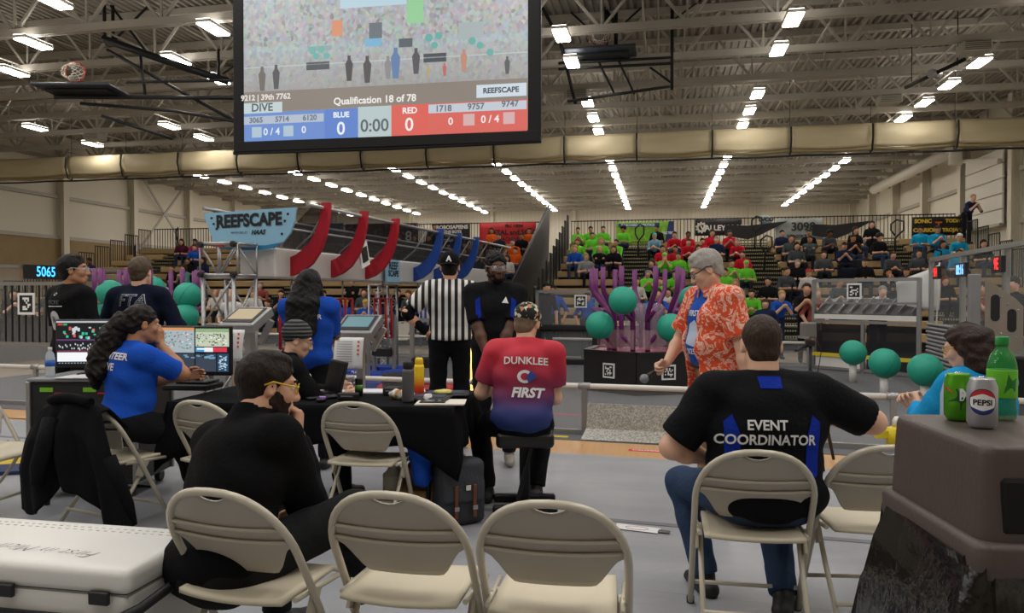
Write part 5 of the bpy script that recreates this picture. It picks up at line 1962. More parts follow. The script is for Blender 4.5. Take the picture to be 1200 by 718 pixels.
chair(300, 2.6, 17, 'beige folding chair carrying the man in the black fleece')
chair(483, 2.57, 12, 'empty beige folding chair in the front row, second from left')
chair(653, 2.47, 9, 'empty beige folding chair in the front row, nearest the middle')
chair(880, 3.2, 10, 'beige folding chair carrying the event coordinator')
chair(1020, 3.3, 4, 'empty beige folding chair beside the event coordinator')
chair(432, 4.55, 12, 'empty beige folding chair at the black table with a blue jacket')
chair(262, 4.6, 20, 'beige folding chair at the table half hidden behind the black fleece')
chair(-12, 4.85, 100, 'beige folding chair cut by the left edge, seen from the side')
chair(136, 4.62, 26, 'folding chair under the woman in blue with a black jacket over it')
chair(1160, 3.95, -35, 'folding chair under the woman in cyan behind the brown bin')

# --- table with a black cloth
T0 = L(-.37, 4.50)                             # front right corner
tdx, tdy = (RT * -.99 + FW * .14).normalized(), (RT * .14 + FW * .99).normalized()


def TP(x, y, z=.745):
    """x metres left of the right end, y metres in from the front edge"""
    p = T0 + tdx * x + tdy * y
    return Vector((p.x, p.y, z))


TL, TD = 1.83, .82
tb = empty('folding_table', TP(TL / 2, TD / 2, 0), math.atan2(-tdx.y, -tdx.x), 'long folding table under a black cloth', 'table')
B().box((0, 0, .725), (TL - .02, TD - .02, .03), bev=.01).obj('tabletop', mat('table_grey', '6c6c6c', .6), tb)
for x in (-.75, .75):
    for y in (-.3, .3):
        B().tube([(x, y, .71), (x, y, .0)], .014, 8).obj('leg', m_blackm, tb)
m_cloth = mat('black_tablecloth', '0e0e11', .9, bump=.15, bscale=30, spec=.12)
# cloth: top and hanging sides with folds; corners hang lowest
N = 96
per = []
cs_ = [(-TL / 2, -TD / 2), (TL / 2, -TD / 2), (TL / 2, TD / 2), (-TL / 2, TD / 2)]
for e in range(4):
    a, c = Vector((*cs_[e], 0)), Vector((*cs_[(e + 1) % 4], 0))
    n = 40 if e % 2 == 0 else 20
    for i in range(n):
        t = i / n
        per.append((a.lerp(c, t), min(t, 1 - t) * (c - a).length, e))


def drape(u, v):
    i = int(round(u * len(per))) % len(per)
    p, dc, e = per[i]
    nrm = Vector(((0, -1, 0), (1, 0, 0), (0, 1, 0), (-1, 0, 0))[e])
    cor = math.exp(-dc / .12)
    if dc < .12:
        nrm = (nrm * (.5 + dc * 4) + Vector((p.x / (TL / 2), p.y / (TD / 2), 0)) * (1 - dc / .12)).normalized()
    drop = .23 + .2 * cor + .015 * math.sin(i * .7)
    w = .012 * math.sin(i * 1.1) + .016 * math.sin(i * .43 + 1)
    q = p + nrm * (.004 + (w + .02 + .05 * cor) * min(1, v * 1.4))
    q.z = .746 - .004 * (v > 0) - drop * v
    return q


cb = B()
cb.grid(drape, len(per), 7, thick=.004)
cb.box((0, 0, .7445), (TL + .008, TD + .008, .004))
tag(cb.obj('tablecloth', m_cloth, None, tb.location, tb.rotation_euler[2]), 'black cloth draped over the long folding table', 'tablecloth')
TROT = tb.rotation_euler[2]


def on_table(name, x, y, label, cat, rz=0, z=.749):
    return empty(name, TP(x, y, z), TROT + rz, label, cat)


def bottle(name, loc, prof, m, label, cap=None, mc=None, n=20, band=None):
    r = empty(name, loc, 0, label, 'bottle')
    B().lathe(prof, n).obj('body', m, r)
    if cap:
        B().lathe(cap, n).obj('cap', mc, r)
    return r


b1 = A(478, 4.72, .749)
bottle('water_bottle', b1, [(.036, 0), (.038, .01), (.038, .19), (.034, .205), (.026, .21)], mat('grey_bottle', '5a5a5c', .45, .3), 'tall grey metal water bottle at the table edge',
       [(.03, .21), (.032, .215), (.032, .25), (.028, .256)], m_black)
ob = bottle('water_bottle', A(491, 5.02, .749), [(.032, 0), (.034, .01), (.034, .19), (.03, .21)],
            ramp_mat('yellow_orange', [(0, 'd8321e'), (.06, 'e2501f'), (.1, 'f0a51e'), (.14, 'f6cf22'), (1, 'f6d428')], kind='GRAD', rot=(0, PI / 2, 0), mapping=(1, 1, 1), rough=.4), 'water bottle fading from yellow to orange behind the grey one',
            [(.026, .21), (.028, .215), (.028, .24), (.02, .255)], mat('yellow_cap', 'e8c21e', .5))
nt = MATS['yellow_orange'].node_tree
for nd in nt.nodes:
    if nd.type == 'SEPXYZ':
        for l in list(nt.links):
            if l.from_node == nd:
                tgt = l.to_socket
                nt.links.remove(l)
                nt.links.new(nd.outputs[2], tgt)
    if nd.type == 'MAPPING':
        nd.inputs['Rotation'].default_value = (0, 0, 0)
        nd.inputs['Scale'].default_value = (1, 1, 1)
wb_ = bottle('water_bottle', A(58, 5.35, .845), [(.03, 0), (.032, .01), (.03, .06), (.032, .12), (.026, .16), (.012, .18), (.012, .19)], mat('clear_plastic', 'dfe9ee', .1, alpha=.45), 'clear plastic water bottle with blue label on the road case',
             [(.014, .185), (.014, .205)], m_white)
B().lathe([(.033, .07), (.033, .115)], 20).obj('label_band', mat('blue_label', '2b62b8', .5), wb_)
dc = on_table('drink_can', .72, .42, 'black and green energy drink can on the table', 'can')
B().lathe([(.024, 0), (.027, .006), (.027, .11), (.023, .12)], 18).obj('body', mat('can_black', '1c1f1c', .35, .4), dc)
B().lathe([(.0275, .03), (.0275, .075)], 18).obj('label_band', mat('can_green', '4d7a35', .4), dc)
# laptop turned to the woman in the beanie
lp = on_table('laptop', .98, .35, 'open black laptop in front of the woman in the striped beanie', 'laptop', rad(-50))
B().box((0, 0, .01), (.33, .23, .018), bev=.006).obj('base', m_black, lp)
sc_ = B().box((0, .125, .125), (.33, .012, .22), R=Matrix.Rotation(rad(-14), 3, 'X'), bev=.004).obj('lid', m_black, lp)
B().box((0, .118, .127), (.3, .006, .19), R=Matrix.Rotation(rad(-14), 3, 'X')).obj('display', mat('dark_screen', '1c1d20', .25), lp)
B().box((0, -.01, .02), (.28, .12, .003)).obj('keyboard', mat('keys', '26262a', .6), lp)
ms = on_table('computer_mouse', .86, .12, 'dark computer mouse with purple glow on the black cloth', 'mouse')
B().sphere((0, 0, .014), .05, 16, 10, sq=(.62, 1, .34)).obj('shell', mat('mouse_dark', '2a2430', .35), ms)
B().tube([(-.018, .02, .028), (-.012, 0, .031), (.012, 0, .031), (.018, .02, .028)], .003, 5).obj('light_ring', glow('purple_glow', 'a66ad8', 1.5), ms)
for (x, y, w, d, h, c, nm, lab, cat) in [(.72, .22, .13, .06, .045, '141416', 'card_reader', 'small black box on the black cloth beside the mouse', 'box'),
                                         (.52, .52, .1, .12, .05, '1e1e20', 'device_box', 'black device with white cable behind the snack bag', 'box')]:
    o = on_table(nm, x, y, lab, cat)
    B().box((0, 0, h / 2), (w, d, h), bev=.006).obj('case', mat('c_' + c, c, .5), o)
    B().box((0, -d / 2 - .001, h * .6), (w * .6, .003, h * .15)).obj('slot', m_grey, o)
for (x, y, w, d, rz, c, lab) in [(.1, .16, .3, .21, .15, 'e9e2d8', 'white paper under the phone at the table corner'), (.8, .62, .5, .2, .1, 'dfe1e6', 'stack of white papers at the back of the table'),
                                 (.45, .66, .22, .16, .3, 'e9e9ea', 'white paper behind the grey bottle'), (1.15, .66, .26, .2, .2, 'e4e4e6', 'white sheet behind the laptop')]:
    o = on_table('paper', x, y, lab, 'paper', rz)
    for k in range(3):
        B().box((.004 * k, .003 * k, .002 + .003 * k), (w, d, .0025)).obj('sheet', mat('pap_' + c, c, .7), o)
ph = on_table('phone', .14, .13, 'black phone lying on white paper at the table corner', 'phone', .12, .758)
B().box((0, 0, .005), (.16, .085, .009), bev=.004).obj('body', m_black, ph)
B().box((.005, 0, .0102), (.12, .07, .001)).obj('glass', mat('phone_glass', '3c4450', .08), ph)
for (x, y, lab, rz) in [(.14, .5, 'flat black tablet case with a blue edge at the right table end', .2), (.22, .3, 'flat black case on the right end of the table', .05)]:
    o = on_table('tablet_case', x, y, lab, 'tablet case', rz)
    B().box((0, 0, .012), (.3, .2, .022), bev=.008).obj('shell', m_black, o)
    B().box((0, .02, .024), (.24, .14, .003)).obj('panel', mat('slate_blue', '333b52', .5), o)
s = SDF(.02)
s.el((0, 0, .03), (.05, .045, .032)).el((.05, .02, .025), (.04, .03, .025)).el((-.04, .01, .03), (.04, .04, .03))
sb = link('snack_bag', s.mesh('snack_bag', .008, noise=.004, nf=90), ramp_mat('snack_mix', [(0, '7a4a24'), (.4, 'b7793a'), (.55, 'cfd8d4'), (.75, 'dfe7e2')], scale=24, rough=.25), None, TP(.4, .3, .748))
tag(sb, 'crumpled clear snack bag with brown pieces left of the grey bottle', 'snack bag')
o = link('crumpled_paper', SDF(.01).el((0, 0, .02), .022).el((.015, .01, .025), .016).mesh('crumpled_paper', .006, noise=.004, nf=120), mat('paper_white', 'e6e6e6', .7), None, TP(.2, .22, .757))
tag(o, 'crumpled white tissue beside the phone', 'tissue')
o = link('yellow_cloth', SDF(.01).el((0, 0, .012), (.06, .04, .016)).el((.03, .02, .014), (.04, .03, .014)).mesh('yellow_cloth', .008, noise=.003, nf=90), mat('pale_yellow', 'd8d27a', .8), None, TP(.15, .42, .772))
tag(o, 'crumpled pale yellow cloth on the tablet case', 'cloth')

# --- monitors
def monitor(loc, rz, label, kind):
    r = empty('monitor', loc, rz, label, 'monitor')
    B().box((0, .06, .008), (.24, .18, .016), bev=.006).obj('foot', m_black, r)
    B().tube([(0, .07, .01), (0, .06, .2)], .02, 8).obj('stand', m_black, r)
    p = B().box((0, .02, .23), (.56, .035, .35), bev=.008).obj('panel', m_black, r)
    s = B().box((0, .0, .235), (.535, .004, .315)).obj('screen', glow('mon_dark', '15171b', 1), p)

    def pt(x0, x1, z0, z1, c, lift=.003, e=1.0, nm='window'):
        return B().box(((x0 + x1) / 2 * .535 - .2675, -.002 - lift, .0775 + (1 - (z0 + z1) / 2) * .315), ((x1 - x0) * .535, .002, (z1 - z0) * .315)).obj(nm, glow('mon_' + c, c, e), s)
    rr = random.Random(3)
    if kind == 0:
        pt(0, 1, 0, .04, 'b9bcc0')
        pt(.02, .08, .06, .1, 'd23b3b'); pt(.09, .14, .06, .1, '3bb06a')
        for k in range(26):
            x, z = .08 + rr.random() * .55, .12 + rr.random() * .26
            pt(x, x + .03, z, z + .03 + rr.random() * .06, rr.choice(['2fc29a', '2fc29a', 'd65a5a', 'c9d2d6']), .005)
        pt(0, .98, .42, .45, '6a3a78'); pt(.62, .98, .36, .4, '6fbf3a')
        for k in range(40):
            x = .02 + rr.random() * .93
            z = .48 + rr.random() * .16
            pt(x, x + .012, z, z + .04, 'c8ccd0', .005, 1, 'text_run')
        pt(.01, .98, .68, .7, '8a3a5a')
        pt(.01, .56, .72, .93, 'f4f6f8'); pt(.6, .8, .72, .82, 'c02ad8'); pt(.6, .98, .84, .93, '2a2460'); pt(.62, .9, .86, .9, 'd8c8ee', .005)
        for k in range(16):
            pt(.03 + k * .04, .05 + k * .04, .955, .975, '9aa4b0', .005, 1, 'icon')
    else:
        pt(0, .52, .0, .06, 'd8925a')
        pt(0, .52, .06, .56, 'a8b4ba'); pt(.54, 1, .02, .42, 'c4ccb4'); pt(.54, 1, .02, .1, '6f9a5a')
        for k in range(90):
            x, z = rr.random() * .48, .1 + rr.random() * .36
            pt(x, x + .022, z, z + .022, rr.choice(['59686e', 'e4e8ea', '4fae98', 'b85a4e', '7f8b90', '8c7a6a']), .005, 1, 'picture_area')
        for k in range(70):
            x, z = .55 + rr.random() * .42, .12 + rr.random() * .26
            pt(x, x + .018, z, z + .026, rr.choice(['5c665c', 'e9ece4', '8a9684', '3f4a44', 'aab4a0']), .005, 1, 'picture_area')
        pt(.54, .66, .44, .54, '4a9ad0'); pt(.66, .78, .44, .54, 'e8eef0'); pt(.78, .97, .44, .54, 'd83a4e'); pt(.56, .76, .455, .49, 'f2f4f6', .005)
        pt(0, .52, .58, .98, '39424e'); pt(.54, .82, .58, .98, '3c4552'); pt(.84, .99, .58, .98, '2a4a62')
        for k in range(36):
            x, z = .85 + rr.random() * .12, .6 + rr.random() * .34
            pt(x, x + .022, z, z + .02, 'b8d0e0', .005, 1, 'text_run')
        for k in range(24):
            x, z = .02 + rr.random() * .76, .6 + rr.random() * .08
            pt(x, x + .05, z, z + .025, rr.choice(['7f9ab0', '6fa8c8', '59636e']), .005, 1, 'window')
        pt(.6, .68, .58, .66, '1d2026', .005)


monitor(A(111, 5.45, .842), TH + rad(4), 'left computer monitor with dark dashboards on the road case', 0)
p = TP(1.5, .56, .749)
monitor(Vector((*A(226, 5.3)[:2], .8)), TH - rad(6), 'right computer monitor showing field views beside the woman in blue', 1)
o = B().box((0, 0, .022), (.34, .24, .044), bev=.01).obj('monitor_riser', m_black, None, Vector((*A(226, 5.36)[:2], .753)), TH - rad(6))
tag(o, 'black riser under the right monitor on the table', 'riser')

# --- road case
rc_ = empty('road_case', A(112, 5.4), TH, 'tall black road case on castors under the left monitor', 'case')
B().box((0, .1, .46), (.74, .56, .72), bev=.01).obj('shell', m_black, rc_)
for (x, y) in ((-.37, -.18), (.37, -.18), (-.37, .38), (.37, .38)):
    B().box((x, y, .46), (.03, .03, .72), bev=.004).obj('edge_trim', m_alu, rc_)
B().box((0, .1, .83), (.76, .58, .024), bev=.006).obj('lid', mat('case_grey', '8a8c8e', .5), rc_)
for x in (-.3, .3):
    for y in (-.12, .32):
        B().lathe([(.042, -.02), (.045, 0), (.042, .02)], 14, (x, y, .05), R=frame((0, 1, 0), (1, 0, 0))).obj('castor', m_black, rc_)
        B().box((x, y, .09), (.06, .06, .02)).obj('castor_plate', m_alu, rc_)
B().box((0, -.185, .72), (.66, .01, .15)).obj('rack_panel', m_dark, rc_)
for x in (-.24, .06):
    B().box((x, -.192, .765), (.09, .006, .03)).obj('green_label', mat('label_green', '7cc428', .5), rc_)
    B().box((x + .08, -.192, .74), (.05, .006, .012)).obj('red_label', m_redp, rc_)
o = B().box((0, 0, .003), (.36, .24, .004)).box((.06, .03, .007), (.3, .2, .003), R=Matrix.Rotation(.3, 3, 'Z')).obj('case_papers', mat('paper_white', 'e6e6e6', .7), None, A(104, 5.32, .843), TH)
tag(o, 'loose white papers on top of the road case', 'paper')

# --- under the table
def soft(name, s, m, loc, rz, label, cat, vox=.012, noise=.004, nf=40):
    return tag(link(name, s.mesh(name, vox, noise=noise, nf=nf), m, None, loc, rz), label, cat)


bp = empty('backpack', A(537, 4.66, .008), TH + rad(25), 'dark grey backpack with brown leather straps beside the table', 'backpack')
s = SDF(.03)
s.bx((0, 0, .2), (.1, .05, .15), rd=.05)
link('main_body', s.mesh('main_body', .012, noise=.003, nf=30), cloth('3c3d42'), bp)
s = SDF(.02)
s.bx((0, -.055, .27), (.105, .03, .1), rd=.03)
link('flap', s.mesh('flap', .01, noise=.002, nf=30), cloth('47484d'), bp)
for x in (-.06, .06):
    B().box((x, -.125, .16), (.022, .012, .2), bev=.003).obj('leather_strap', mat('brown_leather', '6b3a22', .5), bp)
    B().box((x, -.133, .12), (.03, .008, .025)).obj('buckle', m_alu, bp)
B().box((.02, -.12, .24), (.03, .006, .03)).obj('logo_patch', m_white, bp)
B().box((-.125, -.02, .16), (.04, .1, .05), bev=.015).obj('side_patch', mat('brown_leather', '6b3a22', .5), bp)
B().tube([(-.04, .03, .38), (-.03, .02, .42), (.03, .02, .42), (.04, .03, .38)], .01, 6).obj('grab_loop', cloth('3c3d42'), bp)
soft('duffel_bag', SDF(.05).bx((0, 0, .17), (.14, .1, .1), rd=.06).el((.02, 0, .26), (.15, .12, .08)), mat('maroon_leather', '5a2a1c', .4, bump=.2, bscale=20), A(513, 5.02, .008), TH, 'reddish brown leather bag under the table', 'bag')
soft('cardboard_box', SDF(.01).bx((0, 0, .1), (.15, .12, .09), rd=.008), mat('cardboard', '8a6a45', .8), A(500, 4.78, .008), TH, 'low brown cardboard box under the front of the table', 'box', .012, 0)
soft('cloth_bundle', SDF(.03).el((0, 0, .12), (.1, .08, .12)).el((.02, 0, .05), (.11, .09, .06)), mat('beige_cloth', 'b9a488', .9), A(540, 5.05, .008), TH, 'pale beige bundle under the right end of the table', 'bundle')
soft('jug', SDF(.02).cc((0, 0, 0), (0, 0, .2), .08).rc((0, 0, .2), (0, 0, .26), .07, .03), mat('jug_pale', 'c9c3b4', .4), A(462, 5.1, .008), TH, 'pale plastic jug under the table', 'jug', .01, 0)
# blue jacket over the chair by the table
soft('blue_jacket', SDF(.04).el((0, 0, .56), (.07, .06, .1)).rc((0, 0, .6), (.02, .02, .3), .07, .05).rc((.03, .04, .55), (.05, .03, .28), .05, .04).el((-.02, 0, .62), (.06, .05, .05)), cloth('1f4fb4'), A(488, 4.6, .0), TH, 'bright blue jacket bunched over the side of the empty chair', 'jacket', .012, .005, 45)
# black jacket hung over the back of the chair of the woman in blue
def jk(u, v):
    fold = math.sin(u * 19 + 1.2 * math.sin(3 * v)) + .6 * math.sin(u * 31 + 2)
    if v < .16:
        t = v / .16
        return ((u - .5) * .46, back_y(.62 + .18 * t) + .035 - .03 * t, .62 + .185 * t - .05 * (2 * u - 1) ** 2 * t)
    t = (v - .16) / .84
    x = (u - .5) * (.46 + .42 * min(1, t * 1.6)) + .07 * t * t
    y = back_y(.8) - .035 - .06 * min(1, t * 3) + .028 * fold * min(1, t * 1.5) - .03 * math.sin(PI * u) * t
    z = .805 - .05 * (2 * u - 1) ** 2 - t * (.58 + .07 * math.sin(u * 7.5 + .5) - .10 * math.exp(-((u - .42) / .08) ** 2) + .10 * max(0, u - .6))
    return (x, y, z)


jr = empty('black_jacket', A(134, 4.62, .008), TH - rad(22), 'large black jacket hanging over the chair of the woman in blue', 'jacket')
m_jk = cloth('0f0f12')
B().grid(jk, 60, 40, thick=.014).obj('cloth', m_jk, jr)
for (pts, rs) in [([(-.09, -.36, .70), (-.07, -.41, .56), (-.08, -.44, .44), (-.10, -.43, .34)], [.055, .062, .058, .05]),
                  ([(.33, -.33, .5), (.40, -.33, .36), (.44, -.31, .24), (.46, -.3, .13)], [.06, .065, .06, .052])]:
    B().tube(pts, rs, 14, flat=(0, 1, 0, .55)).obj('sleeve', m_jk, jr)
B().tube([(x, back_y(.8) - .05, .82 - .9 * x * x) for x in [-.16 + .04 * k for k in range(9)]], .03, 8).obj('collar', m_jk, jr)

# --- stool
st_ = empty('padded_stool', A(615, 4.98, .008), TH, 'black padded bench stool under the red-shirted man', 'stool')
s = SDF(.02)
s.bx((0, 0, .47), (.16, .12, .02), rd=.03)
link('seat_pad', s.mesh('seat_pad', .012), mat('black_vinyl', '1b1b1d', .35), st_)
B().box((0, 0, .24), (.07, .09, .42), bev=.01).obj('column', m_blackm, st_)
B().beam((.04, -.09, .42), (-.06, -.1, .03), .05, .025, up=(1, 0, 0)).obj('brace', m_blackm, st_)
B().box((0, -.14, .03), (.42, .06, .05), bev=.01).obj('floor_bar', m_blackm, st_)
B().box((0, .14, .03), (.42, .06, .05), bev=.01).obj('floor_bar', m_blackm, st_)
B().box((0, 0, .035), (.06, .3, .04), bev=.01).obj('base_rail', m_blackm, st_)

# --- cooler at lower left
cq = (L(-1.73, 2.54) - L(-1.27, 2.45)).normalized()
cy_ = Vector((-cq.y, cq.x, 0))
cy_ = cy_ if cy_.dot(FW) > 0 else -cy_
CW, CD, CHh = 1.05, .46, .5
cc_ = L(-1.27, 2.47) + cq * CW / 2 + cy_ * CD / 2
crz_ = math.atan2(-cq.y, -cq.x)
co = empty('cooler', (cc_.x, cc_.y, .008), crz_, 'big white cooler with black handle at lower left', 'cooler')
m_cool = mat('cooler_white', 'e3e1dc', .35, bump=.04, bscale=60, var=.02)
s = SDF(.01)
s.bx((0, 0, .22), (CW / 2 - .04, CD / 2 - .04, .17), rd=.03)
link('tub', s.mesh('tub', .014), m_cool, co)
s = SDF(.01)
s.bx((0, 0, .455), (CW / 2 - .03, CD / 2 - .03, .014), rd=.03)
link('lid', s.mesh('lid', .012), m_cool, co)
B().box((0, 0, .408), (CW - .03, CD - .03, .008)).obj('lid_seam', mat('seam_grey', '8c8a86', .7), co)
for x in (.05, .42, -.3):
    B().box((x, -CD / 2 - .006, .405), (.075, .018, .045), bev=.004).obj('latch', m_black, co)
B().box((-.1, -CD / 2 - .004, .33), (.9, .012, .02)).obj('trim_strip', m_black, co)
B().tube([(CW / 2 - .16, -CD / 2 - .03, .28), (CW / 2 - .06, -CD / 2 - .05, .33), (CW / 2 + .03, -CD / 2 + .02, .37), (CW / 2 + .055, .02, .41), (CW / 2 + .055, .17, .425)], .018, 10).obj('handle', m_black, co)
B().box((CW / 2 + .01, .17, .41), (.08, .05, .05), bev=.01).obj('handle_mount', m_black, co)
B().box((CW / 2 - .16, -CD / 2 - .012, .27), (.1, .03, .05), bev=.01).obj('handle_mount', m_black, co)
text_obj('handwriting', 'First in Mich', .085, MX((.1, -.1, .5005), (-1, .06, 0), (0, 0, 1)), mat('pen_ink', '5a5a60', .7), co, shear=.4, bold=-.002)
for (x0, x1, y) in [(-.4, .45, .13), (-.4, .4, .16)]:
    b = B()
    for k in range(26):
        x = x0 + (x1 - x0) * k / 25
        b.box((x, y, .5), (.014, .006, .002))
    q = b.obj('moulded_marks', mat('cool_mark', 'cfccc6', .5), co)
    q['kind'] = 'stuff'

# --- brown litter bin with hood at right
lb_c = L(1.235, 1.80)
lb = empty('litter_bin', (lb_c.x, lb_c.y, .008), TH - rad(4), 'brown hooded litter bin with black liner at lower right', 'bin')
m_brown = mat('brown_plastic', '4f4340', .45, bump=.08, bscale=90, var=.05)
HW, HD = .225, .235


def hood(u, z):
    k = 1 - .12 * max(0, (z - .85) / .25)
    return u * k


def ring(z, k, inset=0):
    w, d = HW * k - inset, HD * k - inset
    return [(-w, -d, z), (w, -d, z), (w, d, z), (-w, d, z)]


def rring(z, k, r=.05, n=5):
    w, d = HW * k, HD * k
    pts = []
    for (sx, sy, a0) in ((1, 1, 0), (-1, 1, PI / 2), (-1, -1, PI), (1, -1, 3 * PI / 2)):
        for i in range(n + 1):
            a = a0 + PI / 2 * i / n
            pts.append((sx * (w - r) + r * math.cos(a), sy * (d - r) + r * math.sin(a), z))
    return pts


def loft(rings, cap0=False, cap1=False):
    b = B()
    n = len(rings[0])
    vs = [p for rg in rings for p in rg]
    fs = [(i * n + k, i * n + (k + 1) % n, (i + 1) * n + (k + 1) % n, (i + 1) * n + k) for i in range(len(rings) - 1) for k in range(n)]
    b.add(vs, fs, 0, True)
    if cap0:
        b.f.append(tuple(range(n))[::-1]); b.mi.append(0); b.sm.append(False)
    if cap1:
        o = (len(rings) - 1) * n
        b.f.append(tuple(o + k for k in range(n))); b.mi.append(0); b.sm.append(False)
    return b


loft([rring(.885, 1.0, .04), rring(1.0, .975, .035), rring(1.07, .96, .035), rring(1.083, .95, .035), rring(1.09, .93, .035)], cap1=True).obj('hood', m_brown, lb)
loft([rring(.80, 1.06, .04), rring(.83, 1.08, .04), rring(.875, 1.08, .04), rring(.888, 1.05, .04), rring(.89, .98, .04)]).obj('rim', m_brown, lb)
loft([rring(.0, .82, .05), rring(.4, .9, .05), rring(.8, .99, .05)], cap0=True).obj('tub', m_brown, lb)
B().box((-.02, -HD * .97, .965), (.33, .02, .12), bev=.008).obj('opening', mat('bin_dark', '060606', .9), lb)
s_ = []
for k, (z, e) in enumerate([(.86, .015), (.80, .035), (.72, .07), (.62, .09), (.5, .06), (.42, .02)]):
    rg = rring(z, 1.0, .05)
    rg = [(x * (1 + e / .23 + .05 * math.sin(i * 2.3 + k)), y * (1 + e / .23 * .7 + .05 * math.sin(i * 1.7 + k * 2)), z - (.12 * e / .09 * (x < -.05) * (y > 0)) + .012 * math.sin(i * 3 + k)) for i, (x, y, z) in enumerate(rg)]
    s_.append(rg)
bag = loft(s_).obj('bin_liner', mat('black_liner', '14110f', .2, bump=.8, bscale=10), lb)
# drinks on the bin
ztop = 1.099


def drink_can(px, d, rz, m, lab):
    r = empty('soda_can', A(px, d, ztop), TH + rz, lab, 'can')
    B().lathe([(.022, 0), (.026, .003), (.033, .014), (.033, .1), (.027, .116), (.027, .12), (.025, .121)], 32).obj('body', m, r)
    B().lathe([(.0255, .1185), (.0255, .1195)], 24).obj('lid', m_alu, r)
    B().tube([(-.008, 0, .121), (.008, 0, .121)], .004, 6).obj('tab', m_chrome, r)
    return r


pc = drink_can(1152, 1.82, rad(-30), mat('can_silver', 'b9bbc0', .3, .6), 'silver cola can with round red, white and blue mark on the bin')


def cyl_disc(r0, pts, mi_m, nm, par):
    """flat outline (x along the surface, z up) wrapped onto a can of radius r0, facing -y"""
    n = len(pts)
    c = [sum(p[0] for p in pts) / n, sum(p[1] for p in pts) / n]
    b = B()
    vs, fs = [], []
    R_ = 6
    for j in range(R_ + 1):
        t = j / R_
        for p in pts:
            x, z = c[0] + (p[0] - c[0]) * t, c[1] + (p[1] - c[1]) * t
            a = x / .033
            vs.append((r0 * math.sin(a), -r0 * math.cos(a), z))
    for j in range(R_):
        for k in range(n):
            fs.append((j * n + k, j * n + (k + 1) % n, (j + 1) * n + (k + 1) % n, (j + 1) * n + k))
    b.add(vs, fs)
    return b.obj(nm, mi_m, par)


circ = [(.029 * math.cos(2 * PI * k / 40), .066 + .029 * math.sin(2 * PI * k / 40)) for k in range(40)]
cyl_disc(.0333, [(x * 1.08, .066 + (z - .066) * 1.08) for x, z in circ], mat('can_dark_ring', '14284e', .4), 'mark_ring', pc)
cyl_disc(.0335, circ, mat('can_white', 'eef0f2', .4), 'mark_disc', pc)
cyl_disc(.0338, [p for p in circ if p[1] > .0745] , mat('can_red', 'c8202c', .4), 'mark_red', pc)
cyl_disc(.0338, [p for p in circ if p[1] < .0535], mat('can_blue', '1a2f7e', .4), 'mark_blue', pc)


def cyl_text(t, size, z, r0, m, par, x0=0, **kw):
    vs, fs = text_geo(t, size, **kw)
    b = B()
    b.add([(r0 * math.sin((x + x0) / r0), -r0 * math.cos((x + x0) / r0), z + y) for x, y, _ in vs], fs)
    return b.obj('lettering', m, par)


cyl_text('PEPSI', .0185, .064, .0341, mat('ink_black', '121418', .5), pc, bold=.0006, sx=1.05)
gc = drink_can(1124, 1.93, rad(-38), mat('can_lime', '57a81e', .3, .5, var=.25, vscale=40), 'green soda can partly behind the cola can')
cyl_disc(.0335, [(-.02, .05), (.01, .03), (.036, .045), (.036, .09), (.0, .085)], mat('can_dkgreen', '0f4a1e', .4), 'mark_patch', gc)
cyl_text('M', .04, .068, .0339, mat('can_white', 'eef0f2', .4), gc, x0=.022, bold=.002)
cyl_disc(.0336, [(-.03, .08), (-.005, .07), (-.008, .075), (-.03, .09)], mat('can_red', 'c8202c', .4), 'mark_slash', gc)
gb = empty('soda_bottle', A(1175, 1.94, ztop), TH - rad(30), 'green plastic soda bottle with lime label on the bin', 'bottle')
B().lathe([(.024, 0), (.033, .006), (.034, .03), (.032, .05), (.034, .06), (.034, .13), (.033, .145), (.026, .168), (.014, .185), (.0125, .192)], 28).obj('body', mat('green_pet', '2f9a4a', .08, alpha=.6), gb)
B().lathe([(.0345, .058), (.0348, .06), (.0348, .128), (.0345, .13)], 28).obj('label', mat('lime_label', '6cc42c', .4, var=.25, vscale=30), gb)
cyl_disc(.0352, [(-.03, .065), (-.018, .065), (-.018, .09), (-.03, .09)], mat('can_white', 'eef0f2', .4), 'label_white', gb)
cyl_disc(.0352, [(.002, .07), (.03, .075), (.034, .11), (.012, .12)], mat('label_dkgreen', '1c7a2a', .4), 'label_mark', gb)
B().lathe([(.0155, .192), (.016, .195), (.016, .212), (.014, .215)], 24).obj('cap', mat('cap_green', '1d8a3e', .4), gb)
wb2 = bottle('water_bottle', A(1108, 2.3, 1.0), [(.03, -.16), (.03, .06), (.02, .1), (.012, .12)], mat('clear_plastic', 'dfe9ee', .1, alpha=.45), 'clear water bottle behind the green soda can', [(.013, .115), (.013, .135)], m_white)
wb2.location = A(1113, 2.9, .98)
bs_ = empty('side_table', A(1113, 2.9, 0.008), TH, 'small stand behind the bin holding a water bottle', 'stand')
B().box((0, 0, .8), (.16, .16, .02), bev=.005).obj('top', m_grey, bs_)
B().tube([(0, 0, 0.01), (0, 0, .8)], .015, 8).obj('post', m_grey, bs_)
B().lathe([(.1, 0), (.1, .012)], 20).obj('foot', m_grey, bs_)

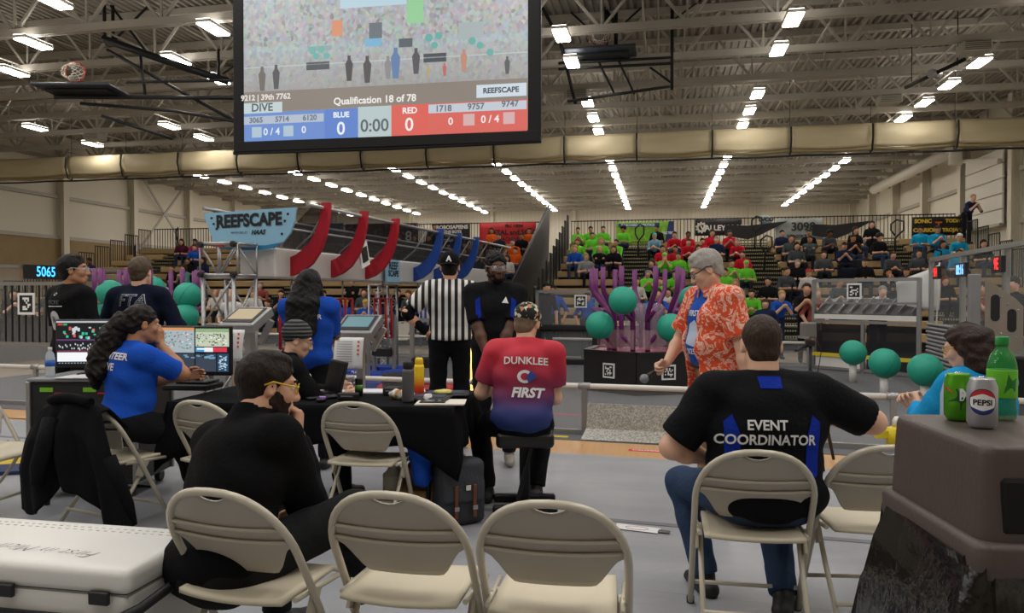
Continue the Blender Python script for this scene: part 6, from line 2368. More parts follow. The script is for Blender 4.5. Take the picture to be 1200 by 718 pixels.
# --- small things on the floor
pp = empty('floor_note', A(747, 4.52, .012), FANG - .1, 'white paper with red print lying on the grey floor', 'paper')
B().box((0, 0, .001), (.27, .1, .002)).obj('sheet', mat('paper_white', 'e6e6e6', .7), pp)
B().tube([(.07 * math.cos(2 * PI * k / 20), .032 * math.sin(2 * PI * k / 20), .0025) for k in range(20)], .0015, 4, closed=True).obj('print_ring', mat('print_red', 'b86a66', .7), pp)
B().box((.165, -.005, .002), (.07, .05, .003)).obj('tape', mat('grey_tape', '55565a', .6), pp)
ym = empty('folded_mat', A(28, 6.15, .008), TH + .25, 'folded yellow and navy banner on the floor at left', 'banner')
B().box((.05, .2, .01), (.75, .3, .02), bev=.004).obj('yellow_half', mat('mat_yellow', 'd2b32e', .7, var=.15, vscale=8), ym)
B().box((-.1, -.12, .015), (.75, .3, .03), bev=.004).obj('navy_half', mat('mat_navy', '27335e', .7, var=.15, vscale=8), ym)
for (pts, lab) in [([(0, 6.4, .01), (8, 6.4, .18), (16, 6.4, .14), (18, 6.4, .01)], 'black cable loop standing up from the floor at the left edge'),
                   ([(60, 6.0, .012), (90, 5.7, .012), (140, 5.6, .012), (180, 5.5, .012)], 'thin black cable along the floor behind the road case')]:
    o = B().tube([A(x, d, z) for x, d, z in pts], .008, 6).obj('cable', m_black)
    tag(o, lab, 'cable')
yr = empty('yellow_strap', A(1054, 3.9, .008), TH, 'bright yellow strap roll on a stand right of the coordinator', 'strap')
B().tube([(0, 0, 0), (0, 0, .62)], .02, 8).obj('post', m_pvc, yr)
B().lathe([(.03, .62), (.06, .63), (.06, .72), (.03, .73)], 18).obj('roll', mat('strap_yellow', 'e2c81c', .5), yr)
B().box((-.05, 0, .69), (.14, .02, .04)).obj('strap_end', mat('strap_yellow', 'e2c81c', .5), yr)
B().lathe([(.028, .73), (.03, .76), (.02, .78)], 14).obj('white_cap', m_pvc, yr)
# white chairs behind the far side
for (px, d, lab) in [(650, 17.6, 'pale folding chair behind the processor frame'), (742, 17.0, 'pale folding chair far behind the right tower'), (470, 17.4, 'pale folding chair at the far side behind the barge tower'), (735, 17.8, 'farther pale folding chair behind the right tower')]:
    o = inst(chair0, None, A(px, d, .007), TH + PI)
    tag(o, lab, 'chair', 'folding chairs on the far side')
ft = empty('far_table', A(690, 17.3, .0), 0, 'long table with black cloth on the far side of the field', 'table')
B().box((0, 0, .72), (2.6, .6, .04)).obj('tabletop', m_black, ft)
B().box((0, -.3, .38), (2.6, .02, .68)).obj('cloth_front', m_black, ft)
for x in (-1.2, 1.2):
    B().box((x, 0, .35), (.05, .5, .7)).obj('leg', m_blackm, ft)
# ================================================================== the people in front
def RM(v, up=UP):
    return None


class Fig:
    """a person built from smooth solids: skin, hair, clothing are separate child meshes"""

    def __init__(s, px, d, a, label, H=1.75, seat=None, lean=0, side=0, tw=0, bulk=1.0, belly=0.0, head=(0, 0, 0), sk='light', dz=0.0, shift=(0, 0)):
        s.k = H / 1.75
        k = s.k
        s.root = empty('person', A(px, d, .008), TH - rad(a), label, 'person')
        s.sk = skin(sk)
        ph = (seat + .1) if seat is not None else .96 * k
        s.pel = Vector((shift[0], shift[1], ph + dz))
        R = Euler((-rad(lean), rad(side), rad(tw))).to_matrix()
        s.R = R
        s.u, s.r, s.f = R @ UP, R @ Vector((1, 0, 0)), R @ Vector((0, 1, 0))
        s.bulk, s.belly = bulk, belly
        s.T = .49 * k                                   # pelvis to neck base
        s.neck = s.pel + s.u * s.T
        s.sh = [s.pel + s.u * (.435 * k) + s.r * (.185 * k * sg * (.55 + .45 * bulk)) for sg in (-1, 1)]
        s.Rh = R @ Euler((-rad(head[1]), rad(head[2]), 0)).to_matrix()
        s.Rh = Euler((0, 0, -rad(head[0]))).to_matrix() @ s.Rh
        hf = s.Rh @ Vector((0, 1, 0))
        s.hc = s.neck + s.u * (.155 * k) + hf * (.03 * k)
        s.hips = [s.pel + s.r * (.095 * k * sg * (.6 + .4 * bulk)) for sg in (-1, 1)]
        s.skin = SDF(.02)
        s.seated = seat is not None

    def h(s, p):
        return s.hc + s.Rh @ (Vector(p) * s.k)

    def part(s, name, sdf, m, vox, **kw):
        return link(name, sdf.mesh(name, vox, **kw), m, s.root)

    # ---- head
    def build_head(s, face=True, ears=True, jaw=1.0, beard=None):
        k, S, Rh = s.k, s.skin, s.Rh
        Rn = np.array(Rh)
        E = lambda c, r, **kw: S.el(s.h(c), tuple(x * k for x in r), Rn, **kw)
        C = lambda a, b, ra, rb=None, **kw: S.rc(s.h(a), s.h(b), ra * k, (rb or ra) * k, **kw)
        E((0, -.015, .032), (.076, .094, .088))
        E((0, .022, -.03), (.062 * jaw, .072, .086))
        E((0, .05, -.08), (.042 * jaw, .04, .034))
        C((-.05 * jaw, .0, -.055), (-.02, .06, -.09), .022)
        C((.05 * jaw, .0, -.055), (.02, .06, -.09), .022)
        if face:
            C((-.034, .078, .03), (.034, .078, .03), .014)
            C((0, .088, .018), (0, .11, -.028), .009, .014, k=.012)
            for sg in (-1, 1):
                E((.013 * sg, .1, -.033), (.011, .012, .009), k=.01)
                E((.033 * sg, .097, .008), (.019, .014, .013), op=-1, k=.012)
                E((.04 * sg, .062, -.025), (.022, .024, .022))
            C((-.017, .09, -.058), (.017, .09, -.058), .0085, k=.012)
            C((-.015, .088, -.07), (.015, .088, -.07), .009, k=.012)
            C((-.016, .104, -.064), (.016, .104, -.064), .003, op=-1, k=.005)
        else:
            C((0, .088, .018), (0, .108, -.028), .009, .014, k=.012)
        if ears:
            for sg in (-1, 1):
                Re = np.array(Rh @ Euler((0, 0, -sg * .35)).to_matrix())
                S.el(s.h((.08 * sg, -.005, -.005)), (.011 * k, .021 * k, .032 * k), Re, k=.008)
                S.el(s.h((.092 * sg, .002, -.002)), (.008 * k, .011 * k, .018 * k), Re, op=-1, k=.006)
        S.rc(s.neck - s.u * .05, s.hc - s.u * (.03 * k) - s.Rh @ Vector((0, .02 * k, 0)), .062 * k * (.7 + .3 * s.bulk), .055 * k * (.7 + .3 * s.bulk))
        if face:
            for sg in (-1, 1):
                b = B()
                b.sphere((0, 0, 0), .0125 * k, 14, 10)
                e = b.obj('eye', mat('eye_white', 'e8e2da', .25), s.root)
                e.location = s.h((.032 * sg, .079, .008))
                ir = B().lathe([(.0058 * k, 0), (.0001, .0015)], 12, (0, 0, 0), R=frame((1, 0, 0), s.Rh @ Vector((0, 1, 0)))).obj('iris', mat('iris_dark', '2a1d14', .2), s.root)
                ir.location = s.h((.032 * sg, .0912, .006))
            b = B()
            b.tube([s.h((x, .0985 - abs(x) * .5, -.0635)) for x in (-.02, -.01, 0, .01, .02)], .0028 * k, 6)
            b.obj('mouth', mat('lip_line', '7a3f38', .5), s.root)

    def brows(s, c):
        for sg in (-1, 1):
            B().tube([s.h((.014 * sg, .094, .03)), s.h((.032 * sg, .0925, .035)), s.h((.05 * sg, .082, .03))], .0042 * s.k, 6).obj('eyebrow', hairm(c), s.root)

    # ---- hair
    def hair(s, c, style='short', n=.0016):
        k = s.k
        Rn = np.array(s.Rh)
        S = SDF(.015)
        E = lambda c_, r, **kw: S.el(s.h(c_), tuple(x * k for x in r), Rn, **kw)
        C = lambda a, b, ra, rb=None, **kw: S.rc(s.h(a), s.h(b), ra * k, (rb or ra) * k, **kw)
        cuts = [(s.h((0, .012, -.008)), s.Rh @ Vector((0, 1.05, -1))), (s.h((0, 0, -.075)), s.Rh @ Vector((0, .25, -1)))]
        nf = 70
        if style in ('short', 'buzz', 'receding'):
            g = {'short': .012, 'buzz': .006, 'receding': .008}[style]
            E((0, -.018, .034), (.077 + g, .096 + g, .09 + g))
            E((0, -.046, -.035), (.064 + g * .35, .05 + g * .35, .06))
            if style == 'short':
                C((-.035, .05, .1), (.035, .05, .1), .014)
                E((0, .0, .112), (.06, .065, .02))
        elif style == 'afro':
            E((0, -.018, .045), (.088, .105, .1))
            n, nf = .004, 130
        elif style == 'ponytail':
            E((0, -.018, .034), (.088, .106, .1))
            E((0, -.06, -.02), (.07, .055, .06))
            E((-.02, -.11, .0), (.08, .075, .08))
            pts = [(-.03, -.12, -.02), (-.06, -.16, -.12), (-.09, -.19, -.22), (-.1, -.21, -.32), (-.1, -.21, -.42)]
            T = SDF(.03)
            for i in range(4):
                T.rc(s.h(pts[i]), s.h(pts[i + 1]), [.07, .08, .08, .068][i] * k, [.08, .08, .068, .03][i] * k)
            T.rc(s.h((-.05, -.14, -.05)), s.h((-.02, -.2, -.34)), .065 * k, .035 * k)
            T.rc(s.h((-.05, -.14, -.05)), s.h((-.16, -.2, -.35)), .06 * k, .03 * k)
            link('ponytail', T.mesh('ponytail', .007, noise=.007 * k, nf=75), hairm(c), s.root)
            n, nf = .005, 75
        elif style == 'long':
            E((0, -.018, .038), (.092, .108, .098))
            for x in (-.08, -.05, 0, .05, .08):
                C((x * .9, -.045 - .03 * (1 - abs(x) / .08), .02), (x * 1.25, -.125, -.17), .05, .05, k=.03)
                C((x * 1.25, -.125, -.17), (x * 1.45, -.165, -.44 + .3 * abs(x)), .05, .036, k=.03)
            C((-.08, .0, .0), (-.13, .02, -.3), .03, .03)
            C((.08, .0, .0), (.13, .02, -.3), .03, .03)
            cuts = [(s.h((0, .045, .06)), s.Rh @ Vector((0, 1, .0)))]
            n, nf = .0025, 60
        elif style == 'bob':
            E((0, -.02, .036), (.1, .115, .105))
            for i in range(9):
                a_ = PI * (.02 + .96 * i / 8) + PI
                x, y = .085 * math.cos(a_), -.03 + .09 * math.sin(a_)
                C((x, y, .03), (x * 1.25, y * 1.15, -.12 - .02 * math.sin(i * 2)), .045, .04, k=.03)
            cuts = [(s.h((0, .055, .05)), s.Rh @ Vector((0, 1, -.35)))]
            n, nf = .005, 55
        if style == 'buzz':
            cuts[0] = (s.h((0, .02, -.005)), s.Rh @ Vector((0, 1.15, -1)))
        return link('hair', S.mesh('hair', .006, cuts=[(np.array(p), np.array(q)) for p, q in cuts], noise=n * k, nf=nf), hairm(c), s.root)

    def beard(s, c):
        k, Rn = s.k, np.array(s.Rh)
        S = SDF(.012)
        S.el(s.h((0, .022, -.03)), (.0665 * k, .0765 * k, .0905 * k), Rn)
        S.el(s.h((0, .05, -.08)), (.047 * k, .045 * k, .039 * k), Rn)
        for sg in (-1, 1):
            S.rc(s.h((.05 * sg, 0, -.055)), s.h((.02 * sg, .06, -.09)), .026 * k)
        S.el(s.h((0, .094, -.062)), (.024 * k, .02 * k, .012 * k), Rn, op=-1)
        cut = [(np.array(s.h((0, .0, .008))), np.array(s.Rh @ Vector((0, .62, 1)))), (np.array(s.h((0, -.012, 0))), np.array(s.Rh @ Vector((0, -1, 0))))]
        return link('beard', S.mesh('beard', .006, cuts=cut, noise=.001, nf=120), hairm(c), s.root)

    # ---- hands
    def hand(s, w, dr, nr, thumb, curl=.35, sc=1.0):
        """w wrist, dr towards the fingers, nr out of the back of the hand, thumb +1/-1 side"""
        k = s.k * sc
        d = Vector(dr).normalized()
        n = Vector(nr)
        n = (n - d * n.dot(d)).normalized()
        t = d.cross(n) * thumb
        S = s.skin
        R3 = np.array(Matrix((t, d, n)).transposed())
        S.bx(Vector(w) + d * (.05 * k), (.026 * k, .034 * k, .004 * k), R3, rd=.011 * k, k=.012)
        ls = [(.044, .026, .02), (.048, .03, .021), (.045, .028, .02), (.034, .021, .017)]
        for i, (f0, f1, f2) in enumerate(ls):
            p = Vector(w) + d * (.09 - .004 * abs(i - 1)) * k + t * (.031 - .0205 * i) * k
            ang = 0
            for j, fl in enumerate((f0, f1, f2)):
                ang += curl * (.9, 1.15, .8)[j] * (1 + .08 * i)
                q = p + (d * math.cos(ang) - n * math.sin(ang)) * fl * k
                S.rc(p, q, (.0088 - .0008 * j) * k, (.0082 - .0008 * j) * k, k=.004)
                p = q
        p = Vector(w) + d * .025 * k + t * .022 * k
        q = p + (d * .6 + t * .75 - n * .25 * (1 + curl)).normalized() * .042 * k
        S.rc(p, q, .0125 * k, .0105 * k, k=.01)
        e = q + (d * .95 + t * (.35 - curl * .5) - n * .3 * curl).normalized() * .032 * k
        S.rc(q, e, .0105 * k, .009 * k, k=.005)
        e2 = e + (d * .9 - t * curl * .6 - n * .3 * curl).normalized() * .024 * k
        S.rc(e, e2, .009 * k, .0075 * k, k=.005)

    # ---- arms: i 0 left, 1 right
    def arm(s, i, w, pole, hd=None, hn=None, curl=.35, fat=1.0):
        k = s.k
        sg = (-1, 1)[i]
        elb, w = ik(s.sh[i], w, .29 * k, .255 * k, pole)
        if not hasattr(s, 'arms'):
            s.arms = {}
        s.arms[i] = (s.sh[i], elb, w)
        S = s.skin
        S.rc(s.sh[i], elb, .046 * k * fat, .04 * k * fat)
        S.rc(elb, elb.lerp(w, .35), .04 * k * fat, .041 * k * fat)
        S.rc(elb.lerp(w, .35), w, .041 * k * fat, .027 * k)
        hd = Vector(hd) if hd is not None else (w - elb)
        hn = Vector(hn) if hn is not None else Vector((sg, 0, 0))
        th = 1 if (Vector(hd).cross(hn)).dot(Vector((0, 1, .3))) > 0 else -1
        s.hand(w, hd, hn, th, curl)

    def done_skin(s):
        S = s.skin
        S.rc(s.sh[0], s.sh[1], .05 * s.k)
        S.rc(s.neck - s.u * .04, s.pel + s.u * .1, .06 * s.k)
        return s.part('body', S, s.sk, .0058)

    # ---- clothing
    def torso(s, S, g, low=True):
        k, bu, be = s.k, s.bulk, s.belly
        Rn = np.array(s.R)
        P = lambda x, y, z: s.pel + s.r * x * k + s.f * y * k + s.u * z * k
        if low:
            S.el(P(0, 0, .02), ((.165 * bu + g) * k, (.118 + g + be * .5) * k, .13 * k), Rn)
        S.el(P(0, .012 + be * .55, .15), ((.155 * bu + g + be * .3) * k, (.112 + g + be * .55) * k, .17 * k), Rn)
        S.el(P(0, .005 + be * .2, .30), ((.172 * bu + g) * k, (.112 * (.5 + .5 * bu) + g + be * .2) * k, .17 * k), Rn)
        S.rc(s.sh[0].lerp(s.sh[1], .12) - s.u * .005, s.sh[0].lerp(s.sh[1], .88) - s.u * .005, (.066 + g * .6) * k)
        for i in (0, 1):
            S.rc(s.neck - s.u * .005 * k - s.f * .005, s.sh[i] + s.u * .012 * k, (.05 + g * .5) * k, (.052 + g * .6) * k)
        S.el(s.pel.lerp(s.neck, .8) - s.f * .03 * k, ((.15 * bu) * k, (.085 + g) * k, .1 * k), Rn)

    def shirt(s, m, sleeve=.62, g=.014, long=False, hem=None, collar=0.0, noise=.003, nf=26, name='shirt', loose=0.0, vox=.0095, puff=0.0):
        S = SDF(.035)
        s.torso(S, g + loose)
        k = s.k
        fat = (.062 + g * .5 + loose * .5) * (.6 + .4 * s.bulk) * k
        for i in (0, 1):
            sh, el, w = s.arms[i]
            if long:
                S.rc(sh, el, fat + puff, fat * .84 + puff, k=.03)
                S.rc(el, el.lerp(w, .5), fat * .84 + puff, fat * .74 + puff, k=.03)
                S.cc(el.lerp(w, .45), el.lerp(w, .97), fat * .76 + puff, .037 * k + puff * .5, k=.012)
            else:
                e = sh.lerp(el, sleeve)
                S.rc(sh, sh.lerp(el, .3), fat * 1.05, fat, k=.03)
                S.cc(sh.lerp(el, .15), e, fat, fat * .97 + loose * .4, k=.012)
        if collar:
            S.cc(s.neck - s.u * .02, s.neck + s.u * collar + s.f * .004, .078 * k * (.7 + .3 * s.bulk), .07 * k * (.7 + .3 * s.bulk), k=.015)
            S.cc(s.neck + s.u * (collar - .012), s.neck + s.u * (collar + .05), .058 * k * (.7 + .3 * s.bulk), op=-1, k=.005)
        cuts = []
        if hem is not None:
            p = s.pel + s.u * hem * k
            cuts.append((np.array(p), np.array(-s.u)))
        s.shirt_o = s.part(name, S, m, vox, cuts=cuts, noise=noise, nf=nf)
        s.shirt_sdf = S
        return s.shirt_o

    def legs(s, ank, poles, m, fat=1.0, shoes='1c1c1e', toes=None, shorts=False, g=.0, noise=.003):
        k = s.k
        S = SDF(.03)
        f = fat * k
        Rn = np.array(s.R) if not s.seated else None
        S.el(s.pel + s.u * .0, ((.168 * s.bulk) * k, (.122 + s.belly * .3) * k, .12 * k), Rn)
        s.kn, s.an = [], []
        for i in (0, 1):
            kn, an = ik(s.hips[i], ank[i], .44 * k, .43 * k, poles[i])
            s.kn.append(kn)
            s.an.append(an)
            S.rc(s.hips[i], kn, (.092 + g) * f, .066 * f)
            S.rc(kn, kn.lerp(an, .4), .066 * f, .062 * f)
            S.cc(kn.lerp(an, .3), an.lerp(kn, .02), .063 * f, .054 * f, k=.015)
        s.part('trousers', S, m, .0115, noise=noise, nf=30)
        for i in (0, 1):
            t = Vector(toes[i]) if toes else Vector((0, 1, 0))
            t = t.normalized()
            an = s.an[i]
            Q = SDF(.02)
            fl = .0 if True else 0
            low = an + Vector((0, 0, -.05 * k))
            Q.rc(low - t * .045 * k, low + t * .075 * k, .042 * k, .038 * k)
            Q.rc(low + t * .07 * k - UP * .004, low + t * .16 * k - UP * .008, .038 * k, .03 * k)
            Q.rc(an, low, .045 * k, .04 * k)
            s.part('shoe', Q, mat('shoe_' + shoes, shoes, .55), .01, cuts=[(np.array(low - UP * .034 * k), np.array((0, 0, -1.0)))])

    def lettering(s, target, rows, origin, xdir, ndir, m=None, off=.005, **kw):
        """text laid onto the cloth: rows (text, x, y, size); cast along ndir"""
        me = target.data
        bvh = BVHTree.FromPolygons([v.co.copy() for v in me.vertices], [tuple(p.vertices) for p in me.polygons])
        F3 = frame(xdir, -Vector(ndir))
        n = Vector(ndir).normalized()
        out = []
        for (t, x, y, size, mm) in rows:
            vs, fs = text_geo(t, size, **kw) if isinstance(t, str) else t
            vs, fs = subdiv(vs, fs, size * .35)
            b = B()
            pts = []
            for v in vs:
                p = Vector(origin) + F3 @ Vector((v[0] + x, v[1] + y, 0)) - n * .4
                hit = bvh.ray_cast(p, n)
                pts.append(hit[0] - n * off if hit[0] is not None else p + n * .4)
            b.add(pts, fs)
            out.append(b.obj('print', mm, target))
        return out


def subdiv(vs, fs, lim):
    """split long edges so that print follows the cloth"""
    vs = [Vector(v) for v in vs]
    tris = []
    for f in fs:
        for i in range(1, len(f) - 1):
            tris.append((f[0], f[i], f[i + 1]))
    for _ in range(4):
        mids, out, ch = {}, [], False
        for (a, b_, c) in tris:
            e = max(((vs[a] - vs[b_]).length, a, b_, c), ((vs[b_] - vs[c]).length, b_, c, a), ((vs[c] - vs[a]).length, c, a, b_))
            if e[0] > lim:
                key = (min(e[1], e[2]), max(e[1], e[2]))
                if key not in mids:
                    mids[key] = len(vs)
                    vs.append((vs[e[1]] + vs[e[2]]) / 2)
                m_ = mids[key]
                out += [(e[1], m_, e[3]), (m_, e[2], e[3])]
                ch = True
            else:
                out.append((a, b_, c))
        tris = out
        if not ch:
            break
    return vs, tris


def poly(pts):
    return [(p[0], p[1], 0) for p in pts], [tuple(range(len(pts)))]


def glasses(f, mfr, mlens, wrap=.0, big=1.0, temple=True, m_t=None):
    k = f.k
    for sg in (-1, 1):
        pts = [f.h((sg * (.034 + .027 * big * math.cos(a)), .104 - .3 * abs(.027 * big * math.cos(a) * (1 if math.cos(a) > 0 else .2)), .006 + .02 * big * math.sin(a))) for a in [2 * PI * i / 20 for i in range(20)]]
        B().tube(pts, .0017 * k, 6, closed=True).obj('glasses_rim', mfr, f.root)
        c = f.h((sg * .034, .105, .006))
        B().add([c] + pts, [(0, i + 1, (i + 1) % 20 + 1) for i in range(20)]).obj('lens', mlens, f.root)
        if temple:
            B().tube([f.h((sg * .062, .092, .012)), f.h((sg * .083, .05, .014)), f.h((sg * .089, -.0, .02)), f.h((sg * .088, -.03, .004))], .0035 * k, 6, flat=None).obj('temple', m_t or mfr, f.root)
    B().tube([f.h((-.01, .106, .01)), f.h((0, .112, .014)), f.h((.01, .106, .01))], .0022 * k, 6).obj('bridge', mfr, f.root)


m_lens = mat('clear_lens', 'e6ecf0', .05, alpha=.22, spec=.8)
white_ink = mat('print_white', 'e9e9ea', .6)

# ---- man in the black fleece, hand on chin
f = Fig(248, 2.68, 36, 'bearded man in black fleece with yellow-templed glasses, hand on chin, seated', H=1.87, seat=.42, lean=23, side=-9, bulk=1.2, head=(24, -12, 5), sk='light', dz=-.09)
f.build_head()
f.hair('20150f', 'short')
f.beard('2a1b13')
f.brows('2a1b13')
hnd = f.h((.035, .13, -.165))
f.arm(1, hnd, (.5, -.3, -.8), hd=f.Rh @ Vector((-.25, -.05, 1)), hn=(.6, .6, 0), curl=1.0, fat=1.05)
f.arm(0, f.pel + Vector((-.08, .34, .08)), (-.7, -.5, -.2), curl=.5)
f.done_skin()
f.shirt(cloth('121214', .95), long=True, g=.022, collar=.075, noise=.004, nf=24, name='fleece', hem=-.06)
glasses(f, mat('yellow_frame', 'd8b21c', .4), m_lens)
f.legs([Vector((-.2, .42, .08)), Vector((.1, .6, .24))], [(-.3, 1, .6), (.8, .8, .9)], cloth('1d1f20'), fat=1.08, toes=[(0, 1, 0), (-.8, .5, 0)])

# ---- event coordinator
f = Fig(900, 3.22, 4, 'man in black polo lettered EVENT COORDINATOR sitting with back to the camera', H=1.8, seat=.44, lean=7, bulk=1.36, belly=.03, head=(2, 4, 0), sk='fair')
f.build_head(face=False)
f.hair('3a2c22', 'buzz', .0008)
f.arm(1, f.sh[1] + Vector((.1, .26, -.14)), (1.3, -.35, -.4), hd=(-.5, .6, 0), hn=(0, 0, 1), curl=.6, fat=1.3)
f.arm(0, f.pel + Vector((-.2, .22, .12)), (-1, -.5, -.2), curl=.5, fat=1.3)
f.done_skin()
po = f.shirt(cloth('121317', .8), sleeve=.86, g=.02, collar=.04, noise=.0035, nf=20, name='polo', hem=-.17, loose=.008)
o0 = f.pel + f.u * .28
f.lettering(po, [('EVENT', -.03, .035, .058, white_ink), ('COORDINATOR', -.03, -.026, .058, white_ink)], o0 - f.f * .2, f.r, f.f, bold=.0015, sx=.95)
blue_in = cloth('14309a')
f.lettering(po, [(poly([(-.045, -.03), (.045, -.03), (.05, .022), (-.05, .022)]), 0, 0, .06, blue_in)], f.neck - f.u * .005 - f.f * .2, f.r, f.f, off=.004)
for sg in (-1, 1):
    f.lettering(po, [(poly([(.13 * sg, -.2), (.19 * sg, -.16), (.2 * sg, .06), (.165 * sg, .09), (.135 * sg, .0)][::sg]), 0, 0, .06, blue_in)], f.pel + f.u * .27 - f.f * .2, f.r, f.f, off=.004)
f.legs([Vector((-.2, .32, .08)), Vector((.1, .1, .08))], [(-.55, 1, .7), (.1, 1, .7)], cloth('33445f'), fat=1.12, toes=[(-.3, 1, 0), (.2, .4, 0)])

# ---- woman in blue volunteer shirt
f = Fig(142, 4.74, 42, 'woman in blue volunteer shirt with long curly ponytail seated at the monitors', H=1.7, seat=.47, lean=9, bulk=1.15, belly=.03, head=(8, -2, 0), sk='tan', dz=.04)
f.build_head()
f.hair('1c1512', 'ponytail')
f.arm(1, f.h((.015, .12, -.12)), (.7, .2, -.9), hd=f.Rh @ Vector((-.1, -.1, 1)), hn=(.7, .5, 0), curl=.55, fat=1.2)
f.arm(0, f.pel + Vector((-.1, .45, .25)), (-.6, 0, -.6), curl=.5, fat=1.2)
f.done_skin()
po = f.shirt(cloth('1f55c4'), sleeve=.8, g=.018, noise=.0035, nf=22, name='tee_shirt', hem=-.11)
f.lettering(po, [('VOLUNTEER', -.02, .07, .06, white_ink), ('DIVE', .0, .0, .062, white_ink)], f.pel + f.u * .34 - f.f * .25, f.r, f.f, bold=.002)
f.legs([Vector((-.08, .52, .08)), Vector((.16, .42, .08))], [(-.1, 1, .8), (.3, 1, .8)], cloth('1a1a1e'), fat=1.25)

# ---- woman in the striped beanie
f = Fig(325, 5.0, 62, 'woman in striped black beanie and black jacket seated in profile at the table', H=1.62, seat=.43, lean=10, bulk=.95, head=(14, 8, 0), sk='fair')
f.build_head()
f.arm(1, f.pel + Vector((.12, .42, .2)), (.6, -.4, -.6), curl=.5)
f.arm(0, f.pel + Vector((-.12, .42, .22)), (-.6, -.4, -.6), curl=.5)
f.done_skin()
f.shirt(cloth('141416', .9), long=True, g=.022, collar=.07, noise=.004, nf=26, name='jacket', hem=-.08)
S = SDF(.015)
k = f.k
S.el(f.h((0, -.022, .05)), (.093 * k, .11 * k, .1 * k), np.array(f.Rh))
S.cc(f.h((0, -.015, .03)), f.h((0, -.02, .07)), .102 * k, .1 * k)
m_bean = ramp_mat('striped_knit', [(0, '1c1c1e'), (.55, '5d5d60')], kind='WAVE', scale=13, interp='CONSTANT', rough=.95, mapping=(0, 0, 1), rot=(0, PI / 2, 0))
f.part('beanie', S, m_bean, .007, cuts=[(np.array(f.h((0, .03, .022))), np.array(f.Rh @ Vector((0, .55, -1))))], noise=.0008, nf=160)
f.brows('4a3a2c')
glasses(f, mat('thin_frame', '8c8078', .4), m_lens, big=.9)
f.legs([Vector((-.1, .45, .08)), Vector((.1, .42, .08))], [(0, 1, .8), (0, 1, .8)], cloth('18181b'))

# ---- man in the red jersey on the stool
f = Fig(612, 4.92, 6, 'man in red-to-navy jersey lettered DUNKLEE and FIRST on the stool', H=1.78, seat=.47, lean=10, side=1, bulk=1.08, belly=.03, head=(18, 6, 4), sk='fair', dz=.02)
f.build_head(face=False)
f.arm(0, f.pel + Vector((-.2, .36, .2)), (-.45, -.7, -.6), curl=.5, fat=1.15)
f.arm(1, f.pel + Vector((.1, .34, .16)), (.35, -.7, -.6), curl=.5, fat=1.15)
f.done_skin()
m_jer = ramp_mat('red_navy_jersey', [(0, '1b3a7a'), (.25, '2b2f70'), (.5, '8c2444'), (.72, 'c0253c'), (1, 'cc2438')], kind='GRAD', rough=.7)
nt = m_jer.node_tree
for nd in nt.nodes:
    if nd.type == 'MAPPING':
        nd.inputs['Scale'].default_value = (1, 1, 1.55)
        nd.inputs['Location'].default_value = (0, 0, -.80)
    if nd.type == 'SEPXYZ':
        tgt = [l.to_socket for l in nt.links if l.from_node == nd][0]
        nt.links.new(nd.outputs[2], tgt)
po = f.shirt(m_jer, sleeve=.72, g=.022, noise=.003, nf=22, name='jersey', hem=-.13, loose=.006)
lo_ = f.pel + f.u * .33 - f.f * .25
f.lettering(po, [('DUNKLEE', .02, .05, .066, white_ink)], lo_, f.r, f.f, bold=.0012)
f.lettering(po, [('FIRST', .035, -.155, .085, white_ink)], lo_, f.r, f.f, bold=.0035, shear=.2)
circ2 = [(.05 * math.cos(2 * PI * i / 20), .042 * math.sin(2 * PI * i / 20)) for i in range(20)]
f.lettering(po, [(poly([(.02 + x, -.05 + y) for x, y in circ2]), 0, 0, .05, white_ink)], lo_, f.r, f.f)
f.lettering(po, [(poly([(.02 + x * .55, -.05 + y * .55) for x, y in circ2]), 0, 0, .05, mat('logo_red', 'b9283c', .6))], lo_, f.r, f.f, off=.008)
f.lettering(po, [(poly([(.045, -.09), (.1, -.05), (.06, -.01), (.03, -.05)]), 0, 0, .05, mat('logo_blue', '2f4fa0', .6))], lo_, f.r, f.f, off=.01)
k = f.k
S = SDF(.012)
S.el(f.h((0, -.018, .045)), (.09 * k, .108 * k, .09 * k), np.array(f.Rh))
m_cap = ramp_mat('floral_cap', [(0, '191a1c'), (.62, '1f2022'), (.66, '7d8c62'), (.76, 'd8d6c4'), (.9, 'c08a5a')], kind='VORONOI', scale=42, interp='CONSTANT', rough=.8)
cp = f.part('cap', S, m_cap, .006, cuts=[(np.array(f.h((0, 0, .012))), np.array(f.Rh @ Vector((0, .1, -1))))])
B().grid(lambda u, v: f.h(((u - .5) * .13, .08 + .07 * v * (1 - (2 * u - 1) ** 2 * .6), .025 - .015 * v + .02 * (1 - (2 * u - 1) ** 2))), 10, 5, thick=.004).obj('cap_peak', m_cap, f.root)
f.hair('7a6a58', 'buzz', .0006)
f.legs([Vector((-.26, .2, .08)), Vector((.07, .3, .08))], [(-.6, 1, .8), (.1, 1, .8)], cloth('17171a'), fat=1.12)

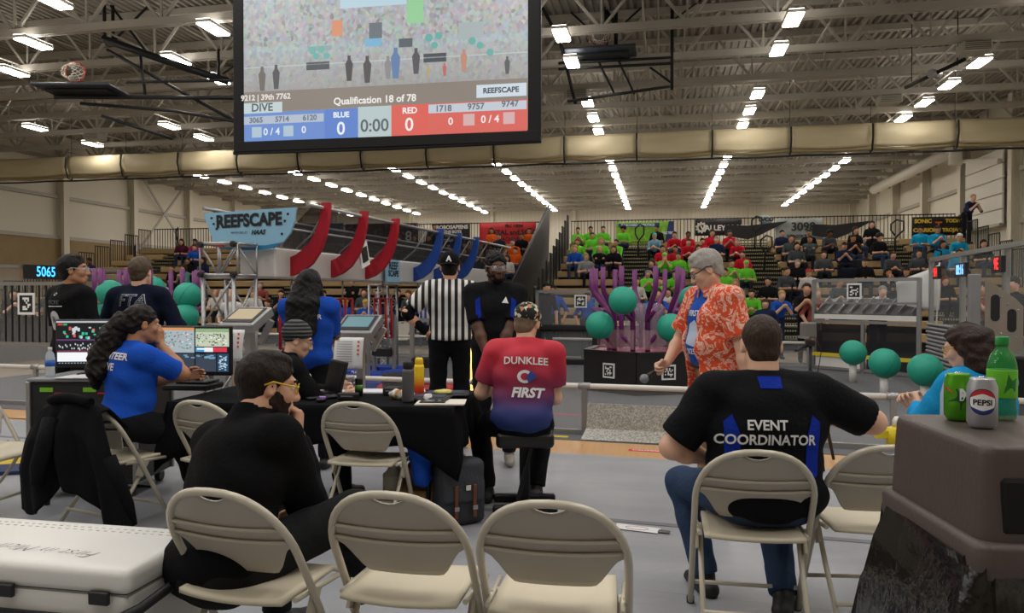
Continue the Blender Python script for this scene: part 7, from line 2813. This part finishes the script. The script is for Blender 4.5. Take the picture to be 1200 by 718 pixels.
# ---- man in the orange floral shirt with microphone
f = Fig(843, 4.85, 254, 'grey-haired man in orange floral shirt over blue tee holding a microphone', H=1.74, lean=6, bulk=1.15, belly=.05, head=(22, 24, 0), sk='fair')
f.build_head(jaw=1.08)
f.hair('a8a39c', 'short')
f.brows('8c857c')
glasses(f, m_black, m_lens, big=.95)
f.arm(1, Vector((.22, .26, .96)), (1, -.6, -.2), hd=(-.1, .9, -.3), hn=(.9, .2, .3), curl=1.0, fat=1.1)
f.arm(0, Vector((-.33, -.02, .80)), (-1, -.5, 0), hd=(0, .1, -1), hn=(-1, 0, 0), curl=.4, fat=1.1)
f.done_skin()
po = f.shirt(cloth('2554b0'), sleeve=.4, g=.012, noise=.0025, nf=24, name='tee_shirt', hem=.01)
f.lettering(po, [(poly([(-.07, -.1), (.06, -.12), (.075, -.02), (.02, .05), (-.05, .02)]), 0, 0, .06, mat('tee_print', 'b9c8dc', .7)), ('FIRST', 0, .09, .05, white_ink), ('2025', 0, -.15, .05, white_ink)],
            f.pel + f.u * .27 + f.f * .35, -f.r, -f.f, bold=.001)
m_aloha = ramp_mat('orange_floral', [(0, 'd8441e'), (.5, 'df5226'), (.56, 'f2d8c8'), (.62, 'e46a3a'), (.7, 'f0e2d6'), (.78, 'c93f1c'), (1, 'e2562a')], scale=17, detail=2, dist=2.2, rough=.8)
S = SDF(.03)
f.torso(S, .036)
for i in (0, 1):
    sh, el, w = f.arms[i]
    S.rc(sh, sh.lerp(el, .3), .085 * f.k, .082 * f.k)
    S.cc(sh.lerp(el, .2), sh.lerp(el, .84), .078 * f.k, .09 * f.k, k=.012)
S.cc(f.pel - f.u * .16, f.pel + f.u * .1, .215 * f.k, .2 * f.k, k=.03)
S.bx(f.pel + f.u * .18 + f.f * .2 + f.r * .02, (.052, .18, .6), np.array(f.R), rd=.03, op=-1, k=.02)
S.el(f.pel + f.u * .0, (.15, .13, .3), np.array(f.R), op=-1, k=.01)
S.cc(f.neck - f.u * .05, f.neck + f.u * .1, .066, op=-1, k=.01)
f.part('floral_shirt', S, m_aloha, .009, noise=.004, nf=20)
for sg in (-1, 1):
    B().grid(lambda u, v: f.neck + f.r * (sg * (.035 + .075 * u)) + f.f * (.075 - .06 * u * u + .012 * v) + f.u * (.035 - .03 * u - .07 * v * (1 - .5 * u)), 6, 4, thick=.006).obj('collar', m_aloha, f.root)
f.legs([Vector((-.13, .05, .08)), Vector((.13, .0, .08))], [(0, 1, 0), (0, 1, 0)], cloth('9c8560'), fat=1.12, shoes='3a322c')
B().tube([f.pel + f.r * (.19 * math.cos(a)) + f.f * (.142 * math.sin(a) + .005) + f.u * .02 for a in [2 * PI * i / 28 for i in range(28)]], .018, 8, closed=True).obj('belt', m_black, f.root)
w = f.arms[1][2]
mc_ = f.root.matrix_basis.copy()
bpy.context.view_layer.update()
ML = f.root.matrix_world
mic_o = ML @ (w + Vector((-.02, .075, -.04)))
mic_d = (ML.to_3x3() @ Vector((-.45, .85, -.3))).normalized()
r = empty('microphone', mic_o, 0, 'black handheld microphone with silver mesh head', 'microphone')
B().tube([mic_d * -.1, mic_d * .1, mic_d * .13], [.012, .016, .022], 12).obj('handle', m_black, r)
B().sphere(mic_d * .155, .03, 16, 12).obj('mesh_head', mat('mic_mesh', '8f949a', .4, .7, bump=.5, bscale=400), r)

# ---- man in the black tee at left, profile
f = Fig(85, 6.15, 28, 'young man in black tee with round back print and clear goggles, far left', H=1.76, lean=-2, bulk=1.0, head=(44, 0, 0), sk='tan')
f.build_head()
f.hair('14100e', 'short')
f.brows('14100e')
glasses(f, mat('clear_frame', 'd6dade', .2, alpha=.5), m_lens, big=1.1)
f.arm(1, Vector((.26, .05, .84)), (.8, -.6, 0), hd=(0, .2, -1), hn=(1, 0, 0), curl=.5)
f.arm(0, Vector((-.25, .1, .84)), (-.8, -.6, 0), hd=(0, .2, -1), hn=(-1, 0, 0), curl=.5)
f.done_skin()
po = f.shirt(cloth('151517'), sleeve=.82, g=.02, noise=.003, nf=24, name='tee_shirt', hem=-.13, loose=.01)
lo_ = f.pel + f.u * .33 - f.f * .25
rc2 = [(.06 * math.cos(2 * PI * i / 24), -.08 + .078 * math.sin(2 * PI * i / 24)) for i in range(24)]
f.lettering(po, [(poly(rc2), 0, 0, .08, mat('print_grey2', 'bfc0c2', .7)), (poly([(-.09, .03), (.09, .03), (.09, .038), (-.09, .038)]), 0, 0, .05, white_ink)], lo_, f.r, f.f)
f.lettering(po, [('R', 0, -.08, .08, mat('print_dark', '4a4a4e', .7)), ('PITCRE', 0, .065, .045, mat('print_grey3', '6d6d72', .7)), ('O', 0, .13, .035, white_ink)], lo_, f.r, f.f, off=.009)
f.legs([Vector((-.12, .0, .08)), Vector((.12, .03, .08))], [(0, 1, 0), (0, 1, 0)], cloth('1b1b20'))

# ---- FTA
f = Fig(163, 6.5, 4, 'man in navy jacket lettered FTA standing with back to the camera', H=1.76, bulk=1.18, head=(6, 2, 0), sk='fair')
f.build_head(face=False)
f.hair('5a4c3e', 'short')
f.arm(1, Vector((.25, .18, .95)), (.8, -.6, 0), hd=(0, .6, -.6), hn=(1, 0, 0), curl=.5)
f.arm(0, Vector((-.25, .18, .95)), (-.8, -.6, 0), hd=(0, .6, -.6), hn=(-1, 0, 0), curl=.5)
f.done_skin()
po = f.shirt(cloth('141b2e'), long=True, g=.024, collar=.05, noise=.004, nf=22, name='jacket', hem=-.12)
lo_ = f.pel + f.u * .36 - f.f * .25
f.lettering(po, [('FTA', 0.01, .04, .14, mat('print_silver', 'a8aeb8', .5))], lo_, f.r, f.f, shear=.15, bold=.003)
f.lettering(po, [('FTA', 0.01, .04, .14, cloth('141b2e'))], lo_, f.r, f.f, shear=.15, off=.009, bold=-.0025)
f.legs([Vector((-.13, .0, .08)), Vector((.13, .03, .08))], [(0, 1, 0), (0, 1, 0)], cloth('1b1b20'))

# ---- long-haired woman in blue
f = Fig(362, 6.1, 6, 'woman in blue shirt with long straight black hair standing with back turned', H=1.64, bulk=1.08, head=(10, 2, 0), sk='tan')
f.build_head(face=False)
f.hair('0f0d0d', 'long')
f.arm(1, f.pel + Vector((-.08, .26, .2)), (1, -.4, -.3), hd=(-1, .1, .1), hn=(0, 1, 0), curl=.5)
f.arm(0, f.pel + Vector((.06, .24, .16)), (-1, -.4, -.3), hd=(1, .1, .1), hn=(0, 1, 0), curl=.5)
f.done_skin()
for i in (0, 1):
    sh, el, w = f.arms[i]
    S = SDF(.02)
    S.rc(sh.lerp(el, .6), el, .047, .045)
    S.cc(el, el.lerp(w, .95), .045, .036)
    f.part('sleeve', S, cloth('17171a'), .01)
po = f.shirt(cloth('2050b8'), sleeve=.88, g=.022, noise=.004, nf=22, name='tee_shirt', hem=-.15, loose=.012)
f.lettering(po, [('VOLUNTEER', 0, .02, .05, white_ink)], f.pel + f.u * .32 - f.f * .3, f.r, f.f, bold=.001)
f.legs([Vector((-.12, .0, .08)), Vector((.12, .03, .08))], [(0, 1, 0), (0, 1, 0)], cloth('1b1b20'))

# ---- referee
f = Fig(527, 6.95, -4, 'referee in black and white striped shirt and backward black cap, hand on hip', H=1.83, bulk=1.0, head=(4, 2, 0), sk='light')
f.build_head(face=False)
f.arm(0, f.pel + Vector((-.2, -.05, .06)), (-1, -.25, .1), hd=(.5, .3, -.4), hn=(-.5, -.5, .3), curl=.6)
f.arm(1, Vector((.24, .2, .98)), (.8, -.6, 0), hd=(-.3, .6, -.3), hn=(1, 0, 0), curl=.5)
f.done_skin()
for i in (0, 1):
    sh, el, w = f.arms[i]
    S = SDF(.02)
    S.rc(sh.lerp(el, .5), el, .05, .047)
    S.cc(el, el.lerp(w, .96), .047, .038)
    f.part('sleeve', S, cloth('141416'), .01, noise=.002)
m_stripe = ramp_mat('ref_stripes', [(0, '17171a'), (.5, 'e4e3e0')], kind='WAVE', scale=5.2, interp='CONSTANT', rough=.8, mapping=(1, 0, 0))
f.shirt(m_stripe, sleeve=.75, g=.022, noise=.003, nf=22, name='striped_shirt', hem=.0, collar=.03, loose=.008)
k = f.k
S = SDF(.012)
S.el(f.h((0, -.018, .045)), (.09 * k, .108 * k, .095 * k), np.array(f.Rh))
cp = f.part('cap', S, cloth('131315'), .006, cuts=[(np.array(f.h((0, 0, .012))), np.array(f.Rh @ Vector((0, .1, -1))))])
f.lettering(cp, [('A', 0, 0, .07, white_ink)], f.h((0, -.25, .06)), f.Rh @ Vector((1, 0, 0)), f.Rh @ Vector((0, 1, 0)), bold=.003)
B().grid(lambda u, v: f.h(((u - .5) * .15, -.1 - .065 * v * (1 - (2 * u - 1) ** 2 * .6), .018 - .02 * v + .015 * (1 - (2 * u - 1) ** 2))), 10, 5, thick=.005).obj('cap_peak', cloth('131315'), f.root)
f.hair('1c1512', 'buzz')
f.legs([Vector((-.12, .0, .08)), Vector((.12, .03, .08))], [(0, 1, 0), (0, 1, 0)], cloth('16161a'), fat=1.05)
B().tube([f.pel + f.r * (.172 * math.cos(a)) + f.f * (.13 * math.sin(a)) + f.u * .03 for a in [2 * PI * i / 28 for i in range(28)]], .018, 8, closed=True).obj('belt', m_black, f.root)

# ---- man with goggles facing the camera
f = Fig(580, 6.3, 176, 'man in black polo with clear goggles facing the camera, hands clasped', H=1.79, bulk=1.06, head=(-14, 4, 0), sk='dark')
f.build_head(jaw=1.05)
f.hair('0e0b0a', 'afro')
f.brows('0e0b0a')
f.beard('120d0b')
f.arm(0, f.pel + Vector((.0, .24, -.12)), (-1, -.5, .1), hd=(.5, .3, -.5), hn=(-.3, 1, .2), curl=.7, fat=1.1)
f.arm(1, f.pel + Vector((.06, .25, -.14)), (1, -.5, .1), hd=(-.6, .3, -.5), hn=(.3, 1, .2), curl=.7, fat=1.1)
f.done_skin()
po = f.shirt(cloth('17181b'), sleeve=.86, g=.02, noise=.003, nf=22, name='polo', hem=-.13, collar=.035, loose=.006)
for sg in (-1, 1):
    f.lettering(po, [(poly([(.115 * sg, -.06), (.16 * sg, -.04), (.17 * sg, .12), (.13 * sg, .15)][::sg]), 0, 0, .06, blue_in)], f.pel + f.u * .27 + f.f * .35, -f.r, -f.f, off=.004)
f.lettering(po, [(poly([(-.03, 0), (.025, -.005), (.005, .05)]), 0, 0, .05, white_ink)], f.pel + f.u * .37 + f.f * .35 - f.r * .08, -f.r, -f.f, off=.005)
glasses(f, mat('goggle_frame', 'b8b4ae', .3, alpha=.55), m_lens, big=1.15)
f.legs([Vector((-.12, .0, .08)), Vector((.12, .03, .08))], [(0, 1, 0), (0, 1, 0)], cloth('19191c'), fat=1.1, shoes='9a948a')
S = SDF(.02)
S.rc(f.arms[0][2] + Vector((.03, .07, -.06)), f.arms[0][2] + Vector((.03, .08, -.26)), .045, .06)
f.part('yellow_cloth', S, cloth('d3c332'), .01, noise=.004, nf=50)

# ---- woman in cyan at right
f = Fig(1168, 3.98, -22, 'woman in cyan jacket with wavy brown hair and clasped hands behind the bin', H=1.66, seat=.44, lean=14, bulk=1.2, head=(-24, 4, 0), sk='fair')
f.build_head()
f.hair('2c1d17', 'bob')
f.arm(0, f.h((.02, .36, -.27)), (-.8, -.3, -.8), hd=(.3, .5, .5), hn=(-.5, .4, .5), curl=.8)
f.arm(1, f.h((.07, .35, -.28)), (.8, -.3, -.8), hd=(-.3, .5, .5), hn=(.5, .4, .5), curl=.8)
f.done_skin()
f.shirt(cloth('1f93cf'), long=True, g=.022, noise=.004, nf=26, name='jacket', hem=-.1, collar=.04)
glasses(f, mat('yellow_frame', 'd8b21c', .4), m_lens, big=1.1)
f.legs([Vector((-.1, .45, .08)), Vector((.1, .42, .08))], [(0, 1, .8), (0, 1, .8)], cloth('22242c'))
